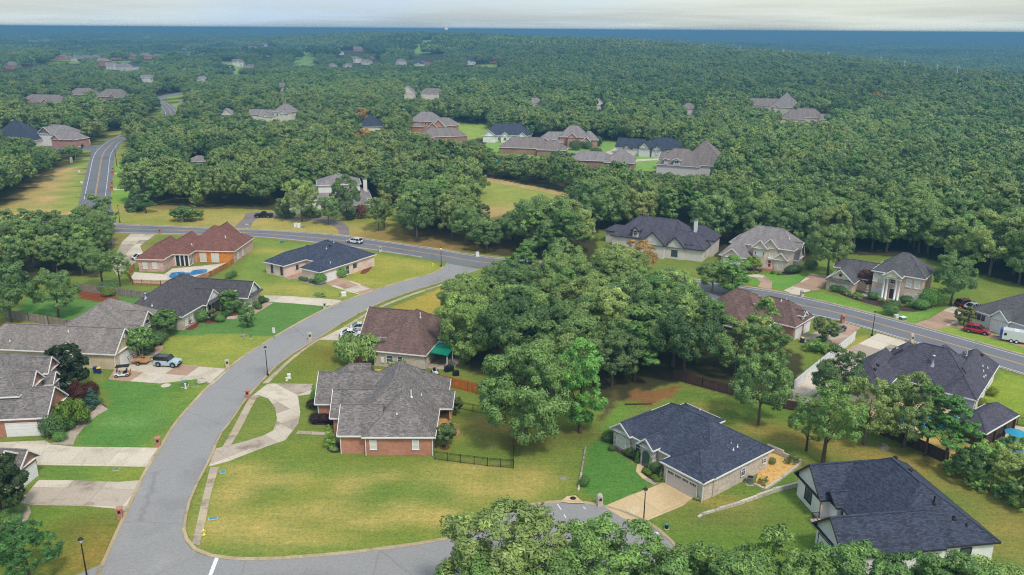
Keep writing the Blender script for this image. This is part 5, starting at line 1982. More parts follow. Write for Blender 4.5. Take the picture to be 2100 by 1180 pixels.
mid_house('grey_house', 'grey hipped roof on the far side of the wood, steeper of the pair', 838, 206, 0, 'brick_cream', 'shingle_mauve', [(-8, 0, 6, 12, 'y', 'g', 'h', 5.5, .9)])
mid_house('grey_house', 'grey hipped roof on the far side of the wood, wider of the pair', 885, 206, -4, 'brick_cream', 'shingle_mauve', [(-11, 0, 11, 11, 'x', 'h', 'h', 5.5, .7)])
mid_house('grey_house', 'tiny grey gable peeping from the dense forest', 1228, 232, 20, 'stucco_grey', 'shingle_mauve', [(-5, 0, 5, 9, 'y', 'g', 'h', 5.5, .9)])
mid_house('grey_house', 'pale roof tip showing in the forest between the two gardens', 1098, 228, 5, 'stucco_grey', 'shingle_weathered', [(-7, 0, 7, 10, 'x', 'h', 'h', 5.5, .7)])
mid_house('violet_house', 'small violet hipped roof at the edge of the eastern forest', 1415, 240, 10, 'stucco_grey', 'shingle_mauve', [(-6, 0, 6, 9, 'x', 'h', 'h', 5.0, .8)])
mid_house('violet_house', 'violet roof glimpsed in the wood below the big field', 577, 190, 0, 'stucco_grey', 'shingle_mauve', [(-9, 0, 9, 10, 'x', 'h', 'h', 5.0, .7)])

# ---------------------------------------------------------------- distant subdivision
FAR = [  # px, py, width, depth, rot, wall, roof
    (55, 143, 16, 12, 0, 0, 0), (20, 150, 18, 12, 0, 0, 1), (85, 136, 18, 12, 10, 0, 1), (112, 132, 20, 12, -20, 1, 1), (122, 127, 20, 12, -20, 1, 1), (134, 122, 20, 12, -20, 1, 1), (150, 121, 16, 11, 0, 3, 2), (165, 121, 14, 11, 10, 3, 2),
    (178, 122, 18, 12, 0, 1, 1), (195, 120, 20, 12, 10, 0, 1), (206, 116, 18, 12, 0, 0, 1), (155, 137, 14, 12, -10, 2, 0), (212, 142, 16, 12, 0, 1, 2), (238, 129, 20, 13, 0, 0, 1), (233, 146, 18, 12, 20, 2, 2), (250, 147, 16, 12, -20, 2, 2),
    (273, 146, 20, 13, -10, 3, 4), (262, 115, 18, 12, 0, 0, 1), (272, 121, 16, 11, 0, 1, 1), (300, 112, 18, 12, 0, 0, 1), (303, 127, 18, 13, 20, 0, 1), (320, 116, 18, 12, 0, 0, 1), (335, 113, 16, 12, 0, 0, 1), (375, 105, 16, 12, 0, 3, 2),
    (390, 115, 20, 10, 0, 3, 2), (490, 104, 16, 12, 30, 3, 2), (518, 104, 20, 12, 0, 0, 1), (540, 102, 22, 10, 0, 3, 2), (565, 98, 16, 12, 0, 0, 1), (546, 122, 18, 12, 0, 2, 1), (488, 137, 17, 12, 0, 3, 1), (510, 142, 18, 12, -10, 1, 1),
    (616, 105, 16, 12, 0, 3, 2), (683, 139, 15, 12, 20, 3, 1), (698, 122, 16, 12, 20, 3, 2), (700, 108, 18, 12, 0, 0, 1), (714, 108, 18, 12, 0, 3, 2), (728, 104, 22, 13, 0, 0, 1), (735, 118, 20, 13, 0, 1, 1), (745, 104, 20, 12, 10, 0, 1), (760, 110, 16, 12, 0, 1, 1),
    (712, 137, 16, 11, -10, 3, 1), (733, 131, 18, 12, 30, 3, 1), (770, 128, 18, 12, -10, 1, 1), (752, 133, 18, 12, 0, 2, 1), (822, 135, 20, 12, 0, 2, 1), (858, 138, 18, 12, 0, 3, 4), (872, 136, 18, 11, 0, 1, 4), (975, 136, 22, 13, -6, 1, 1), (1000, 138, 18, 12, -12, 1, 2),
    (1015, 140, 18, 12, -12, 1, 1), (835, 106, 16, 11, 0, 2, 1), (965, 140, 14, 12, -6, 3, 4), (413, 168, 14, 9, 0, 3, 2), (303, 168, 16, 9, 0, 3, 2), (228, 76, 60, 30, 0, 3, 2), (302, 82, 44, 26, 0, 3, 2), (1705, 77, 120, 40, 0, 3, 3), (62, 88, 60, 30, 0, 3, 2), (93, 87, 60, 30, 0, 3, 2)]
FW = ['brick_rose', 'brick_red', 'stucco_grey', 'stucco_white']
FR_ = ['shingle_mauve', 'shingle_mauve', 'shingle_weathered', 'metal_galv', 'shingle_navy']
WC = ['rose brick', 'red brick', 'grey rendered', 'white']
RC = ['violet roofed', 'violet roofed', 'grey roofed', 'metal roofed', 'navy roofed']
for i, (px, py, w, d, rot, wi, ri) in enumerate(FAR):
    x, y = G(px, py)
    area_ = 'far subdivision beyond the curving road' if px < 430 else ('hillside streets around the bright green field' if px < 800 else 'gardens under the long wooded ridge')
    if py < 90:
        area_ = 'blue distance below the horizon'
    h = House('distant_house', f'tiny {RC[ri]} {WC[wi]} house in the {area_}', (x, y, tz(x, y)), rot, FW[wi], FR_[ri], group='distant houses')
    k = 1.0 if py > 95 else 1.0
    hh_ = 5.0 if i % 3 else 6.5
    h.wing(-w / 2, 0, w / 2, d, 'x', 'h' if i % 2 else 'g', 'h', hh_, .7, z0=-3)
    if w < 30:
        sx = -w / 2 + 1 + (i * 5) % (w // 2)
        h.wing(sx, -3, sx + 6, d / 2, 'y', 'g', 'n', hh_ - .3, .8, z0=-3)
    h.finish()
    if w < 30:
        h.win(sx + 3, -2.5, 'S', 1.0, 1.6, 2.0)
        h.win(-w / 2 + w * .8, .42, 'S', 1.0, 1.4, 1.6)
# ================================================================ TREES
def crown(name, seed, mat, R0=5.0, z0=3.2, z1=12.0, lobes=26, leaves=9000, leaf=0.24, shape='oak', mesh=True, gap=0.0, flat=0.85, droop=0.0):
    """Leaf clumps spread through the lobes of a crown; returns arrays or a mesh."""
    rg = np.random.default_rng(seed)
    zc, hz = (z0 + z1) / 2, (z1 - z0) / 2
    C, Rr = [], []
    if shape == 'oak':
        C.append((0, 0, zc - .1 * hz)); Rr.append(R0 * .52)
        for i in range(lobes):
            a = rg.uniform(0, 2 * math.pi)
            u = rg.uniform(-.75, 1.0)
            rr = math.sqrt(max(0, 1 - u * u * .9)) * rg.uniform(.55, .84)
            C.append((R0 * rr * math.cos(a), R0 * rr * math.sin(a), zc + hz * u * rg.uniform(.6, .8)))
            Rr.append(R0 * rg.uniform(.22, .36))
    elif shape == 'slender':
        for i in range(lobes):
            t = i / (lobes - 1)
            a = rg.uniform(0, 2 * math.pi)
            w = R0 * (math.sin(math.pi * (0.12 + .83 * t)) ** .7) * rg.uniform(.3, .65)
            C.append((w * math.cos(a), w * math.sin(a), z0 + (z1 - z0) * (.08 + .86 * t)))
            Rr.append(R0 * rg.uniform(.34, .5) * (1 - .35 * t))
    elif shape == 'cone':
        for i in range(lobes):
            t = (i + .5) / lobes
            a = i * 2.4 + rg.uniform(-.3, .3)
            w = R0 * (1 - t) * rg.uniform(.45, .7)
            C.append((w * math.cos(a), w * math.sin(a), z0 + (z1 - z0) * t * .93))
            Rr.append(R0 * (.40 * (1 - t) + .12))
    elif shape == 'pine':
        for i in range(lobes):
            t = rg.uniform(0, 1)
            a = rg.uniform(0, 2 * math.pi)
            w = R0 * (1 - .75 * t) * rg.uniform(.3, .9)
            C.append((w * math.cos(a), w * math.sin(a), z0 + (z1 - z0) * (.05 + .9 * t)))
            Rr.append(R0 * rg.uniform(.2, .32))
    elif shape == 'ball':
        C.append((0, 0, zc)); Rr.append(R0 * .93)
        for i in range(lobes):
            d = rg.normal(size=3); d /= np.linalg.norm(d)
            C.append((d[0] * R0 * .3, d[1] * R0 * .3, zc + d[2] * hz * .3)); Rr.append(R0 * .7)
    C, Rr = np.array(C), np.array(Rr)
    squash = np.array((1, 1, flat))
    # every lobe breaks up into twig clumps
    sub = 7 if shape in ('oak', 'slender', 'pine') and leaves > 200 else 0
    if sub:
        ctr0 = np.array((0, 0, zc))
        dk = rg.normal(size=(len(C), sub, 3)) + (C - ctr0)[:, None, :] / (R0 * .8)
        dk /= np.linalg.norm(dk, axis=2)[..., None]
        C2 = (C[:, None, :] + dk * (Rr[:, None] * rg.uniform(.55, 1.0, (len(C), sub)))[..., None] * squash).reshape(-1, 3)
        R2_ = (Rr[:, None] * rg.uniform(.24, .50, (len(C), sub))).ravel()
        par = np.repeat(np.arange(len(C)), sub)
    else:
        C2, R2_, par = C, Rr, np.arange(len(C))
    pos, dirs, ldirs, tone = [], [], [], []
    ctone = rg.normal(0, .13, len(C2))
    p = R2_ ** 1.7 / (R2_ ** 1.7).sum()
    need = leaves
    ctr = np.array((0, 0, zc))
    while need > 0:
        n = int(need * 1.8) + 60
        k = rg.choice(len(C2), n, p=p)
        d = rg.normal(size=(n, 3))
        d /= np.linalg.norm(d, axis=1)[:, None]
        out = C2[k] - ctr
        out = out / (np.linalg.norm(out, axis=1)[:, None] + .6)
        ok = (d * out).sum(1) > rg.uniform(-.9, .3, n)
        ok &= d[:, 2] > rg.uniform(-1.1, -.1, n)
        rad = R2_[k] * rg.uniform(.45, 1.25, n)
        q = C2[k] + d * rad[:, None] * squash
        # drop leaves buried inside another lobe
        D = np.linalg.norm((q[:, None, :] - C[None]) / squash, axis=2) / Rr[None]
        D[np.arange(n), par[k]] = 9
        ok &= (D.min(1) > .72) | (rg.random(n) < .12)
        L = (q - C[par[k]]) / Rr[par[k]][:, None]
        pos.append(q[ok][:need]); dirs.append(d[ok][:need]); ldirs.append(L[ok][:need]); tone.append(ctone[k][ok][:need])
        need -= len(pos[-1])
    P, D, LD, tone = np.concatenate(pos), np.concatenate(dirs), np.concatenate(ldirs), np.concatenate(tone)
    n = len(P)
    if droop:
        P[:, 2] -= droop * rg.random(n) ** 2
    N = D * .8 + rg.normal(size=(n, 3)) * .42 + np.array((0, 0, .25))
    N /= np.linalg.norm(N, axis=1)[:, None]
    Tt = rg.normal(size=(n, 3))
    if droop:
        Tt = Tt * .35 + np.array((0, 0, -1.))
    Tt -= N * (Tt * N).sum(1)[:, None]
    Tt /= np.linalg.norm(Tt, axis=1)[:, None] + 1e-6
    B = np.cross(N, Tt)
    s = leaf * rg.uniform(.6, 1.35, n)[:, None]
    wd = .42 if not droop else .22
    V = np.stack([P - Tt * s, P - B * s * wd + N * s * .12, P + Tt * s, P + B * s * wd + N * s * .12], 1)
    SN = D * .50 + LD * .45 + N * .55 + np.array((0, 0, .1))
    SN /= np.linalg.norm(SN, axis=1)[:, None]
    var = np.clip(rg.beta(2.0, 2.0, n) + tone, 0, 1)
    return V, SN, var


def leaf_mesh(name, V, SN, var, mat, extra=None):
    n = len(V)
    me = bpy.data.meshes.new(name)
    vs_ = V.reshape(-1, 3)
    F = np.arange(4 * n)
    ev, ef = (np.zeros((0, 3)), [])
    me.vertices.add(4 * n)
    me.vertices.foreach_set('co', vs_.ravel())
    me.loops.add(4 * n)
    me.loops.foreach_set('vertex_index', F)
    me.polygons.add(n)
    me.polygons.foreach_set('loop_start', np.arange(0, 4 * n, 4))
    me.polygons.foreach_set('use_smooth', np.ones(n, bool))
    me.update(calc_edges=True)
    a = me.attributes.new('leafvar', 'FLOAT', 'POINT')
    a.data.foreach_set('value', np.repeat(var, 4))
    me.materials.append(MATS[mat])
    me.normals_split_custom_set_from_vertices(np.repeat(SN, 4, axis=0))
    return me


def trunk_mb(seed, h, r, R0, z0, z1, limbs=6, lean=.25, multi=1):
    rg = random.Random(seed)
    m = MB()
    for k in range(multi):
        a0 = rg.uniform(0, 6.28)
        off = .0 if multi == 1 else .35
        p = Vector((off * math.cos(a0 + k * 2.1), off * math.sin(a0 + k * 2.1), -.3))
        top = Vector((rg.uniform(-lean, lean) + p.x * 3, rg.uniform(-lean, lean) + p.y * 3, z0 + (z1 - z0) * .62))
        pts = [p, p.lerp(top, .35) + Vector((rg.uniform(-.1, .1), rg.uniform(-.1, .1), 0)), p.lerp(top, .7), top]
        rr = [r * 1.25, r * .85, r * .6, r * .22]
        for i in range(3):
            m.tube(pts[i], pts[i + 1], rr[i], rr[i + 1], 7, 0, False)
        for i in range(limbs):
            t = rg.uniform(.32, .85)
            b = p.lerp(top, t)
            a = rg.uniform(0, 6.28)
            e = Vector((math.cos(a) * R0 * rg.uniform(.45, .72), math.sin(a) * R0 * rg.uniform(.45, .72), b.z + (z1 - b.z) * rg.uniform(.25, .6)))
            mid = b.lerp(e, .5) + Vector((0, 0, -.15 * R0 * .3))
            m.tube(b, mid, r * .38 * (1.2 - t), r * .22, 5, 0, False)
            m.tube(mid, e, r * .22, r * .05, 5, 0, False)
    return m


PROTO = {}


def proto(kind, n, mat, bark, **kw):
    L = []
    tk = {k: kw.pop(k) for k in ('trunk_r', 'limbs', 'lean', 'multi') if k in kw}
    for i in range(n):
        a = dict(R0=5.0, z0=3.2, z1=12.0)
        a.update(kw)
        V, SN, var = crown(kind, 100 + i * 17 + len(kind) * 7, mat, **a)
        cm = leaf_mesh('crown', V, SN, var, mat)
        t = trunk_mb(i * 5 + 3, 12, tk.get('trunk_r', .26), a['R0'], a['z0'], a['z1'], tk.get('limbs', 6), tk.get('lean', .3), tk.get('multi', 1))
        L.append((t.mesh('trunk', [bark]), cm, a['z1'], a['R0']))
    PROTO[kind] = L


proto('oak', 5, 'leaf_oak', 'bark_grey', leaves=19000, leaf=.20, lobes=36, z0=1.9)
proto('full_oak', 2, 'leaf_oak', 'bark_grey', leaves=36000, leaf=.19, lobes=52, z0=.9, R0=5.6)
proto('maple', 2, 'leaf_bright', 'bark_brown', leaves=14000, leaf=.185, shape='slender', R0=3.4, z0=2.0, z1=12.0, lobes=24)
proto('airy', 2, 'leaf_bright', 'bark_brown', leaves=8000, leaf=.18, lobes=24, R0=4.2, z0=3.6, z1=12.0)
proto('dark', 2, 'leaf_dark', 'bark_brown', leaves=14000, leaf=.195, lobes=24)
proto('pine', 2, 'leaf_pine', 'bark_brown', leaves=11000, leaf=.2, shape='pine', R0=4.0, z0=4.5, z1=12.0, lobes=30, trunk_r=.22, flat=.55)
proto('cedar', 1, 'leaf_dark', 'bark_brown', leaves=9000, leaf=.26, shape='cone', R0=3.2, z0=.4, z1=10.0, lobes=34, limbs=2)
proto('rust', 1, 'leaf_rust', 'bark_grey', leaves=6500, leaf=.26, lobes=26)
proto('myrtle', 2, 'leaf_myrtle', 'bark_pale', leaves=9000, leaf=.42, lobes=34, R0=5.0, z0=1.6, z1=12.0, multi=3, trunk_r=.2)
proto('red_maple', 1, 'leaf_maroon', 'bark_grey', leaves=4500, leaf=.34, lobes=22, R0=6.0, z0=4.0, z1=10.0, flat=.6)
proto('weeping', 1, 'leaf_oak', 'bark_brown', leaves=5200, leaf=.62, lobes=22, R0=6.0, z0=2.0, z1=9.0, droop=2.4)
proto('lime_weeping', 1, 'leaf_lime', 'bark_brown', leaves=4200, leaf=.75, lobes=16, R0=6.0, z0=2.0, z1=9.0, droop=2.6)
proto('magnolia', 1, 'leaf_magnolia', 'bark_brown', leaves=12000, leaf=.42, lobes=44, R0=4.6, z0=.6, z1=12.0)
proto('olive_small', 1, 'leaf_oak', 'bark_grey', leaves=4000, leaf=.42, lobes=18, R0=4.0, z0=1.8, z1=10.0)


def shrub_proto(kind, n, mat, **kw):
    L = []
    for i in range(n):
        a = dict(R0=1.0, z0=0.0, z1=1.8, lobes=8, leaves=2400, leaf=.085, shape='ball')
        a.update(kw)
        V, SN, var = crown(kind, 300 + i * 13 + len(kind), mat, **a)
        L.append((None, leaf_mesh('foliage', V, SN, var, mat), a['z1'], a['R0']))
    PROTO[kind] = L


shrub_proto('round_shrub', 2, 'leaf_bright')
shrub_proto('dark_shrub', 2, 'leaf_dark')
shrub_proto('lime_shrub', 1, 'leaf_lime')
shrub_proto('purple_shrub', 1, 'leaf_purple')
shrub_proto('red_shrub', 1, 'leaf_maroon')
shrub_proto('blue_shrub', 1, 'leaf_bluegreen', shape='cone', lobes=14, z1=2.6)
shrub_proto('cone_shrub', 1, 'leaf_bright', shape='cone', lobes=16, z1=3.0, R0=1.0)
shrub_proto('pink_shrub', 1, 'leaf_pinkbloom', shape='oak', lobes=10)
shrub_proto('loose_shrub', 3, 'leaf_oak', shape='oak', lobes=12, leaves=700, leaf=.13)

NAMES = {'full_oak': 'oak_tree', 'oak': 'oak_tree', 'maple': 'tree', 'airy': 'young_tree', 'dark': 'evergreen_tree', 'pine': 'pine_tree', 'cedar': 'cedar_tree', 'rust': 'rusty_tree', 'myrtle': 'crape_myrtle',
         'red_maple': 'japanese_maple', 'weeping': 'weeping_cherry', 'lime_weeping': 'weeping_shrub', 'magnolia': 'magnolia_tree', 'olive_small': 'sapling'}


def plant(kind, x, y, hgt, rad, label, group=None, tint=None, z=None, cat=None):
    L = PROTO[kind]
    k = random.randrange(len(L))
    t, c, z1, R0 = L[k]
    sh = t is None
    o = thing(NAMES.get(kind, kind if sh else 'tree'), label, cat or ('shrub' if sh else 'tree'), (x, y, tz(x, y) if z is None else z), random.uniform(0, 6.28), group)
    s = rad / R0 * (1.0 if sh else 1.15)
    o.scale = (s, s, hgt / z1 * (1.0 if sh else 1.06))
    if t is not None:
        link('trunk', t, o)
    cr_ = link('foliage' if sh else 'crown', c, o)
    b = random.uniform(.82, 1.15)
    tn = tint or (1, 1, 1)
    cr_.color = (tn[0] * b, tn[1] * b * random.uniform(.96, 1.04), tn[2] * b, 1)
    return o


TREES = []      # (x, y, radius) of trees already planted


def tree(kind, px, py, hgt, rad, label, group=None, tint=None):
    x, y = G(px, py)
    TREES.append((x, y, rad))
    return plant(kind, x, y, hgt, rad, label, group, tint)


# ---- single trees one can point at
tree('full_oak', 962, 742, 12.0, 4.8, 'broad oak overhanging the teal awning of the brown roofed house', tint=(.95, 1, .92))
tree('full_oak', 1078, 908, 14.4, 5.7, 'massive round green tree overhanging the black metal yard fence', tint=(1.15, 1.15, 1.0))
tree('maple', 1190, 888, 14.0, 3.4, 'tall slender bright green tree beside the dry drainage swale', tint=(.85, 1.1, .9))
tree('oak', 1555, 872, 10.6, 3.6, 'lone oak on the lawn behind the navy roofed house near the brown fence')
tree('airy', 1687, 952, 11.2, 4.0, 'airy pale green tree on the slope above the white house', tint=(.95, .95, .9))
tree('airy', 1653, 925, 6.5, 2.4, 'small tree leaning beside the airy pale green tree on the slope')
tree('oak', 1771, 912, 10.0, 3.5, 'oak inside the lawn touching the brown fence below the patio')
tree('oak', 1853, 918, 10.4, 3.6, 'oak straddling the brown fence in front of the covered patio')
tree('pine', 1897, 935, 9.8, 3.0, 'pine with bare lower trunk by the brown fence corner', tint=(1.1, 1.1, 1))
tree('pine', 1938, 950, 9.2, 3.6, 'bushy pine at the end of the brown fence by the pool house', tint=(1.05, 1.1, 1))
tree('oak', 1716, 842, 9.6, 3.4, 'oak growing by the concrete drive above the brown fence')
tree('dark', 1985, 990, 4.6, 2.2, 'low dark tree in the scrub at the end of the brown fence')
tree('olive_small', 2020, 985, 5.5, 2.0, 'thin young tree in the scrub beside the pool garden', tint=(.9, 1.1, .9))
tree('oak', 2078, 1010, 6.0, 2.8, 'small oak on the boundary below the pool garden', tint=(.8, .95, .85))
tree('olive_small', 2120, 1050, 6.0, 2.6, 'thin tree on the boundary bank near the white house')
FG = 'treetops in front of the white house and turning head'
for px, py, hh_, rr in ((1040, 1262, 11.6, 5.4), (1120, 1300, 9.0, 4.0), (1245, 1275, 10.2, 5.0), (1330, 1320, 8.5, 4.2), (1415, 1310, 9.0, 4.0), (1500, 1300, 9.2, 3.8), (1590, 1290, 10.4, 4.2), (1680, 1310, 9.2, 3.8),
                        (1760, 1300, 9.2, 3.8), (1850, 1310, 8.8, 3.8), (1935, 1320, 8.8, 3.8), (2010, 1310, 8.0, 3.4), (970, 1330, 9.0, 4.2), (1180, 1345, 8.6, 4.4)):
    tree('oak', px, py, hh_, rr, 'leafy oak top in front of the white house and turning head', FG, tint=(.74, .95, .88) if px < 1100 else (.84, .95, .84))
tree('dark', 62, 1192, 6.4, 3.0, 'round dark green street tree on the lawn by the street lamp', tint=(.95, 1.25, .95))
tree('magnolia', 6, 1062, 8.4, 2.8, 'glossy magnolia at the corner of the twin garage house')
tree('dark', 0, 1150, 4.0, 2.4, 'dark bushy tree beside the garden path of the twin garage house')
tree('magnolia', 141, 803, 8.0, 3.0, 'magnolia with white blossoms between the red brick house and the tan brick house')
tree('myrtle', 291, 733, 5.6, 2.3, 'crape myrtle with pale blossoms at the garage corner above the trailer')
tree('myrtle', 341, 690, 5.2, 2.3, 'crape myrtle between the tan brick house and the charcoal roofed house')
tree('myrtle', 476, 640, 4.6, 2.0, 'crape myrtle in the bed before the pillared porch')
tree('maple', 509, 672, 4.8, 1.7, 'small dense maple alone on the lawn before the pillared porch', tint=(.7, .85, .75))
tree('weeping', 734, 742, 5.0, 3.6, 'weeping tree at the corner of the brown roofed house')
tree('lime_weeping', 143, 872, 3.8, 2.6, 'lime green weeping shrub beside the quoined garage wall')
tree('olive_small', 915, 918, 3.6, 1.5, 'small dark tree by the deck stairs', tint=(.7, .75, .7))
tree('olive_small', 935, 853, 3.0, 1.1, 'thin bronze sapling at the corner of the covered deck', tint=(.9, .7, .6))
tree('cedar', 278, 432, 7.8, 2.6, 'conical dark cedar beside the bright green roadside lawn')
tree('dark', 300, 437, 4.2, 2.6, 'rounded evergreen beside the conical cedar', tint=(1.1, 1.2, 1.1))
for px in (374, 394):
    tree('myrtle', px, 453, 4.2, 2.9, 'spreading low tree of a pair on the lawn north of the main road', 'pair of low spreading trees', tint=(1.1, 1, .9))
tree('oak', 205, 483, 10.6, 4.6, 'oak at the road junction whose crown hides the side road')
for px, py, hh_, rr in ((620, 455, 12.6, 4.6), (674, 461, 8.2, 3.4), (711, 452, 13.0, 4.0), (777, 474, 9.6, 3.2), (788, 468, 10.0, 3.0), (579, 449, 6.0, 2.0)):
    tree('oak', px, py, hh_, rr, 'oak with a bare trunk on the front lawn of the white mansion', 'oaks before the mansion')
tree('airy', 212, 592, 10.0, 3.4, 'pale feathery tree behind the grey fence by the pool drive', tint=(1.2, 1.05, 1.1))
tree('airy', 247, 588, 8.0, 2.4, 'thin young tree beside the pool fence corner', tint=(.9, .9, .9))
tree('oak', 22, 662, 12.4, 4.6, 'tall oak at the grey fence corner behind the tan brick house', tint=(.8, .9, .9))
tree('oak', 120, 650, 9.6, 3.8, 'oak on the green back lawn beside the red mulch bed', tint=(.75, .85, .85))
tree('rust', 1310, 575, 9.6, 3.6, 'rust orange tree in the wood before the violet roofed house', tint=(1, 1, 1))
tree('maple', 1500, 604, 8.6, 3.8, 'bright green tree by the road next to the circular brown drive', tint=(.9, 1.1, .9))
tree('oak', 1460, 602, 7.0, 3.4, 'round green tree beside the bright one by the road')
tree('myrtle', 1545, 556, 3.6, 1.6, 'small yellow green tree in the bed before the beige house', tint=(1.6, 1.15, .7))
tree('red_maple', 1781, 596, 4.6, 2.7, 'spreading red leaved maple beside the columned portico')
tree('oak', 1697, 566, 12.0, 4.4, 'oak with pale trunk in the side yard of the columned house')
tree('oak', 1948, 626, 11.0, 4.0, 'oak behind the paddock rail next to the columned house')
tree('olive_small', 1976, 668, 3.8, 1.7, 'bronze leaved small tree at the corner of the white rendered house', tint=(.8, .65, .6))
tree('olive_small', 1688, 702, 4.6, 2.4, 'bronze green small tree beside the brick garage', tint=(1.0, .85, .8))
tree('oak', 985, 398, 7.0, 3.0, 'lone small oak at the edge of the dry field')
tree('rust', 743, 322, 12.5, 5.6, 'golden yellow tree standing out of the dark wood', tint=(1.15, 1.15, 1))
tree('rust', 920, 340, 11.0, 4.0, 'orange tinted tree among the oaks below the brown roofed house', tint=(1.1, .95, 1))

# ---------------------------------------------------------------- woods
SIGHT = [  # windows through the trees: x0, y0, x1, y1, distance of what is seen
    (845, 238, 936, 273, 0), (893, 266, 962, 286, 0), (996, 261, 1090, 293, 0), (1022, 292, 1130, 316, 0), (1118, 268, 1220, 305, 0), (1265, 283, 1388, 325, 0), (1352, 300, 1460, 352, 0), (1188, 320, 1300, 334, 0),
    (738, 251, 784, 266, 0), (72, 259, 166, 296, 0), (0, 269, 58, 282, 0), (516, 210, 606, 245, 0), (452, 229, 478, 236, 0), (394, 326, 424, 335, 0), (52, 193, 126, 212, 0), (148, 182, 174, 196, 0), (200, 184, 254, 202, 0),
    (1541, 202, 1590, 220, 0), (1590, 207, 1625, 222, 0), (1600, 215, 1698, 248, 0), (829, 189, 850, 201, 0), (868, 191, 902, 202, 0), (1222, 207, 1236, 224, 0), (1408, 225, 1428, 234, 0), (575, 178, 584, 188, 0), (1092, 207, 1104, 214, 0),
    (168, 290, 240, 400, 0), (240, 278, 262, 300, 0), (308, 197, 366, 234, 0), (440, 128, 520, 153, 0), (538, 110, 552, 124, 0), (600, 104, 654, 134, 0), 
    (838, 108, 908, 124, 0), (985, 374, 1165, 408, 0), (1002, 405, 1030, 438, 0), (930, 250, 1000, 266, 0), (1182, 312, 1258, 327, 0), (1300, 324, 1360, 346, 0), (1240, 297, 1262, 312, 0),
    (1224, 448, 1440, 505, 0), (1350, 500, 1440, 526, 0), (1500, 596, 1660, 617, 0), (1625, 620, 1668, 690, 0), (590, 362, 770, 446, 0), (0, 330, 150, 432, 0), (233, 330, 275, 420, 0), (890, 512, 985, 575, 0), (405, 160, 420, 168, 0), (298, 160, 312, 168, 0)]
SIGHT = [(a, b, c, d, G((a + c) / 2, d)[1]) for a, b, c, d, _ in SIGHT]
for px, py, w_, d_, *_ in FAR:
    yy_ = G(px, py)[1]
    SIGHT.append((px - .45 * w_ * F_PX / yy_, py - 7.5 * F_PX / yy_, px + .45 * w_ * F_PX / yy_, py - 1.5 * F_PX / yy_, yy_))


def wooded(X, Y):
    f = Y > 330
    for P, w in COVER:
        m = inpoly(X, Y, P)
        f[m] = w
    return f


def seg_dist(X, Y, P):
    d = np.full(X.shape, 1e9)
    for i in range(len(P)):
        ax, ay = P[i]
        bx, by = P[(i + 1) % len(P)]
        dx, dy = bx - ax, by - ay
        t = np.clip(((X - ax) * dx + (Y - ay) * dy) / (dx * dx + dy * dy + 1e-9), 0, 1)
        d = np.minimum(d, np.hypot(X - ax - t * dx, Y - ay - t * dy))
    return d


def keep_out(X, Y, blocks, margin):
    bad = np.zeros(X.shape, bool)
    for P in blocks:
        a = np.array(P)
        c = a.mean(0)
        rr = np.max(np.linalg.norm(a - c, axis=1)) + margin
        near = np.hypot(X - c[0], Y - c[1]) < rr
        if not near.any():
            continue
        ix = np.where(near)[0]
        b = inpoly(X[ix], Y[ix], P) | (seg_dist(X[ix], Y[ix], P) < margin)
        bad[ix] |= b
    return bad


def scatter(dmin, dmax, s, half=38, seed=5):
    rg = np.random.default_rng(seed)
    xm = dmax * math.sin(R(half))
    X, Y = np.meshgrid(np.arange(-xm, xm, s), np.arange(dmin * .7, dmax, s * .87))
    X = X + (np.arange(X.shape[0]) % 2)[:, None] * s / 2
    X = (X + rg.uniform(-.36, .36, X.shape) * s).ravel()
    Y = (Y + rg.uniform(-.36, .36, Y.shape) * s).ravel()
    d = np.hypot(X, Y)
    m = (d > dmin) & (d <= dmax) & (np.abs(np.arctan2(X, Y)) < R(half))
    return X[m], Y[m]


def smooth_noise(X, Y, f, seed=0):
    return (np.sin(X * f + seed) * np.cos(Y * f * 1.13 + seed * 2.1) + np.sin((X + Y) * f * .61 + seed * 3.7) + .6 * np.sin(X * f * 2.3 - Y * f * 1.9 + seed)) / 2.6


def sight_block(X, Y, Hh, Rr, near=0.0):
    bad = np.zeros(X.shape, bool)
    Z = terrain(X, Y) + Hh * .60
    vx, vy, vz = X, Y, Z - CAM_H
    dep = vx * FWD.x + vy * FWD.y + vz * FWD.z
    u = PW / 2 + F_PX * (vx * RIGHT.x + vy * RIGHT.y + vz * RIGHT.z) / dep
    v = PH / 2 - F_PX * (vx * UPV.x + vy * UPV.y + vz * UPV.z) / dep
    rx = F_PX * Rr / dep
    ry = F_PX * Hh * .42 / dep
    for a, b, c, d, dist in SIGHT:
        bad |= (Y < dist - 2) & (Y > dist * near) & (u + rx * .75 > a) & (u - rx * .75 < c) & (v + ry * .8 > b) & (v - ry * .85 < d)
    return bad


X1, Y1 = scatter(105, 470, 7.0, 40, 3)
f = wooded(X1, Y1)
f &= ~keep_out(X1, Y1, HOUSEBLOCK, 3.6)
f &= ~keep_out(X1, Y1, ROADBLOCK, 3.4)
for tx, ty, tr in TREES:
    f &= np.hypot(X1 - tx, Y1 - ty) > tr * .8 + 1.8
X1, Y1 = X1[f], Y1[f]
rg = np.random.default_rng(11)
H1 = rg.uniform(10.5, 15.0, len(X1)) * (1 + .12 * smooth_noise(X1, Y1, .03, 2))
west = inpoly(X1, Y1, gp(WOODS['west']))
cw = inpoly(X1, Y1, gp(WOODS['centre']))
H1[cw] *= .90
H1[west] = rg.uniform(8.0, 10.0, west.sum())
R1 = H1 * rg.uniform(.35, .45, len(X1))
fell = sight_block(X1, Y1, H1, R1, .90)
blk = sight_block(X1, Y1, H1, R1)
H1[blk] *= .52; R1[blk] *= .74
f = ~sight_block(X1, Y1, H1, R1) & ~fell
X1, Y1, H1, R1 = X1[f], Y1[f], H1[f], R1[f]
d1 = np.hypot(X1, Y1)
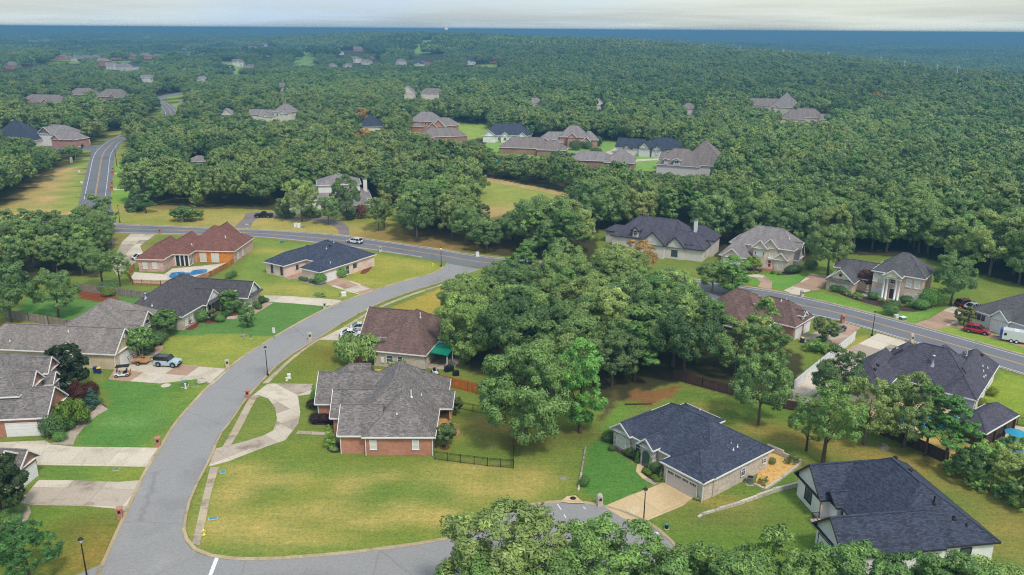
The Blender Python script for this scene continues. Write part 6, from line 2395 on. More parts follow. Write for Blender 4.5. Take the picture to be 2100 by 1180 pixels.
o_ = np.argsort(d1)
X1, Y1, H1, R1 = X1[o_], Y1[o_], H1[o_], R1[o_]
N_SINGLE = 235
REG = {'centre': ('in the wood between the brown roofed house and main road', 'trees of the wood inside the road bend'),
       'verge': ('along the wooded verge across the main road from the ranch house', 'trees of the wooded verge'),
       'west': ('in the thicket beside the pool house drive and road junction', 'trees of the thicket by the junction'),
       'east': ('in the woodland behind the two storey houses', 'trees behind the two storey houses')}
sp_noise = smooth_noise(X1, Y1, .05, 7)
for i in range(min(N_SINGLE, len(X1))):
    x, y = X1[i], Y1[i]
    reg = 'in the forest north of the main road'
    grp = 'nearest trees of the northern forest'
    for k, P in WOODS.items():
        if inpoly(np.array([x]), np.array([y]), gp(P))[0]:
            reg, grp = REG[k]
    u = rg.random()
    kind = 'oak'
    if u < .10:
        kind = 'dark'
    elif u < .17:
        kind = 'pine'
    elif u < .25:
        kind = 'maple'
    adj = {'oak': 'broad green oak', 'dark': 'dark evergreen tree', 'pine': 'pine tree', 'maple': 'slender bright green tree'}[kind]
    r_ = R1[i] * (.75 if kind == 'maple' else 1)
    plant(kind, x, y, H1[i], r_, f'{adj} {reg}', f'{grp}: {adj}')
print('near woodland candidates', len(X1))

# ---- the rest of the forest: one mass
PC = bpy.data.collections.new('forest_sources')


def source(name, parts, mats, soft=.55):
    """Join leaf arrays and a trunk into one light source tree."""
    V = np.concatenate([p[0] for p in parts]); SN = np.concatenate([p[1] for p in parts]); var = .5 + soft * (np.concatenate([p[2] for p in parts]) - .5)
    me = leaf_mesh(name, V, SN, var, mats[0])
    o = bpy.data.objects.new(name, me)
    PC.objects.link(o)


SRC = []
for i in range(5):
    source(f'a{i}_oak', [crown('o', 700 + i, 'leaf_oak', leaves=3400, leaf=.46, lobes=24)], ['leaf_forest'])
for i in range(2):
    source(f'b{i}_dark', [crown('o', 720 + i, 'leaf_dark', leaves=3000, leaf=.45, lobes=22)], ['leaf_dark'])
source('c0_pine', [crown('o', 740, 'leaf_pine', leaves=2600, leaf=.45, shape='pine', R0=4.0, z0=3.5, z1=12., lobes=26, flat=.6)], ['leaf_pine'])
for i in range(2):
    source(f'd{i}_bright', [crown('o', 750 + i, 'leaf_bright', leaves=2800, leaf=.45, shape='slender', R0=3.6, z0=2., z1=12., lobes=22)], ['leaf_bright'])
source('e0_rust', [crown('o', 760, 'leaf_rust', leaves=2800, leaf=.45, lobes=22)], ['leaf_rust'])
# forest patches for the far land, 44 m square
for i in range(5):
    parts = []
    rgp = np.random.default_rng(900 + i)
    for gx in range(6):
        for gy in range(6):
            V, SN, var = crown('o', 1000 + i * 50 + gx * 6 + gy, 'leaf_oak', leaves=70, leaf=2.1, lobes=8)
            k = rgp.uniform(.75, 1.2)
            V = V * np.array((k, k, rgp.uniform(.7, 1.25))) + np.array(((gx - 2.5) * 7.4 + rgp.uniform(-2, 2), (gy - 2.5) * 7.4 + rgp.uniform(-2, 2), 0))
            parts.append((V, SN, np.clip(var + rgp.uniform(-.5, .4), 0, 1)))
    source(f'f{i}_patch', parts, ['leaf_dark' if i == 4 else 'leaf_forest'])


def forest(name, label, X, Y, S, pick, z=None):
    me = bpy.data.meshes.new(name)
    Z = terrain(X, Y) - .2 if z is None else z
    me.from_pydata(np.stack([X, Y, Z], 1).tolist(), [], [])
    a = me.attributes.new('size', 'FLOAT_VECTOR', 'POINT')
    a.data.foreach_set('vector', S.ravel())
    a = me.attributes.new('turn', 'FLOAT_VECTOR', 'POINT')
    rv = np.zeros((len(X), 3))
    rv[:, 2] = RNG.uniform(0, 6.28, len(X))
    a.data.foreach_set('vector', rv.ravel())
    a = me.attributes.new('tone', 'FLOAT_VECTOR', 'POINT')
    t1 = smooth_noise(X, Y, .011, 6) + .7 * smooth_noise(X, Y, .0042, 2) + RNG.normal(0, .22, len(X))
    t2 = smooth_noise(X, Y, .007, 12) + RNG.normal(0, .3, len(X))
    a.data.foreach_set('vector', np.clip(np.stack([.17 * t1 + .10 * t2, .15 * t1, .14 * t1 - .06 * t2], 1), -.42, .5).ravel())
    a = me.attributes.new('pick', 'INT', 'POINT')
    a.data.foreach_set('value', pick.astype(np.int32))
    o = link(name, me)
    tag(o, label, 'forest', kind='stuff')
    ng = bpy.data.node_groups.new(name, 'GeometryNodeTree')
    ng.interface.new_socket('Geometry', in_out='INPUT', socket_type='NodeSocketGeometry')
    ng.interface.new_socket('Geometry', in_out='OUTPUT', socket_type='NodeSocketGeometry')
    N = ng.nodes
    gi, go = N.new('NodeGroupInput'), N.new('NodeGroupOutput')
    ip = N.new('GeometryNodeInstanceOnPoints')
    ci = N.new('GeometryNodeCollectionInfo')
    ci.inputs['Collection'].default_value = PC
    ci.inputs['Separate Children'].default_value = True
    ci.inputs['Reset Children'].default_value = True
    ip.inputs['Pick Instance'].default_value = True
    for nm, ty, sock in (('size', 'FLOAT_VECTOR', 'Scale'), ('turn', 'FLOAT_VECTOR', 'Rotation'), ('pick', 'INT', 'Instance Index')):
        na = N.new('GeometryNodeInputNamedAttribute')
        na.data_type = ty
        na.inputs['Name'].default_value = nm
        if sock == 'Rotation':
            er = N.new('FunctionNodeEulerToRotation')
            ng.links.new(na.outputs['Attribute'], er.inputs[0])
            ng.links.new(er.outputs[0], ip.inputs['Rotation'])
        else:
            ng.links.new(na.outputs['Attribute'], ip.inputs[sock])
    ng.links.new(gi.outputs[0], ip.inputs['Points'])
    ng.links.new(ci.outputs[0], ip.inputs['Instance'])
    ng.links.new(ip.outputs[0], go.inputs[0])
    md = o.modifiers.new('forest', 'NODES')
    md.node_group = ng
    return o


X2, Y2 = scatter(470, 1500, 6.5, 37, 4)
f = wooded(X2, Y2)
f &= ~keep_out(X2, Y2, HOUSEBLOCK, 4.5)
f &= ~keep_out(X2, Y2, ROADBLOCK, 3.4)
X2, Y2 = X2[f], Y2[f]
H2 = np.random.default_rng(21).lognormal(2.36, .17, len(X2)).clip(6.5, 16) * (1 + .16 * smooth_noise(X2, Y2, .021, 5) + .10 * smooth_noise(X2, Y2, .06, 8))
R2 = H2 * np.random.default_rng(22).uniform(.36, .48, len(X2))
fell = sight_block(X2, Y2, H2, R2, .93)
blk = sight_block(X2, Y2, H2, R2)
H2[blk] *= .5; R2[blk] *= .74
f = ~sight_block(X2, Y2, H2, R2) & ~fell
X2, Y2, H2, R2 = X2[f], Y2[f], H2[f], R2[f]
X2 = np.concatenate([X1[N_SINGLE:], X2]); Y2 = np.concatenate([Y1[N_SINGLE:], Y2]); H2 = np.concatenate([H1[N_SINGLE:], H2]); R2 = np.concatenate([R1[N_SINGLE:], R2])
ns = smooth_noise(X2, Y2, .018, 9)
u = RNG.random(len(X2)) + .45 * ns + .15 * smooth_noise(X2, Y2, .006, 4)
pick = np.where(u < .10, RNG.integers(5, 7, len(X2)), np.where(u < .22, 7, np.where(u > 1.02, RNG.integers(8, 10, len(X2)), RNG.integers(0, 5, len(X2)))))
pick = np.where(RNG.random(len(X2)) < .002, 10, pick)
S2 = np.stack([R2 / 5.0, R2 / 5.0, H2 / 12.0], 1)
forest('forest', 'dense mixed oak forest reaching from the gardens to the wooded ridge', X2, Y2, S2, pick)
print('forest trees', len(X2))
XS, YS, SS = [], [], []
for dmin, dmax, s, sz in ((1500, 3600, 36, 1.0), (3600, 9000, 96, 1.05), (9000, 30000, 300, 1.15)):
    X3, Y3 = scatter(dmin, dmax, s, 37, int(dmin))
    f = wooded(X3, Y3)
    Hh = np.full(len(X3), 12.0)
    f &= ~keep_out(X3, Y3, HOUSEBLOCK, s * .4)
    X3, Y3 = X3[f], Y3[f]
    f = ~sight_block(X3, Y3, np.full(len(X3), 11.0), np.full(len(X3), s * .5))
    X3, Y3 = X3[f], Y3[f]
    k = s / 40.0
    XS.append(X3); YS.append(Y3)
    SS.append(np.stack([np.full(len(X3), k), np.full(len(X3), k), np.full(len(X3), sz) * RNG.uniform(.7, 1.25, len(X3))], 1))
XS, YS, SS = np.concatenate(XS), np.concatenate(YS), np.concatenate(SS)
nsf = smooth_noise(XS, YS, .0035, 3)
forest('distant_forest', 'blue distant forest stretching to the horizon', XS, YS, SS, np.where(nsf + RNG.normal(0, .25, len(XS)) > .45, 15, RNG.integers(11, 15, len(XS))))
print('far patches', len(XS))
# ================================================================ SMALL THINGS
def at(px, py, z=0.0):
    x, y = G(px, py)
    return (x, y, z)


# ---- street lamps
LAMP = None


def lamp(px, py, label, h=5.2, glow=False):
    global LAMP
    o = thing('street_lamp', label, 'street lamp', at(px, py), 0, 'street lamps')
    m = MB()
    m.lathe([(.20, 0), (.20, .35), (.11, .45), (.08, 1.2), (.055, h - .55), (.09, h - .5), (.09, h - .42)], 10)
    m.build('pole', 'metal_dark', o)
    m = MB()
    m.lathe([(.10, h - .42), (.22, h - .05), (.22, h)], 8)
    m.build('lantern_glass', 'lamp_glass' if not glow else 'lamp_lit', o)
    m = MB()
    m.lathe([(.30, h), (.26, h + .08), (.10, h + .22), (.03, h + .32)], 8)
    m.build('cap', 'metal_dark', o)


m_, nt_, b_ = newmat('lamp_lit')
b_.inputs['Base Color'].default_value = rgba(srgb(240, 190, 90))
b_.inputs['Emission Color'].default_value = rgba(srgb(250, 180, 70))
b_.inputs['Emission Strength'].default_value = 0.8
MATS['lamp_lit'] = m_
lamp(549, 771, 'black street lamp on the verge opposite the golf cart drive')
lamp(1319, 1082, 'black street lamp beside the tan drive of the navy roofed house')
lamp(180, 1192, 'black street lamp on the lawn by the dark round street tree')
lamp(905, 547, 'black street lamp with amber light at the street junction', 4.9, True)
lamp(1788, 689, 'black street lamp by the concrete drive on the main road', 4.9)
lamp(246, 457, 'black street lamp on the corner lawn beside the county road', 5.2)

# ---- mailbox pillars


def mailbox(px, py, label, mat, cap='stone_pale', w=.62, h=1.35, arch=False, rz=0.3):
    o = thing('mailbox_pillar', label, 'mailbox', at(px, py), rz, 'mailbox pillars')
    m = MB()
    m.box(-w / 2, w / 2, -w / 2, w / 2, -.1, h)
    m.build('pillar', mat, o)
    m = MB()
    if arch:
        m.lathe([(w * .62, h), (w * .6, h + .12), (w * .42, h + .3), (w * .1, h + .4)], 10)
    else:
        m.box(-w / 2 - .06, w / 2 + .06, -w / 2 - .06, w / 2 + .06, h, h + .10)
    m.build('cap', cap, o)
    m = MB()
    m.box(-.16, .16, -w / 2 - .05, -w / 2, h * .62, h * .88)
    m.build('mail_door', 'metal_dark', o)


mailbox(325, 916, 'red brick mailbox pillar by the bright lawn of the quoined house', 'brick_red', 'brick_red')
mailbox(247, 1063, 'red brick mailbox pillar by the twin garage drive', 'brick_red', 'brick_red')
mailbox(508, 817, 'red brick mailbox pillar beside the circular drive', 'brick_red', 'brick_red')
mailbox(467, 754, 'tan brick mailbox pillar at the golf cart drive', 'brick_tan')
mailbox(636, 698, 'beige brick mailbox pillar on the footpath by the brown roofed house', 'brick_tan')
mailbox(666, 634, 'pale brick mailbox pillar at the charcoal roofed house drive', 'brick_wash')
mailbox(1229, 1037, 'stone mailbox pillar on the turning head kerb', 'brick_wash', arch=True)
mailbox(1644, 609, 'arched stone mailbox pillar before the brown drive', 'brick_beige', arch=True)
mailbox(1727, 663, 'arched red brick mailbox pillar by the blue grey sedan', 'brick_red', 'brick_red', arch=True, h=1.6)
mailbox(1868, 704, 'tan arched mailbox pillar behind the dark hipped roof', 'brick_beige', arch=True, h=1.6)
mailbox(328, 480, 'red brick mailbox pillar on the main road by the pool house drive', 'brick_red', 'brick_red')
mailbox(507, 470, 'white stone mailbox pillar at the loop drive entrance', 'stone_pale', w=.8)
mailbox(780, 517, 'pink brick mailbox pillar behind the ranch house', 'brick_peach')
for p in ((232, 352), (231, 359), (229.5, 381), (229, 391)):
    mailbox(*p, 'dark red brick gate pillar by the bright roadside lawn', 'brick_red', 'brick_red', .9, 1.6)

# ---- hydrants


def hydrant(px, py, label):
    o = thing('fire_hydrant', label, 'hydrant', at(px, py), .4)
    m = MB()
    m.lathe([(.2, 0), (.2, .06), (.13, .08), (.13, .55), (.17, .57), (.17, .62), (.12, .72), (.03, .8)], 10)
    m.build('barrel', 'hydrant_yellow', o)
    for s in (-1, 1):
        m = MB()
        m.tube((s * .1, 0, .45), (s * .24, 0, .45), .07, .07, 8)
        m.build('hose_nozzle', 'hydrant_yellow', o)
    m = MB()
    m.tube((0, -.1, .42), (0, -.24, .42), .09, .09, 8)
    m.build('pumper_nozzle', 'hydrant_yellow', o)


hydrant(418, 1097, 'yellow fire hydrant on the corner lot by the footpath')
hydrant(888, 546, 'yellow fire hydrant on the lawn near the junction lamp')

# ---- utility boxes


def ubox(px, py, label, mat, w=.9, d=.9, h=.8, rz=.3, lid=None, name='utility_box'):
    o = thing(name, label, 'utility box', at(px, py), rz, 'utility boxes on the verges')
    m = MB()
    m.box(-w / 2, w / 2, -d / 2, d / 2, 0, h)
    m.build('cabinet', mat, o)
    m = MB()
    m.box(-w / 2 - .04, w / 2 + .04, -d / 2 - .04, d / 2 + .04, h, h + .07)
    m.build('lid', lid or mat, o)
    m = MB()
    m.box(-w / 2 - .1, w / 2 + .1, -d / 2 - .1, d / 2 + .1, -.05, .06)
    m.build('pad', 'concrete', o)


ubox(379, 792, 'green transformer box on the bright lawn edge', 'plastic_green', 1.0, 1.0, .8)
ubox(381, 797, 'white marker pedestal against the green transformer box', 'plastic_white', .2, .2, .8)
ubox(593, 776, 'white and dark utility box on the lawn before the red brick house', 'plastic_white', .5, .5, .7)
ubox(588, 781, 'small white pedestal beside the utility box before the red brick house', 'plastic_white', .25, .25, .5)
ubox(515, 694, 'pale green pedestal beside the lawn boulder', 'plastic_green', .3, .3, .8)
ubox(705, 607, 'pale transformer box by the ranch house drive', 'plastic_white', 1.0, .9, .8)
ubox(696, 610, 'thin pale green post by the ranch house drive', 'plastic_green', .15, .15, .9)
ubox(579, 500, 'green transformer behind the ranch house', 'plastic_green', 1.2, 1.0, .8)
for i, p in enumerate(((606, 466), (613, 467))):
    ubox(*p, 'tall white utility cabinet on the mansion lawn', 'plastic_white', .9, .6, 1.2)
ubox(621, 468, 'low pale box beside the white cabinets on the mansion lawn', 'metal_grey', 1.1, .8, .5)
ubox(979, 526, 'white utility cabinet where the verge wood meets the main road', 'plastic_white', .8, .6, 1.1)
ubox(1838, 652, 'white utility box by the shrub on the columned house lawn', 'plastic_white', .8, .7, .6)
ubox(1851, 657, 'grey green transformer by the shrub on the columned house lawn', 'plastic_green', 1.1, 1.0, .7, lid='plastic_white')
ubox(1367, 1085, 'teal topped pedestal on the lawn below the tan drive', 'plastic_black', .3, .3, .6, lid='plastic_teal')
ubox(1346, 1106, 'white pedestal on the lawn by the turning head', 'plastic_white', .4, .4, .7)
ubox(238, 964, 'flat green meter lid on the grass strip between drives', 'plastic_green', .6, .4, .05)
ubox(457, 969, 'green sprinkler lid beside the footpath on the corner lot', 'plastic_teal', .5, .5, .04)
ubox(437, 1064, 'blue litter sheet lying on the corner lot', 'plastic_teal', .9, .3, .02)
ubox(402, 793, 'bright green lid by the kerb on the quoined house lawn', 'plastic_green', .6, .4, .06)

# ---- signs
for px, py, lb in ((563, 697, 'slim white sign post on the lawn by the street kerb'), (558, 697, 'thin grey sign post beside the white one by the kerb')):
    pass
o = thing('street_sign', 'pair of narrow pale signs on a thin post by the street kerb', 'sign', at(563, 697))
m = MB()
m.tube((0, 0, 0), (0, 0, 2.3), .03, .03, 6)
m.build('post', 'metal_galv', o)
for x in (-.14, .14):
    m = MB()
    m.box(x - .11, x + .11, -.03, .0, 1.4, 2.5)
    m.build('plate', 'plastic_white', o)
for px, py, lb in ((169, 385, 'small road sign on the dirt bank by the county road'), (164, 362, 'pale road sign on the grass bank by the county road')):
    o = thing('road_sign', lb, 'sign', at(px, py))
    m = MB()
    m.tube((0, 0, 0), (0, 0, 2.2), .04, .04, 6)
    m.build('post', 'metal_galv', o)
    m = MB()
    m.box(-.4, .4, -.04, 0, 1.6, 2.4)
    m.build('plate', 'plastic_white', o)
o = thing('entrance_wall', 'low stone entrance wall with a white nameboard at the side road', 'wall', at(170, 297), -.3)
m = MB()
m.box(-4, 4, -.3, .3, 0, 2.0)
for x in (-4, 4):
    m.box(x - .5, x + .5, -.5, .5, 0, 2.8)
m.build('masonry', 'brick_wash', o)
m = MB()
m.box(-3, 3, -.36, -.3, .6, 1.6)
m.build('nameboard', 'plastic_white', o)
# iron estate fence with stone piers along the county road
o = thing('estate_fence', 'dark iron fence between stone piers along the county road', 'fence', at(150, 330))
b0 = Vector(at(150, 330))
prev = None
for i, (px, py) in enumerate(((147, 334), (154, 326), (160, 317), (165, 310), (172, 301))):
    p = Vector(at(px, py)) - b0
    m = MB()
    m.box(p.x - .4, p.x + .4, p.y - .4, p.y + .4, 0, 2.3)
    m.build('pier', 'stone_pale', o)
    if prev is not None:
        m = MB()
        for z in (.3, 1.9):
            m.obox((prev.x, prev.y, z), (p.x, p.y, z), .06, .06)
        for k in range(1, 24):
            q = prev.lerp(p, k / 24)
            m.obox((q.x, q.y, .1), (q.x, q.y, 2.0), .05, .05)
        m.build('iron_panel', 'metal_dark', o)
    prev = p
for px, py in ((374, 239), (416, 240)):
    o = thing('gate_pier', 'tall stone gate pier with dark cap in the trees by the road bend', 'pillar', at(px, py), 0, 'gate piers by the road bend')
    m = MB()
    m.box(-1.0, 1.0, -1.0, 1.0, 0, 9.0)
    m.build('shaft', 'stone_pale', o)
    m = MB()
    m.lathe([(1.6, 9.0), (1.5, 9.4), (.3, 10.4)], 4)
    m.build('cap', 'shingle_weathered', o)

# ---- utility poles


def upole(px, py, h, label, arm=True, r=.16, d=None):
    o = thing('utility_pole', label, 'pole', at(px, py, tz(*G(px, py))))
    m = MB()
    m.tube((0, 0, -1), (0, 0, h), r, r * .7, 7)
    m.build('shaft', 'bark_brown' if r < .5 else 'metal_galv', o)
    if arm:
        m = MB()
        m.obox((-h * .09, 0, h * .93), (h * .09, 0, h * .93), r, r)
        m.build('crossarm', 'bark_brown' if r < .5 else 'metal_galv', o)
    return o


upole(240, 341, 7.5, 'brown wooden utility pole beside the county road bend', False)
for i, (px, py, hh_) in enumerate(((1957, 182, 22), (1917, 172, 20), (1802, 158, 20), (1694, 152, 20), (1602, 150, 20), (1514, 144, 20), (1439, 135, 20), (1318, 132, 20), (1270, 125, 18), (1850, 165, 20))):
    upole(px, py, hh_, 'pale power line pylon rising from the eastern forest', True, .7)['group'] = 'power line pylons in the forest'
for px, py, hh_, lb in ((339, 66, 110, 'slender radio mast on the horizon above the far subdivision'), (752, 80, 70, 'thin radio mast before the horizon beside the wooded ridge'), (1001, 84, 60, 'short radio mast beyond the wooded ridge')):
    x, y = G(px, min(py, 84))
    k = 3500 / y
    o = thing('radio_mast', lb, 'mast', (x * k, 3500, tz(x * k, 3500)))
    hh_ = {339: 50, 752: 46, 1001: 40}[px] - tz(x * k, 3500)
    m = MB()
    m.tube((0, 0, 0), (0, 0, hh_), 1.2, .6, 5)
    m.build('lattice', 'metal_grey', o)
    m = MB()
    m.tube((0, 0, hh_), (0, 0, hh_ + 8), .3, .1, 5)
    m.build('antenna', 'metal_grey', o)
x, y = -185, 2350
o = thing('water_tower', 'small white water tower on top of the wooded ridge', 'water tower', (x, y, tz(x, y)))
m = MB()
m.lathe([(2.5, 0), (1.2, 3), (1.2, 18), (3, 20)], 10)
m.build('stem', 'plastic_white', o)
m = MB()
m.lathe([(1.5, 19), (5, 21), (5.5, 24), (4, 27), (.5, 28.5)], 12)
m.build('tank', 'plastic_white', o)

# ---- fences


def wood_fence(pts, label, mat, h=1.8, z=0, post=2.4, name='board_fence', open_=False, group=None, gap=.0):
    W = [Vector((*G(*p), z)) for p in pts]
    o = thing(name, label, 'fence', tuple(W[0]), 0, group)
    for a, b in zip(W[:-1], W[1:]):
        a, b = a - W[0], b - W[0]
        L = (b - a).length
        n = max(1, round(L / post))
        for k in range(n):
            p, q = a.lerp(b, k / n), a.lerp(b, (k + 1) / n)
            m = MB()
            d = (q - p).normalized()
            s = Vector((-d.y, d.x, 0))
            if open_:
                m.obox((p.x, p.y, .35), (q.x, q.y, .35), .05, .09)
                m.obox((p.x, p.y, h - .3), (q.x, q.y, h - .3), .05, .09)
                c = int((q - p).length / .16)
                for i in range(c):
                    r = p.lerp(q, (i + .5) / c)
                    m.obox((r.x - s.x * .05, r.y - s.y * .05, .1), (r.x - s.x * .05, r.y - s.y * .05, h), .09, .03)
            else:
                c = max(1, int((q - p).length / .6))
                for i in range(c):
                    r0, r1 = p.lerp(q, i / c), p.lerp(q, (i + 1) / c)
                    t = random.uniform(.018, .032)
                    hh = h + random.uniform(-.02, .02)
                    m.prism([(r0.x + s.x * t, r0.y + s.y * t), (r0.x - s.x * t, r0.y - s.y * t), (r1.x - s.x * t, r1.y - s.y * t), (r1.x + s.x * t, r1.y + s.y * t)], -.1, hh)
                m.obox((p.x, p.y, .4), (q.x, q.y, .4), .12, .09)
                m.obox((p.x, p.y, h - .35), (q.x, q.y, h - .35), .12, .09)
            m.build('fence_panel', mat, o)
        for k in range(n + 1):
            p = a.lerp(b, k / n)
            m = MB()
            m.box(p.x - .06, p.x + .06, p.y - .06, p.y + .06, -.2, h + .04)
            m.build('post', mat, o)
    return o


wood_fence([(842, 778), (900, 789), (960, 803), (1002, 816)], 'new orange timber fence behind the red brick house', 'fence_orange', 1.9)
wood_fence([(832, 768), (842, 778)], 'open orange timber gate leaning by the washed brick wall', 'fence_orange', 1.9, name='gate')
wood_fence([(1380, 778), (1440, 795), (1520, 816), (1602, 838)], 'dark brown timber fence between the wood and the back lawn', 'fence_brown', 1.8)
wood_fence([(1602, 838), (1660, 848), (1700, 858)], 'dark brown gate panels at the foot of the concrete drive', 'fence_brown', 1.6)
wood_fence([(1740, 868), (1800, 890), (1870, 918), (1942, 952)], 'dark brown timber fence below the patio and pool house', 'fence_brown', 1.8)
wood_fence([(1628, 800), (1680, 757), (1720, 725), (1752, 699)], 'white vinyl privacy fence beside the concrete drive', 'fence_white', 1.9, name='vinyl_fence')
wood_fence([(150, 596), (220, 604), (300, 614), (400, 622)], 'weathered grey timber fence behind the charcoal roofed house', 'fence_grey', 1.8)
wood_fence([(12, 652), (60, 660), (100, 666), (140, 674), (190, 680)], 'weathered grey timber fence at the back of the green lawn', 'fence_grey', 1.8)
wood_fence([(273, 585), (330, 587), (400, 580), (432, 568), (470, 548), (482, 536)], 'cedar picket fence around the swimming pool', 'fence_cedar', 1.4, open_=True, name='picket_fence')
wood_fence([(273, 585), (262, 566), (276, 552)], 'cedar picket fence side panel at the pool house wall', 'fence_cedar', 1.4, open_=True, name='picket_fence')


def iron_fence(pts, label, h=1.3, rail=False):
    W = [Vector((*G(*p), 0)) for p in pts]
    o = thing('iron_fence', label, 'fence', tuple(W[0]))
    for a, b in zip(W[:-1], W[1:]):
        a, b = a - W[0], b - W[0]
        n = max(1, round((b - a).length / 2.2))
        for k in range(n):
            p, q = a.lerp(b, k / n), a.lerp(b, (k + 1) / n)
            m = MB()
            for z in ((.15, h - .15, h) if not rail else (.4, .8, h)):
                m.obox((p.x, p.y, z), (q.x, q.y, z), .035, .035)
            if not rail:
                for i in range(16):
                    r = p.lerp(q, (i + .5) / 16)
                    m.obox((r.x, r.y, .05), (r.x, r.y, h), .018, .018)
            m.build('rail_panel', 'metal_dark', o)
        for k in range(n + 1):
            p = a.lerp(b, k / n)
            m = MB()
            m.box(p.x - .035, p.x + .035, p.y - .035, p.y + .035, 0, h + .1)
            m.build('post', 'metal_dark', o)


iron_fence([(892, 943), (945, 950), (1000, 957), (1053, 961), (1052, 905)], 'black metal yard fence running from the red brick wall corner')
iron_fence([(935, 838), (970, 845), (1004, 852)], 'black metal yard fence behind the covered deck')
iron_fence([(1700, 556), (1740, 548), (1790, 556)], 'black rail fence behind the brown drive', 1.2, True)
iron_fence([(1924, 622), (1950, 630), (1985, 622)], 'black rail fence between the columned house and the parked cars', 1.2, True)
iron_fence([(2085, 872), (2130, 880)], 'black metal fence of the pool garden by the pool house', 1.4)

# ---- walls, edging, gravel
o = thing('brick_wall', 'low brick retaining wall around the tan gravel bed', 'wall', at(1573, 925))
b0 = Vector(at(1573, 925))
for i, (p, q, hh_) in enumerate((((1573, 922), (1606, 936), .9), ((1606, 936), (1642, 952), .6), ((1642, 952), (1600, 985), .3), ((1600, 985), (1568, 1006), .3), ((1568, 1006), (1548, 996), .3))):
    a, b = Vector(at(*p)) - b0, Vector(at(*q)) - b0
    m = MB()
    m.obox((a.x, a.y, hh_ / 2), (b.x, b.y, hh_ / 2), .28, hh_)
    m.build('wall_section', 'brick_wash' if i < 2 else 'stone_pale', o)
poly_sheet('gravel_bed', gp([(1573, 925), (1640, 953), (1568, 1004), (1548, 994), (1558, 960)]), .05, 'gravel_tan')
o = thing('retaining_wall', 'stepped pale block retaining wall running down to the white house', 'wall', at(1432, 1062))
b0 = Vector(at(1432, 1062))
P = [(1432, 1062), (1440, 1056), (1475, 1046), (1518, 1034), (1552, 1022), (1586, 1010), (1650, 994)]
for i, (p, q) in enumerate(zip(P[:-1], P[1:])):
    a, b = Vector(at(*p)) - b0, Vector(at(*q)) - b0
    z = .15 + .09 * i
    m = MB()
    m.obox((a.x, a.y, z / 2), (b.x, b.y, z / 2), .34, z)
    m.build('block_course', 'stone_pale', o)
o = thing('stone_edging', 'line of stone edging blocks dividing the two front lawns', 'edging', at(1201, 918))
b0 = Vector(at(1201, 918))
a, b = Vector(at(1201, 918)), Vector(at(1186, 1008))
for k in range(26):
    p, q = a.lerp(b, k / 26) - b0, a.lerp(b, (k + .93) / 26) - b0
    m = MB()
    m.obox((p.x, p.y, .08), (q.x, q.y, .08), .24, .2 + .05 * (k % 3))
    m.build('block', 'rock' if k < 16 else 'stone_pale', o)
# storm drain
poly_sheet('drain_apron', gp([(1148, 1031), (1163, 1020), (1180, 1018), (1198, 1034), (1170, 1034)]), .14, 'concrete_tan')
o = thing('manhole_cover', 'round iron manhole cover on the drain apron at the turning head', 'manhole', at(1175, 1024, .145))
m = MB()
m.lathe([(.4, 0), (.38, .02)], 16)
m.build('lid', 'metal_dark', o)
o = thing('manhole_cover', 'pale round concrete lid on the bright lawn beside the drive', 'manhole', at(340, 791, .0))
m = MB()
m.lathe([(.8, -.05), (.75, .05)], 16)
m.build('lid', 'concrete', o)
o = thing('manhole_cover', 'small sunken iron lid on the front lawn by the stone edging', 'manhole', at(1155, 982, .0))
m = MB()
m.lathe([(.5, -.05), (.45, .05)], 12)
m.build('lid', 'rock', o)
o = thing('tree_stump', 'grey tree stump on the dry lawn below the brown fence', 'stump', at(1813, 918, 0))
m = MB()
m.lathe([(.9, 0), (.6, .15), (.5, .4), (.45, .42)], 9)
m.build('stump', 'rock', o)


def boulder(px, py, s, label, mat='rock'):
    rgb = np.random.default_rng(int(px * 7))
    m = MB()
    m.lathe([(s * .8, -.1), (s * rgb.uniform(.9, 1.1), s * .25), (s * .75, s * .65), (s * .25, s * .9)], 7, smooth=False)
    m.v = [(x + rgb.uniform(-.12, .12) * s, y + rgb.uniform(-.12, .12) * s, z + rgb.uniform(-.08, .08) * s) for x, y, z in m.v]
    # keep shared corners welded
    seen = {}
    o = m.build('boulder', mat, None, at(px, py))
    tag(o, label, 'boulder')


boulder(500, 690, .55, 'pale boulder on the green lawn by the street')
boulder(414, 785, .9, 'wide flat stone at the end of the golf cart drive', 'stone_pale')
for px, py, sz, lb in ((222, 500, .6, 'smallest rubble stone in the dirt patch by the junction oak'), (228, 497, .8, 'middle rubble stone in the dirt patch by the junction oak'), (235, 502, 1.0, 'largest rubble stone in the dirt patch by the junction oak')):
    boulder(px, py, sz, lb)

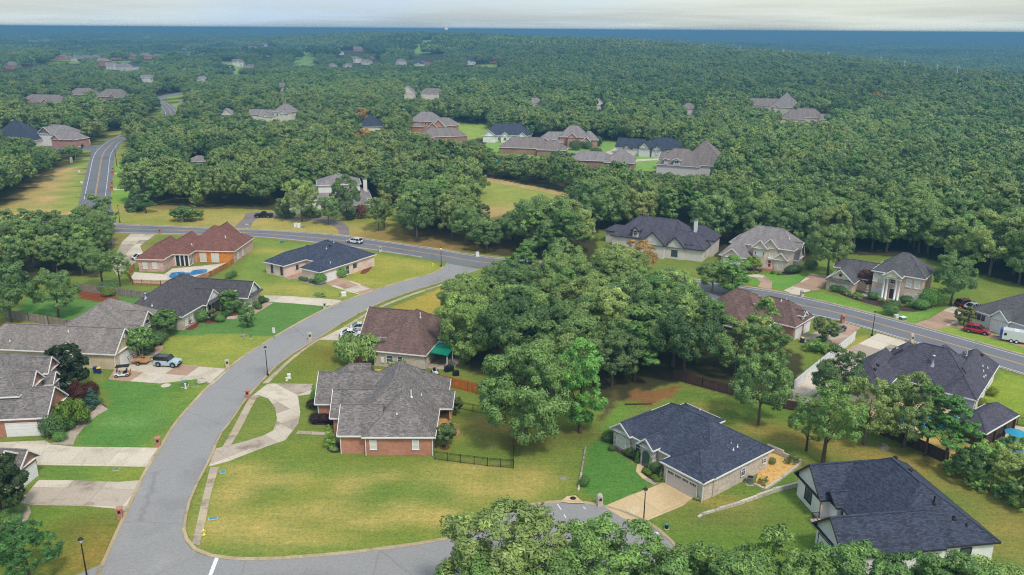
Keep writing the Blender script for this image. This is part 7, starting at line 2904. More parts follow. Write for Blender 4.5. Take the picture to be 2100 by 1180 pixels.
# ---- planting beds
BEDS = [([(635, 870), (650, 850), (690, 860), (700, 872), (672, 872), (645, 872)], 'mulch_dark'), ([(668, 920), (676, 908), (700, 905), (700, 930), (676, 929)], 'mulch_dark'),
        ([(1248, 918), (1262, 895), (1300, 925), (1330, 950), (1312, 955), (1270, 930)], 'mulch_dark'), ([(1318, 975), (1330, 962), (1365, 983), (1352, 992)], 'mulch_dark'),
        ([(372, 672), (385, 665), (410, 660), (405, 672), (388, 680)], 'mulch_red'), ([(408, 662), (430, 655), (470, 645), (545, 612), (552, 618), (500, 640), (440, 665)], 'mulch_red'),
        ([(90, 905), (118, 885), (140, 870), (165, 850), (190, 835), (215, 840), (205, 850), (160, 868), (120, 898)], 'mulch_red'), ([(190, 838), (207, 827), (222, 834), (210, 846), (192, 850)], 'mulch_red'),
        ([(720, 735), (760, 740), (765, 755), (730, 752)], 'mulch_red'), ([(765, 755), (850, 765), (850, 772), (770, 762)], 'gravel_tan'),
        ([(740, 557), (757, 540), (767, 545), (752, 562), (738, 563)], 'mulch_red'), ([(612, 565), (660, 580), (672, 585), (655, 590), (600, 572)], 'rock'),
        ([(1700, 597), (1780, 610), (1860, 632), (1925, 625), (1880, 645), (1780, 625)], 'mulch_dark'), ([(1530, 550), (1560, 548), (1566, 560), (1530, 562)], 'mulch_dark'), ([(1590, 560), (1640, 552), (1645, 562), (1600, 566)], 'mulch_dark'),
        ([(20, 1060), (40, 1040), (55, 1055), (30, 1085), (5, 1090)], 'mulch_dark'), ([(1425, 1022), (1434, 1016), (1438, 1026), (1430, 1030)], 'mulch_dark'), ([(300, 715), (330, 690), (342, 690), (335, 706), (318, 720)], 'mulch_dark'),
        ([(897, 918), (915, 910), (926, 918), (912, 926)], 'mulch_red')]
for p, mt in BEDS:
    w_ = gp(p)
    n_ = len(w_)
    rnd_ = []
    for i in range(n_):          # round the corners of every bed
        a, b, c = [np.array(w_[(i + k) % n_]) for k in (-1, 0, 1)]
        for t in (0.0, .25, .5, .75, 1.0):
            u, v = (a + b) / 2, (b + c) / 2
            q = (1 - t) ** 2 * u + 2 * t * (1 - t) * b + t * t * v
            if t < 1:
                rnd_.append(tuple(q))
    poly_sheet('planting_bed', rnd_, .02, mt)


def shrub(kind, px, py, r, h, label, group=None, tint=None):
    x, y = G(px, py)
    return plant(kind, x, y, h, r, label, group, tint, z=0.0)


g_ = 'purple barberry shrubs before the red brick house'
for px, py, r in ((648, 867, 1.0), (664, 866, .95), (680, 868, .95), (641, 838, 1.0), (690, 862, .9)):
    shrub('purple_shrub', px, py, r, r * 1.5, 'purple barberry shrub in the bed before the red brick house', g_)
shrub('cone_shrub', 677, 915, 1.2, 3.6, 'bright upright arborvitae at the corner of the red brick house', tint=(1.1, 1.1, .9))
shrub('cone_shrub', 644, 822, .9, 3.0, 'bright upright arborvitae at the garage end of the red brick house', tint=(1.0, 1.1, .9))
shrub('round_shrub', 688, 926, .45, .6, 'small lime ground shrub beside the upright arborvitae')
shrub('loose_shrub', 815, 762, 2.0, 2.2, 'loose green bush against the washed brick wall', tint=(1.1, 1.15, .9))
g_ = 'clipped shrubs along the navy roofed house front'
for px, py, r in ((1248, 905, 1.0), (1268, 912, .7), (1278, 918, .75), (1292, 935, .7), (1302, 940, .7), (1255, 924, .5), (1345, 968, .8), (1352, 975, .6)):
    shrub('dark_shrub', px, py, r, r * 1.7, 'clipped dark shrub in the front bed of the navy roofed house', g_)
for px, py in ((1307, 948), (1333, 965), (1355, 987)):
    shrub('cone_shrub', px, py, .5, 2.0, 'narrow conical shrub by the arched entry of the navy roofed house', g_ + ', conical')
for px, py in ((1324, 970), (1330, 974), (1342, 983), (1347, 988), (1284, 930)):
    shrub('lime_shrub', px, py, .5, .7, 'pale variegated shrub edging the entry path of the navy roofed house', g_ + ', pale')
shrub('cone_shrub', 1433, 1025, .65, 1.6, 'golden conical shrub at the garage corner downspout', tint=(1.4, 1.1, .7))
shrub('dark_shrub', 1198, 997, .75, 1.5, 'single dark bush on the lawn beside the stone edging', tint=(1.3, 1.3, 1.1))
shrub('loose_shrub', 1622, 950, .9, 1.3, 'dark bush in the corner of the gravel bed by the brick wall', tint=(.7, .8, .7))
shrub('loose_shrub', 1566, 993, .8, 1.1, 'spiky dark plant in the gravel bed by the condenser', tint=(.7, .8, .7))
shrub('round_shrub', 1583, 952, .5, 1.0, 'green shrub against the wall above the gravel bed')
shrub('dark_shrub', 113, 893, 1.9, 3.4, 'large dark clipped mound beside the quoined garage')
shrub('round_shrub', 125, 904, 1.0, 1.5, 'clipped ball at the end of the quoined garage bed', tint=(.75, .95, .75))
shrub('dark_shrub', 143, 882, .8, 1.6, 'dark clipped ball along the front walk of the quoined house', tint=(1.2, 1.3, 1.1))
shrub('blue_shrub', 190, 832, 1.7, 3.2, 'blue green spruce in the ring bed of the quoined house')
g_ = 'maroon loropetalum shrubs of the quoined house'
for px, py in ((165, 822), (186, 815), (150, 812)):
    shrub('red_shrub', px, py, 1.4, 2.6, 'maroon shrub behind the blue green spruce', g_, tint=(.8, .7, .8))
shrub('dark_shrub', 130, 815, 1.2, 2.0, 'dark shrub under the magnolia of the quoined house')
for px, py in ((304, 700), (320, 708), (330, 700)):
    shrub('dark_shrub', px, py, 1.4, 2.0, 'dark hedge shrub by the tan brick entrance walk', 'hedge shrubs by the tan brick walk')
shrub('red_shrub', 312, 722, .6, .8, 'small maroon shrub by the tan brick walk')
shrub('dark_shrub', 300, 728, 1.2, 2.4, 'dark shrub under the garage corner crape myrtle')
shrub('dark_shrub', 414, 660, 1.4, 2.6, 'clipped dark mound left of the porch column', tint=(1.3, 1.4, 1.1))
shrub('pink_shrub', 438, 658, 1.5, 2.6, 'pink flowering shrub beside the porch column')
shrub('red_shrub', 386, 668, .8, 1.8, 'small maroon bush in the red mulch bed')
g_ = 'low shrubs before the charcoal roofed house'
for px, py, r in ((452, 660, 1.0), (462, 650, .8), (470, 645, .9), (488, 640, .9), (497, 645, .8), (465, 638, 1.0), (524, 630, .9), (535, 622, 1.1), (531, 634, .8), (546, 620, .7)):
    shrub('dark_shrub', px, py, r, r * 1.4, 'low green shrub in the bed before the charcoal roofed house', g_, tint=(1.2, 1.3, 1.1))
shrub('lime_shrub', 225, 606, 1.8, 1.8, 'yellow green shrub at the edge of the red mulch bed')
shrub('dark_shrub', 222, 598, 2.2, 2.4, 'dark shrub under the feathery tree in the red mulch bed')
g_ = 'round balls flanking the ranch house garage'
for px, py in ((657, 583), (699, 569)):
    shrub('round_shrub', px, py, 1.5, 2.6, 'round clipped ball shrub flanking the white ranch garage', g_, tint=(.7, .95, .75))
for px, py in ((619, 575), (627, 577), (639, 580), (645, 581)):
    shrub('dark_shrub', px, py, .7, 1.0, 'low shrub along the ranch house side wall', 'low shrubs by the ranch house')
for px, py in ((470, 572), (479, 568)):
    shrub('round_shrub', px, py, .9, 1.6, 'small round shrub of a pair outside the pool fence', 'pair of round shrubs outside the pool fence', tint=(.7, .8, .7))
shrub('loose_shrub', 656, 607, 1.6, .7, 'low ring of foliage on the lawn between two drives', tint=(.9, 1, .8))
g_ = 'border shrubs of the columned house'
for px, py, r, k in ((1712, 598, 1.2, 'dark_shrub'), (1725, 600, 1.3, 'dark_shrub'), (1738, 606, 1.0, 'loose_shrub'), (1752, 610, 1.0, 'loose_shrub'), (1790, 614, 1.2, 'dark_shrub'), (1803, 618, 1.1, 'loose_shrub'), (1822, 628, 1.3, 'loose_shrub'), (1834, 630, 1.2, 'dark_shrub'),
                      (1858, 622, 1.4, 'dark_shrub'), (1872, 630, 1.3, 'loose_shrub'), (1888, 634, 1.6, 'round_shrub'), (1760, 614, 1.0, 'loose_shrub'), (1840, 620, 1.0, 'loose_shrub')):
    shrub(k, px, py, r, r * 1.3, 'leafy border shrub before the columned house', g_, tint=(.95, 1.1, .9))
shrub('round_shrub', 1905, 628, 2.3, 4.2, 'very large round bush at the corner of the columned house', tint=(.75, 1, .75))
shrub('dark_shrub', 1825, 646, 1.7, 2.6, 'dark bush by the utility boxes on the columned house lawn', tint=(1.1, 1.2, 1.1))
for px, py, r in ((1618, 561, 1.2), (1626, 560, 1.4), (1636, 557, 1.0)):
    shrub('dark_shrub', px, py, r, r * 1.5, 'dark shrub at the corner of the beige two storey house', 'corner shrubs of the beige house')
for px, py in ((1532, 562), (1541, 563), (1550, 562), (1585, 562), (1598, 564)):
    shrub('lime_shrub', px, py, .6, .8, 'pale clump along the bed of the beige two storey house', 'pale clumps of the beige house')
shrub('dark_shrub', 1662, 552, 1.6, 2.6, 'dark shrub by the rail fence of the beige house')
for px, py in ((2027, 665), (2066, 668)):
    shrub('round_shrub', px, py, 2.1, 3.4, 'bright round tree shrub before the white rendered house', 'pair of bright round shrubs', tint=(.85, 1.1, .8))
shrub('dark_shrub', 2040, 675, 1.2, 1.4, 'dark low shrub behind the red car')
shrub('red_shrub', 1996, 660, 1.2, 1.4, 'reddish low shrub behind the red car', tint=(.8, .9, .8))
g_ = 'shrub bank by the white vinyl fence'
for px, py, r in ((1660, 718, 1.5), (1672, 722, 1.6), (1684, 726, 1.6), (1695, 722, 1.4), (1678, 714, 1.3)):
    shrub('loose_shrub', px, py, r, r * 1.5, 'bushy green shrub between the white vinyl fence and the brown drive', g_, tint=(.8, 1.05, .8))
shrub('red_shrub', 1688, 752, 1.2, 1.0, 'rusty low shrub at the foot of the white vinyl fence')
shrub('loose_shrub', 1700, 757, 1.0, 1.0, 'green low shrub at the foot of the white vinyl fence')
shrub('dark_shrub', 1684, 700, 1.0, 1.0, 'dark ground shrub under the bronze tree by the brick garage')
g_ = 'scrub along the boundary bank'
for px, py, r in ((1960, 975, 1.5), (1972, 968, 1.7), (1995, 1000, 1.5), (2030, 1010, 1.6), (2050, 1010, 1.4), (2065, 1030, 1.6), (2095, 1040, 1.8), (1950, 965, 1.2), (2010, 1000, 1.3), (2085, 1020, 1.4)):
    shrub('loose_shrub', px, py, r, r * 1.4, 'scrubby bush on the boundary bank below the pool garden', g_, tint=(.8, 1, .8))
for px, py in ((2066, 918), (2074, 914), (2052, 925), (2095, 918)):
    shrub('cone_shrub', px, py, .9, 2.2, 'small conical evergreen in the pool garden', 'conical evergreens of the pool garden', tint=(.7, .9, .8))
for px, py in ((2012, 835), (2034, 812)):
    shrub('lime_shrub', px, py, .9, 1.5, 'yellow clipped shrub by the cream brick side wall', 'yellow shrubs by the cream wall', tint=(1.3, 1.1, .7))
for px, py, r in ((580, 446, 2), (595, 447, 1.8), (632, 445, 2.2), (650, 446, 1.6), (717, 450, 2.2)):
    shrub('dark_shrub', px, py, r, r * 1.4, 'dark clipped shrub before the white mansion', 'shrubs before the mansion')
shrub('red_shrub', 743, 448, 2.2, 4.4, 'rusty conical bush at the mansion corner')
g_ = 'shrubs at the twin garage house'
for px, py, r in ((18, 1062, 1.1), (40, 1050, .8), (30, 1070, .9), (8, 1085, 1.0)):
    shrub('round_shrub', px, py, r, r * 1.3, 'green shrub in the bed of the twin garage house', g_)
g_ = 'shrubs of the middle distance gardens'
for px, py, r in ((1130, 305, 2.0), (1150, 306, 1.6), (1180, 308, 3.2), (1205, 306, 2.6), (1222, 300, 3.4), (1222, 322, 3.0), (1140, 327, 2.6), (1152, 329, 2.2), (1160, 330, 2.2), (1172, 330, 2.4), (1225, 298, 2.2)):
    shrub('dark_shrub', px, py, r, r * 1.5, 'dark garden bush near the rose brick house and turning circle', g_)
# wood debris
o = thing('fallen_log', 'dark fallen log on the leaf litter behind the navy roofed house', 'log', at(1310, 831))
m = MB()
m.tube((-2.2, 0, .15), (2.2, .3, .12), .16, .1, 7)
m.build('log', 'bark_brown', o)

# ---- bins, condensers and garden things


def bin_(px, py, label, lid='plastic_yellow', rz=.3):
    o = thing('wheelie_bin', label, 'bin', at(px, py), rz, 'wheelie bins')
    m = MB()
    a = [(-.24, -.28), (.24, -.28), (.24, .28), (-.24, .28)]
    b = [(x * 1.22, y * 1.25) for x, y in a]
    for i in range(4):
        j = (i + 1) % 4
        m.face([(*a[i], .08), (*a[j], .08), (*b[j], 1.0), (*b[i], 1.0)])
    m.face([(*p, .08) for p in a[::-1]])
    m.build('body', 'plastic_blue', o)
    m = MB()
    m.box(-.32, .32, -.38, .38, 1.0, 1.08)
    m.build('lid', lid, o)
    for s in (-1, 1):
        m = MB()
        m.tube((s * .22, .3, .12), (s * .29, .3, .12), .12, .12, 10)
        m.build('wheel', 'black_rubber', o)


bin_(196, 765, 'dark blue wheelie bin with blue lid by the tan brick wall', 'plastic_blue')
bin_(204, 766, 'blue wheelie bin with yellow lid by the tan brick wall')
bin_(567, 563, 'blue wheelie bin with yellow lid by the ranch house')
bin_(1645, 703, 'blue wheelie bin with yellow lid by the brown drive')
o = thing('condenser', 'round grey air conditioning condenser beside the gravel bed', 'air conditioner', at(1538, 992))
m = MB()
m.lathe([(.48, 0), (.48, .9), (.5, .92), (.5, .98)], 16)
m.build('casing', 'metal_grey', o)
m = MB()
m.lathe([(.4, .98), (.15, 1.0)], 14)
m.build('fan_grille', 'metal_dark', o)
m = MB()
m.box(-.6, .6, -.6, .6, -.05, .05)
m.build('pad', 'concrete', o)
o = thing('garden_fountain', 'three tiered grey fountain under the red maple', 'fountain', at(1777, 607))
m = MB()
m.lathe([(.9, 0), (1.0, .35), (.85, .35), (.2, .3), (.16, .9)], 14)
m.build('basin', 'stone_pale', o)
for z, r in ((.9, .6), (1.5, .38), (1.95, .2)):
    m = MB()
    m.lathe([(.1, z), (r, z + .16), (r * .9, z + .18), (.1, z + .12), (.08, z + .6)], 12)
    m.build('tier', 'stone_pale', o)
# pools
poly_sheet('pool_deck', gp([(268, 570), (276, 559), (337, 563), (354, 551), (400, 547), (455, 541), (476, 536), (470, 546), (430, 564), (398, 577), (330, 583), (275, 581)]), .05, 'concrete')
o = thing('swimming_pool', 'blue swimming pool inside the cedar picket fence', 'pool', at(380, 560))
b0 = at(380, 560)
m = MB()
m.prism([(x - b0[0], y - b0[1]) for x, y in catmull(gp([(344, 568), (352, 560), (372, 558), (388, 560), (395, 555), (410, 553), (424, 553), (427, 558), (415, 563), (395, 566), (378, 571), (350, 572), (344, 568)]), 1.0)[:-1]], .0, .075)
m.build('water', 'pool_water', o)
m = MB()
ring = [Vector((x - b0[0], y - b0[1], .09)) for x, y in catmull(gp([(344, 568), (352, 560), (372, 558), (388, 560), (395, 555), (410, 553), (424, 553), (427, 558), (415, 563), (395, 566), (378, 571), (350, 572), (344, 568)]), 1.0)]
for a, b in zip(ring[:-1], ring[1:]):
    m.obox(a, b, .35, .06)
m.build('coping', 'stone_pale', o)
o = thing('swimming_pool', 'blue pool glimpsed beyond the conical evergreens at the pool house', 'pool', at(2090, 920))
m = MB()
m.prism([(-2, -2), (6, -4), (8, 1), (0, 2.5)], 0, .06)
m.build('water', 'pool_water', o)
m = MB()
m.box(-2.5, 8.5, -4.5, -4.1, 0, .1)
m.build('coping', 'stone_pale', o)
poly_sheet('pool_terrace', gp([(1965, 905), (2060, 870), (2120, 880), (2060, 900), (2000, 918)]), .02, 'concrete')
poly_sheet('patio_terrace', gp([(1760, 845), (1900, 800), (2000, 850), (1970, 880), (1880, 890), (1780, 868)]), .02, 'concrete_tan')
o = thing('swimming_pool', 'teal pool half hidden by oaks behind the brown fence', 'pool', at(1900, 858))
m = MB()
m.prism([(-5, -2.5), (6, -4), (8, 1), (-3, 3)], 0, .06)
m.build('water', 'pool_water', o)
m = MB()
m.box(-5.4, 6.4, -4.6, -4.2, 0, .1)
m.build('coping', 'stone_pale', o)
for px, py, lb in ((2078, 912, 'blue pool parasol beside the conical evergreens'),):
    o = thing('parasol', lb, 'parasol', at(px, py))
    m = MB()
    m.tube((0, 0, 0), (0, 0, 2.3), .03, .03, 6)
    m.build('pole', 'metal_grey', o)
    m = MB()
    m.lathe([(1.5, 1.9), (1.4, 1.95), (.1, 2.4)], 8)
    m.build('canopy', 'plastic_teal', o)
o = thing('playset', 'turquoise play canopy among the trees below the dry field', 'playset', at(1018, 350))
for z, s in ((0, 0),):
    m = MB()
    for a in (-1.5, 1.5):
        for b in (-1.5, 1.5):
            m.box(a - .1, a + .1, b - .1, b + .1, 0, 3.2)
    m.build('frame', 'fence_cedar', o)
    m = MB()
    m.lathe([(2.8, 3.2), (.2, 4.6)], 4)
    m.build('canopy', 'plastic_teal', o)
# bench at ranch house
o = thing('garden_bench', 'wooden garden bench on the ranch house patio', 'bench', at(606, 556))
m = MB()
m.box(-.7, .7, -.22, .22, .4, .46)
m.build('seat', 'fence_cedar', o)
m = MB()
m.box(-.7, .7, .2, .26, .46, .9)
m.build('backrest', 'fence_cedar', o)
for x in (-.65, .6):
    m = MB()
    m.box(x, x + .06, -.2, .2, 0, .4)
    m.build('leg', 'fence_cedar', o)
poly_sheet('patio', gp([(581, 568), (612, 556), (625, 548), (632, 560), (610, 572), (592, 574)]), .03, 'concrete_brown')
# ================================================================ VEHICLES
def wheel(o, x, y, r, w, rim='metal_grey'):
    m = MB()
    m.tube((x, y - w / 2, r), (x, y + w / 2, r), r, r, 16)
    t = m.build('wheel', 'black_rubber', o)
    m = MB()
    s = 1 if y > 0 else -1
    m.tube((x, y + s * w * .42, r), (x, y + s * (w * .5 + .012), r), r * .62, r * .58, 12)
    m.build('rim', rim, t)


def loft(m, st, mi=0):
    """st: list of (x, zb, zt, wb, wt) cross sections."""
    for a, b in zip(st[:-1], st[1:]):
        xa, ba, ta, wa, ua = a
        xb, bb, tb, wb, ub = b
        A = [(xa, -wa, ba), (xa, -wa * 1.0, ba + (ta - ba) * .6), (xa, -ua, ta), (xa, ua, ta), (xa, wa, ba + (ta - ba) * .6), (xa, wa, ba)]
        B = [(xb, -wb, bb), (xb, -wb * 1.0, bb + (tb - bb) * .6), (xb, -ub, tb), (xb, ub, tb), (xb, wb, bb + (tb - bb) * .6), (xb, wb, bb)]
        for i in range(6):
            j = (i + 1) % 6
            m.face([A[i], B[i], B[j], A[j]], mi)
    for s, e in ((st[0], 1), (st[-1], -1)):
        x, zb, zt, w, u = s
        P = [(x, -w, zb), (x, -w, zb + (zt - zb) * .6), (x, -u, zt), (x, u, zt), (x, w, zb + (zt - zb) * .6), (x, w, zb)]
        m.face(P[::e], mi)


def car(name, label, px, py, heading, paint, kind='suv', L=4.7, W=1.9, H=1.7, wr=.36, rack=False, dark_roof=None, spare=False, z=.03):
    o = thing(name, label, 'pickup truck' if kind == 'pickup' else 'car', at(px, py, z), heading)
    k = W / 2
    h0 = .28 if kind in ('sedan', 'coupe') else .36
    belt = H * .60 if kind != 'boxy' else H * .62
    b = MB()
    if kind == 'boxy':
        st = [(-L / 2, h0, belt, k * .94, k * .92), (-L / 2 + .15, h0 - .02, belt, k, k * .96), (L * .16, h0, belt, k, k * .96), (L * .22, h0, belt * .98, k, k * .92), (L / 2 - .12, h0, belt * .94, k * .98, k * .88), (L / 2, h0 + .05, belt * .84, k * .92, k * .84)]
        gx = (-L / 2 + .06, -L / 2 + .10, L * .08, L * .17)
    elif kind == 'sedan':
        st = [(-L / 2, .42, belt * .86, k * .8, k * .76), (-L / 2 + .2, h0, belt * .96, k * .95, k * .84), (-L * .2, h0, belt, k, k * .9), (L * .18, h0, belt * .98, k, k * .9), (L / 2 - .5, h0, belt * .84, k * .96, k * .8), (L / 2, .4, belt * .62, k * .8, k * .68)]
        gx = (-L * .40, -L * .20, L * .04, L * .24)
    elif kind == 'pickup':
        st = [(-L / 2, .5, belt, k * .94, k * .94), (-L / 2 + .1, h0 + .08, belt, k, k * .97), (L * .14, h0 + .08, belt, k, k * .96), (L / 2 - .3, h0 + .08, belt * .96, k * .98, k * .86), (L / 2, .5, belt * .82, k * .9, k * .8)]
        gx = (-L * .14, -L * .12, L * .08, L * .2)
    else:
        st = [(-L / 2, .45, belt * .92, k * .86, k * .8), (-L / 2 + .18, h0, belt, k * .97, k * .88), (-L * .1, h0, belt, k, k * .92), (L * .18, h0, belt * .97, k, k * .9), (L / 2 - .45, h0, belt * .86, k * .96, k * .8), (L / 2, .42, belt * .66, k * .84, k * .72)]
        gx = (-L * .46, -L * .36, L * .06, L * .25)
    loft(b, st)
    body = b.build('body', paint, o)
    kr = k * (.80 if kind != 'boxy' else .9)
    ks = k * .91
    # glass house with a painted roof
    g = MB()
    z0, z1 = belt - .02, H - .06
    A = [(gx[0], -ks, z0), (gx[0], ks, z0), (gx[3], ks, z0), (gx[3], -ks, z0)]
    B = [(gx[1], -kr, z1), (gx[1], kr, z1), (gx[2], kr, z1), (gx[2], -kr, z1)]
    names = ['rear_window', 'side_window', 'windscreen', 'side_window']
    for i, nm in enumerate(names):
        j = (i + 1) % 4
        q = MB()
        q.face([A[i], A[j], B[j], B[i]])
        q.build(nm, 'car_glass', o)
    p = MB()
    for i in range(4):
        p.obox(A[i], B[i], .09, .09)
    for t in (.36, .68):
        for s, (i0, i1, j0, j1) in ((-1, (0, 3, 0, 3)), (1, (1, 2, 1, 2))):
            a = Vector(A[i0]).lerp(Vector(A[i1]), t)
            c = Vector(B[j0]).lerp(Vector(B[j1]), t)
            p.obox(a + Vector((0, s * .01, 0)), c + Vector((0, s * .01, 0)), .07, .05)
    p.build('pillar', dark_roof or paint, o)['kind'] = 'stuff'
    r = MB()
    c = .05
    T = [(gx[1] + .08, -kr + .1, H), (gx[1] + .08, kr - .1, H), (gx[2] - .08, kr - .1, H), (gx[2] - .08, -kr + .1, H)]
    B2 = [(x, y, z1 - .01) for x, y, z in B]
    for i in range(4):
        j = (i + 1) % 4
        r.face([B2[i], B2[j], T[j], T[i]])
    r.face(T)
    r.build('roof', dark_roof or paint, o)
    if kind == 'pickup':
        m = MB()
        m.box(-L / 2 + .12, -L * .16, -k * .8, k * .8, belt - .45, belt + .006)
        m.build('cargo_bed', 'plastic_black', o)
    for x in (-L * .30, L * .31):
        for y in (-1, 1):
            wheel(o, x, y * (k - .1), wr, .24)
    arch = MB()
    for x in (-L * .30, L * .31):
        for y in (-1, 1):
            for a in range(7):
                t0, t1 = math.pi * a / 7, math.pi * (a + 1) / 7
                R0 = wr * 1.22
                arch.obox((x + R0 * math.cos(t0), y * k * .995, wr + R0 * math.sin(t0)), (x + R0 * math.cos(t1), y * k * .995, wr + R0 * math.sin(t1)), .12, .07)
    arch.build('wheel_arch', 'plastic_black', o)['kind'] = 'stuff'
    for y in (-1, 1):
        m = MB()
        m.box(L / 2 - .12, L / 2 + .02, y * k * .62 - .2, y * k * .62 + .2, belt * .66, belt * .8)
        m.build('headlight', 'lens_white', o)
        m = MB()
        m.box(-L / 2 - .02, -L / 2 + .08, y * k * .72 - .13, y * k * .72 + .13, belt * .68, belt * .9)
        m.build('tail_light', 'lens_red', o)
        m = MB()
        m.box(gx[3] - .25, gx[3] - .1, y * (k + .02), y * (k + .2), belt, belt + .14)
        m.build('mirror', dark_roof or paint, o)
    for x0, x1 in ((L / 2 - .08, L / 2 + .07), (-L / 2 - .07, -L / 2 + .08)):
        m = MB()
        m.box(x0, x1, -k * .86, k * .86, .38, .58)
        m.build('bumper', 'plastic_black', o)
    m = MB()
    m.box(L / 2 - .06, L / 2 + .015, -k * .5, k * .5, belt * .62, belt * .8)
    m.build('grille', 'plastic_black', o)
    if spare:
        m = MB()
        m.tube((-L / 2 - .28, 0, belt * .8), (-L / 2 - .02, 0, belt * .8), .4, .4, 16)
        m.build('spare_wheel', 'black_rubber', o)
    return o


car('off_roader', 'pale ice blue off roader with black hard top hitched to the trailer', 345, 750, -.12, 'paint_iceblue', 'boxy', 4.4, 1.95, 1.9, .44, dark_roof='paint_black', spare=True)
car('crossover_car', 'silver white crossover driving on the main road', 728, 499, math.pi - .45, 'paint_white', 'suv', 4.7, 1.85, 1.6)
car('pickup_truck', 'black pickup truck parked on the loop drive of the mansion', 541, 446, math.pi + .05, 'paint_black', 'pickup', 5.6, 2.0, 1.85, .4)
car('suv', 'bright red family car parked before the white rendered house', 2003, 683, -.62, 'paint_red', 'suv', 4.7, 1.9, 1.7)
car('sedan', 'blue grey sedan parked on the brown drive', 1716, 681, -2.45, 'paint_bluegrey', 'sedan', 4.7, 1.82, 1.42, .33)
car('sedan', 'white car parked beside the weeping tree', 722, 690, .1, 'paint_white', 'sedan', 4.6, 1.82, 1.45, .33)
car('sedan', 'silver blue car parked against the brown roofed house', 742, 676, .15, 'paint_silver', 'sedan', 4.6, 1.82, 1.45, .33)
car('suv', 'dark red car behind the rail fence next to the white rendered house', 1979, 628, .3, 'paint_darkred', 'suv', 4.6, 1.9, 1.7)
car('sedan', 'silver car parked by the slate roof of the white rendered house', 1996, 634, .4, 'paint_silver', 'sedan', 4.6, 1.82, 1.45, .33)
car('sedan', 'red car on the lane beside the long white house', 1376, 322, .1, 'paint_red', 'sedan', 4.8, 1.9, 1.6, .35)
car('sedan', 'white car by the corner of the pool house drive', 290, 531, .8, 'paint_white', 'sedan', 4.6, 1.82, 1.45, .33)

# golf cart
o = thing('golf_cart', 'white golf cart with black canopy and rear seat on the drive', 'golf cart', at(251, 772, .03), math.pi + .25)
m = MB()
loft(m, [(-1.1, .3, .62, .55, .5), (-.2, .28, .6, .6, .55), (.4, .28, .42, .6, .56), (.75, .3, .75, .58, .5), (1.2, .35, .62, .5, .42)])
m.build('body', 'paint_white', o)
m = MB()
m.box(-.75, -.2, -.52, .52, .6, .78)
m.box(-.8, -.68, -.52, .52, .78, 1.2)
m.build('seat', 'plastic_black', o)
m = MB()
m.box(-1.35, -.9, -.5, .5, .62, .74)
m.box(-1.42, -1.34, -.5, .5, .74, 1.1)
m.build('rear_seat', 'trailer_wood', o)
m = MB()
m.box(-1.3, .85, -.62, .62, 1.82, 1.9)
m.build('canopy', 'plastic_black', o)
for x, y in ((.8, -.5), (.8, .5), (-.85, -.5), (-.85, .5)):
    m = MB()
    m.obox((x, y, .6), (x - .15, y, 1.84), .05, .05)
    m.build('canopy_post', 'metal_dark', o)
m = MB()
m.face([(.82, -.5, .75), (.82, .5, .75), (.68, .5, 1.8), (.68, -.5, 1.8)])
m.build('windscreen', 'car_glass', o)
m = MB()
m.tube((.55, .25, .6), (.3, .25, 1.05), .025, .025, 6)
m.tube((.29, .25, 1.03), (.27, .25, 1.06), .18, .18, 12)
m.build('steering_wheel', 'plastic_black', o)
for x in (-.85, .85):
    for y in (-.52, .52):
        wheel(o, x, y, .27, .2)

# utility trailer
o = thing('utility_trailer', 'wooden decked utility trailer with rails behind the off roader', 'trailer', at(290, 746, .03), -.06)
m = MB()
m.box(-1.6, 1.4, -.85, .85, .5, .58)
m.build('deck', 'trailer_wood', o)
for y in (-.88, .88):
    m = MB()
    for z in (.62, 1.0):
        m.obox((-1.6, y, z), (1.4, y, z), .06, .06)
    for k in range(5):
        m.obox((-1.6 + k * .75, y, .5), (-1.6 + k * .75, y, 1.02), .06, .06)
    m.build('side_rail', 'trailer_wood', o)
m = MB()
m.obox((-1.62, -.85, .55), (-1.9, -.85, 1.5), .06, .06)
m.obox((-1.62, .85, .55), (-1.9, .85, 1.5), .06, .06)
for t in (.3, .6, .98):
    m.obox((-1.62 - .28 * t, -.85, .55 + .95 * t), (-1.62 - .28 * t, .85, .55 + .95 * t), .05, .05)
m.build('ramp_gate', 'metal_dark', o)
m = MB()
m.obox((1.4, -.6, .5), (2.3, 0, .48), .08, .08)
m.obox((1.4, .6, .5), (2.3, 0, .48), .08, .08)
m.build('drawbar', 'metal_dark', o)
for y in (-.98, .98):
    wheel(o, -.1, y, .32, .2)
    m = MB()
    m.box(-.5, .3, y - .14, y + .14, .68, .72)
    m.build('mudguard', 'metal_dark', o)

# cargo trailer
o = thing('cargo_trailer', 'white enclosed cargo trailer with blue nose by the white rendered house', 'trailer', at(2078, 701, .03), math.pi - .55)
m = MB()
m.box(-2.4, 2.0, -1.05, 1.05, .45, 2.35)
m.build('box_body', 'paint_white', o)
m = MB()
m.prism([(2.0, -1.05), (2.45, -.4), (2.45, .4), (2.0, 1.05)], .45, 2.33)
m.build('nose', 'paint_blue', o)
m = MB()
m.box(1.0, 1.55, -1.07, -1.05, .6, 2.0)
m.build('side_door', 'plastic_white', o)
m = MB()
m.box(1.3, 1.75, 1.05, 1.075, 1.3, 1.8)
m.build('side_window', 'car_glass', o)
m = MB()
m.box(-.6, .2, -.4, .4, 2.35, 2.5)
m.build('roof_vent', 'plastic_white', o)
for y in (-1.08, 1.08):
    for x in (-.5, .4):
        wheel(o, x, y, .36, .22, 'plastic_white')
m = MB()
m.box(-2.42, -2.38, -1.0, 1.0, .5, 2.25)
m.build('ramp_door', 'metal_galv', o)
m = MB()
m.obox((2.4, 0, .5), (3.3, 0, .5), .1, .1)
m.build('hitch', 'metal_dark', o)

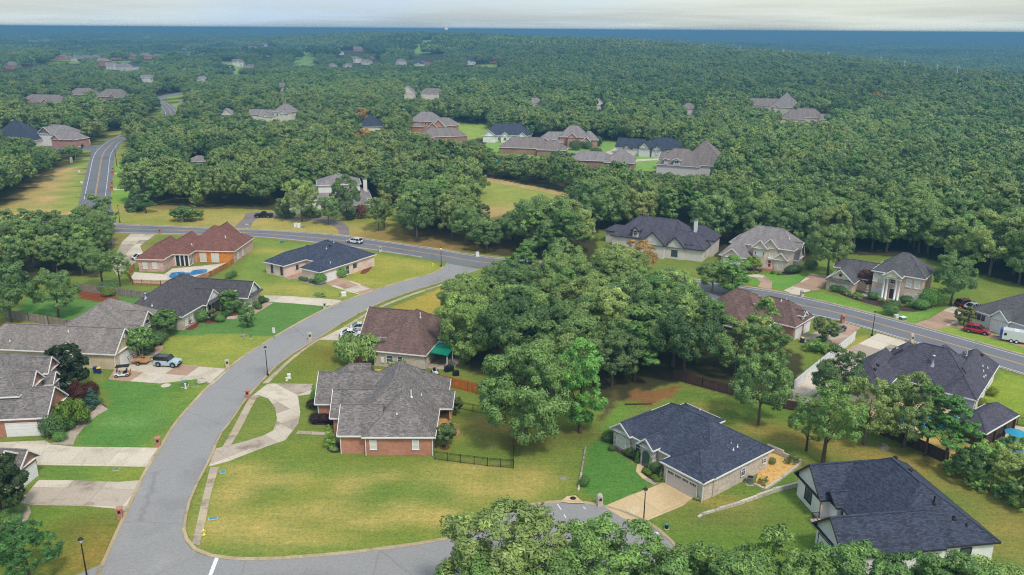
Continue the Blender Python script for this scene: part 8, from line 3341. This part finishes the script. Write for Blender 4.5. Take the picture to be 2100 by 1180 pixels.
# things under the teal awning
o = thing('mower', 'white and dark garden tractor beside the teal awning', 'tractor', at(893, 770, .02), -1.2)
m = MB()
loft(m, [(-.9, .3, .7, .42, .38), (-.1, .3, .6, .45, .4), (.2, .35, .85, .32, .28), (1.0, .4, .8, .3, .24)])
m.build('hood', 'paint_white', o)
m = MB()
m.box(-.7, -.25, -.25, .25, .65, .78)
m.box(-.75, -.65, -.25, .25, .78, 1.15)
m.build('seat', 'plastic_black', o)
for x, r in ((-.6, .36), (.75, .24)):
    for y in (-.5, .5):
        wheel(o, x, y, r, .2)
o = thing('grill', 'covered dark barbecue grill by the teal awning', 'grill', at(921, 762, .02), .4)
m = MB()
m.box(-.8, .8, -.35, .35, .1, .9)
m.lathe([(.5, .9), (.45, 1.15), (.2, 1.25)], 8)
m.build('cover', 'plastic_black', o)
m = MB()
m.box(.8, 1.2, -.3, .3, .8, .86)
m.build('side_shelf', 'metal_grey', o)
for px, py, lb in ((866, 768, 'grey storage bin against the washed brick corner'), (935, 770, 'dark plastic storage chest beside the covered grill')):
    o = thing('storage_box', lb, 'box', at(px, py), .3)
    m = MB()
    m.box(-.5, .5, -.35, .35, 0, .7)
    m.build('body', 'metal_grey' if px < 900 else 'plastic_black', o)
    m = MB()
    m.box(-.54, .54, -.39, .39, .7, .78)
    m.build('lid', 'plastic_black', o)
# ================================================================ HAZE AND SMOKE
def volume(name, density, color, aniso=0.0):
    m = bpy.data.materials.new(name)
    m.use_nodes = True
    nt = m.node_tree
    nt.nodes.clear()
    out = nt.nodes.new('ShaderNodeOutputMaterial')
    v = nt.nodes.new('ShaderNodeVolumePrincipled')
    v.inputs['Density'].default_value = density
    v.inputs['Color'].default_value = rgba(color)
    v.inputs['Anisotropy'].default_value = aniso
    nt.links.new(v.outputs[0], out.inputs['Volume'])
    MATS[name] = m
    return m


volume('haze_air', 4.0e-4, (0.15, 0.36, 0.57))
mb = MB()
mb.box(-34000, 34000, -2500, 48000, -24, 60.5)
hz = mb.build('haze', 'haze_air')
tag(hz, 'blue summer haze lying over the whole valley', 'haze', kind='stuff')


volume('smoke_air', 0.012, (0.95, 0.95, 0.95))
for px, py, w_, h_, lb in ((1320, 101, 42, 9, 'white smoke drifting low over the far forest, wider plume'), (1392, 100, 26, 8, 'white smoke drifting low over the far forest, smaller plume'), (1510, 91, 60, 7, 'thin white smoke streak over the far forest')):
    x, y = G(px, py)
    m = MB()
    m.lathe([(.35, 0), (.9, .25), (1.0, .5), (.7, .8), (.2, 1.0)], 12)
    o = m.build('smoke', 'smoke_air', None, (x, y, tz(x, y) + 10))
    o.scale = (w_, w_ * .5, h_ * 2.2)
    tag(o, lb, 'smoke', kind='stuff')
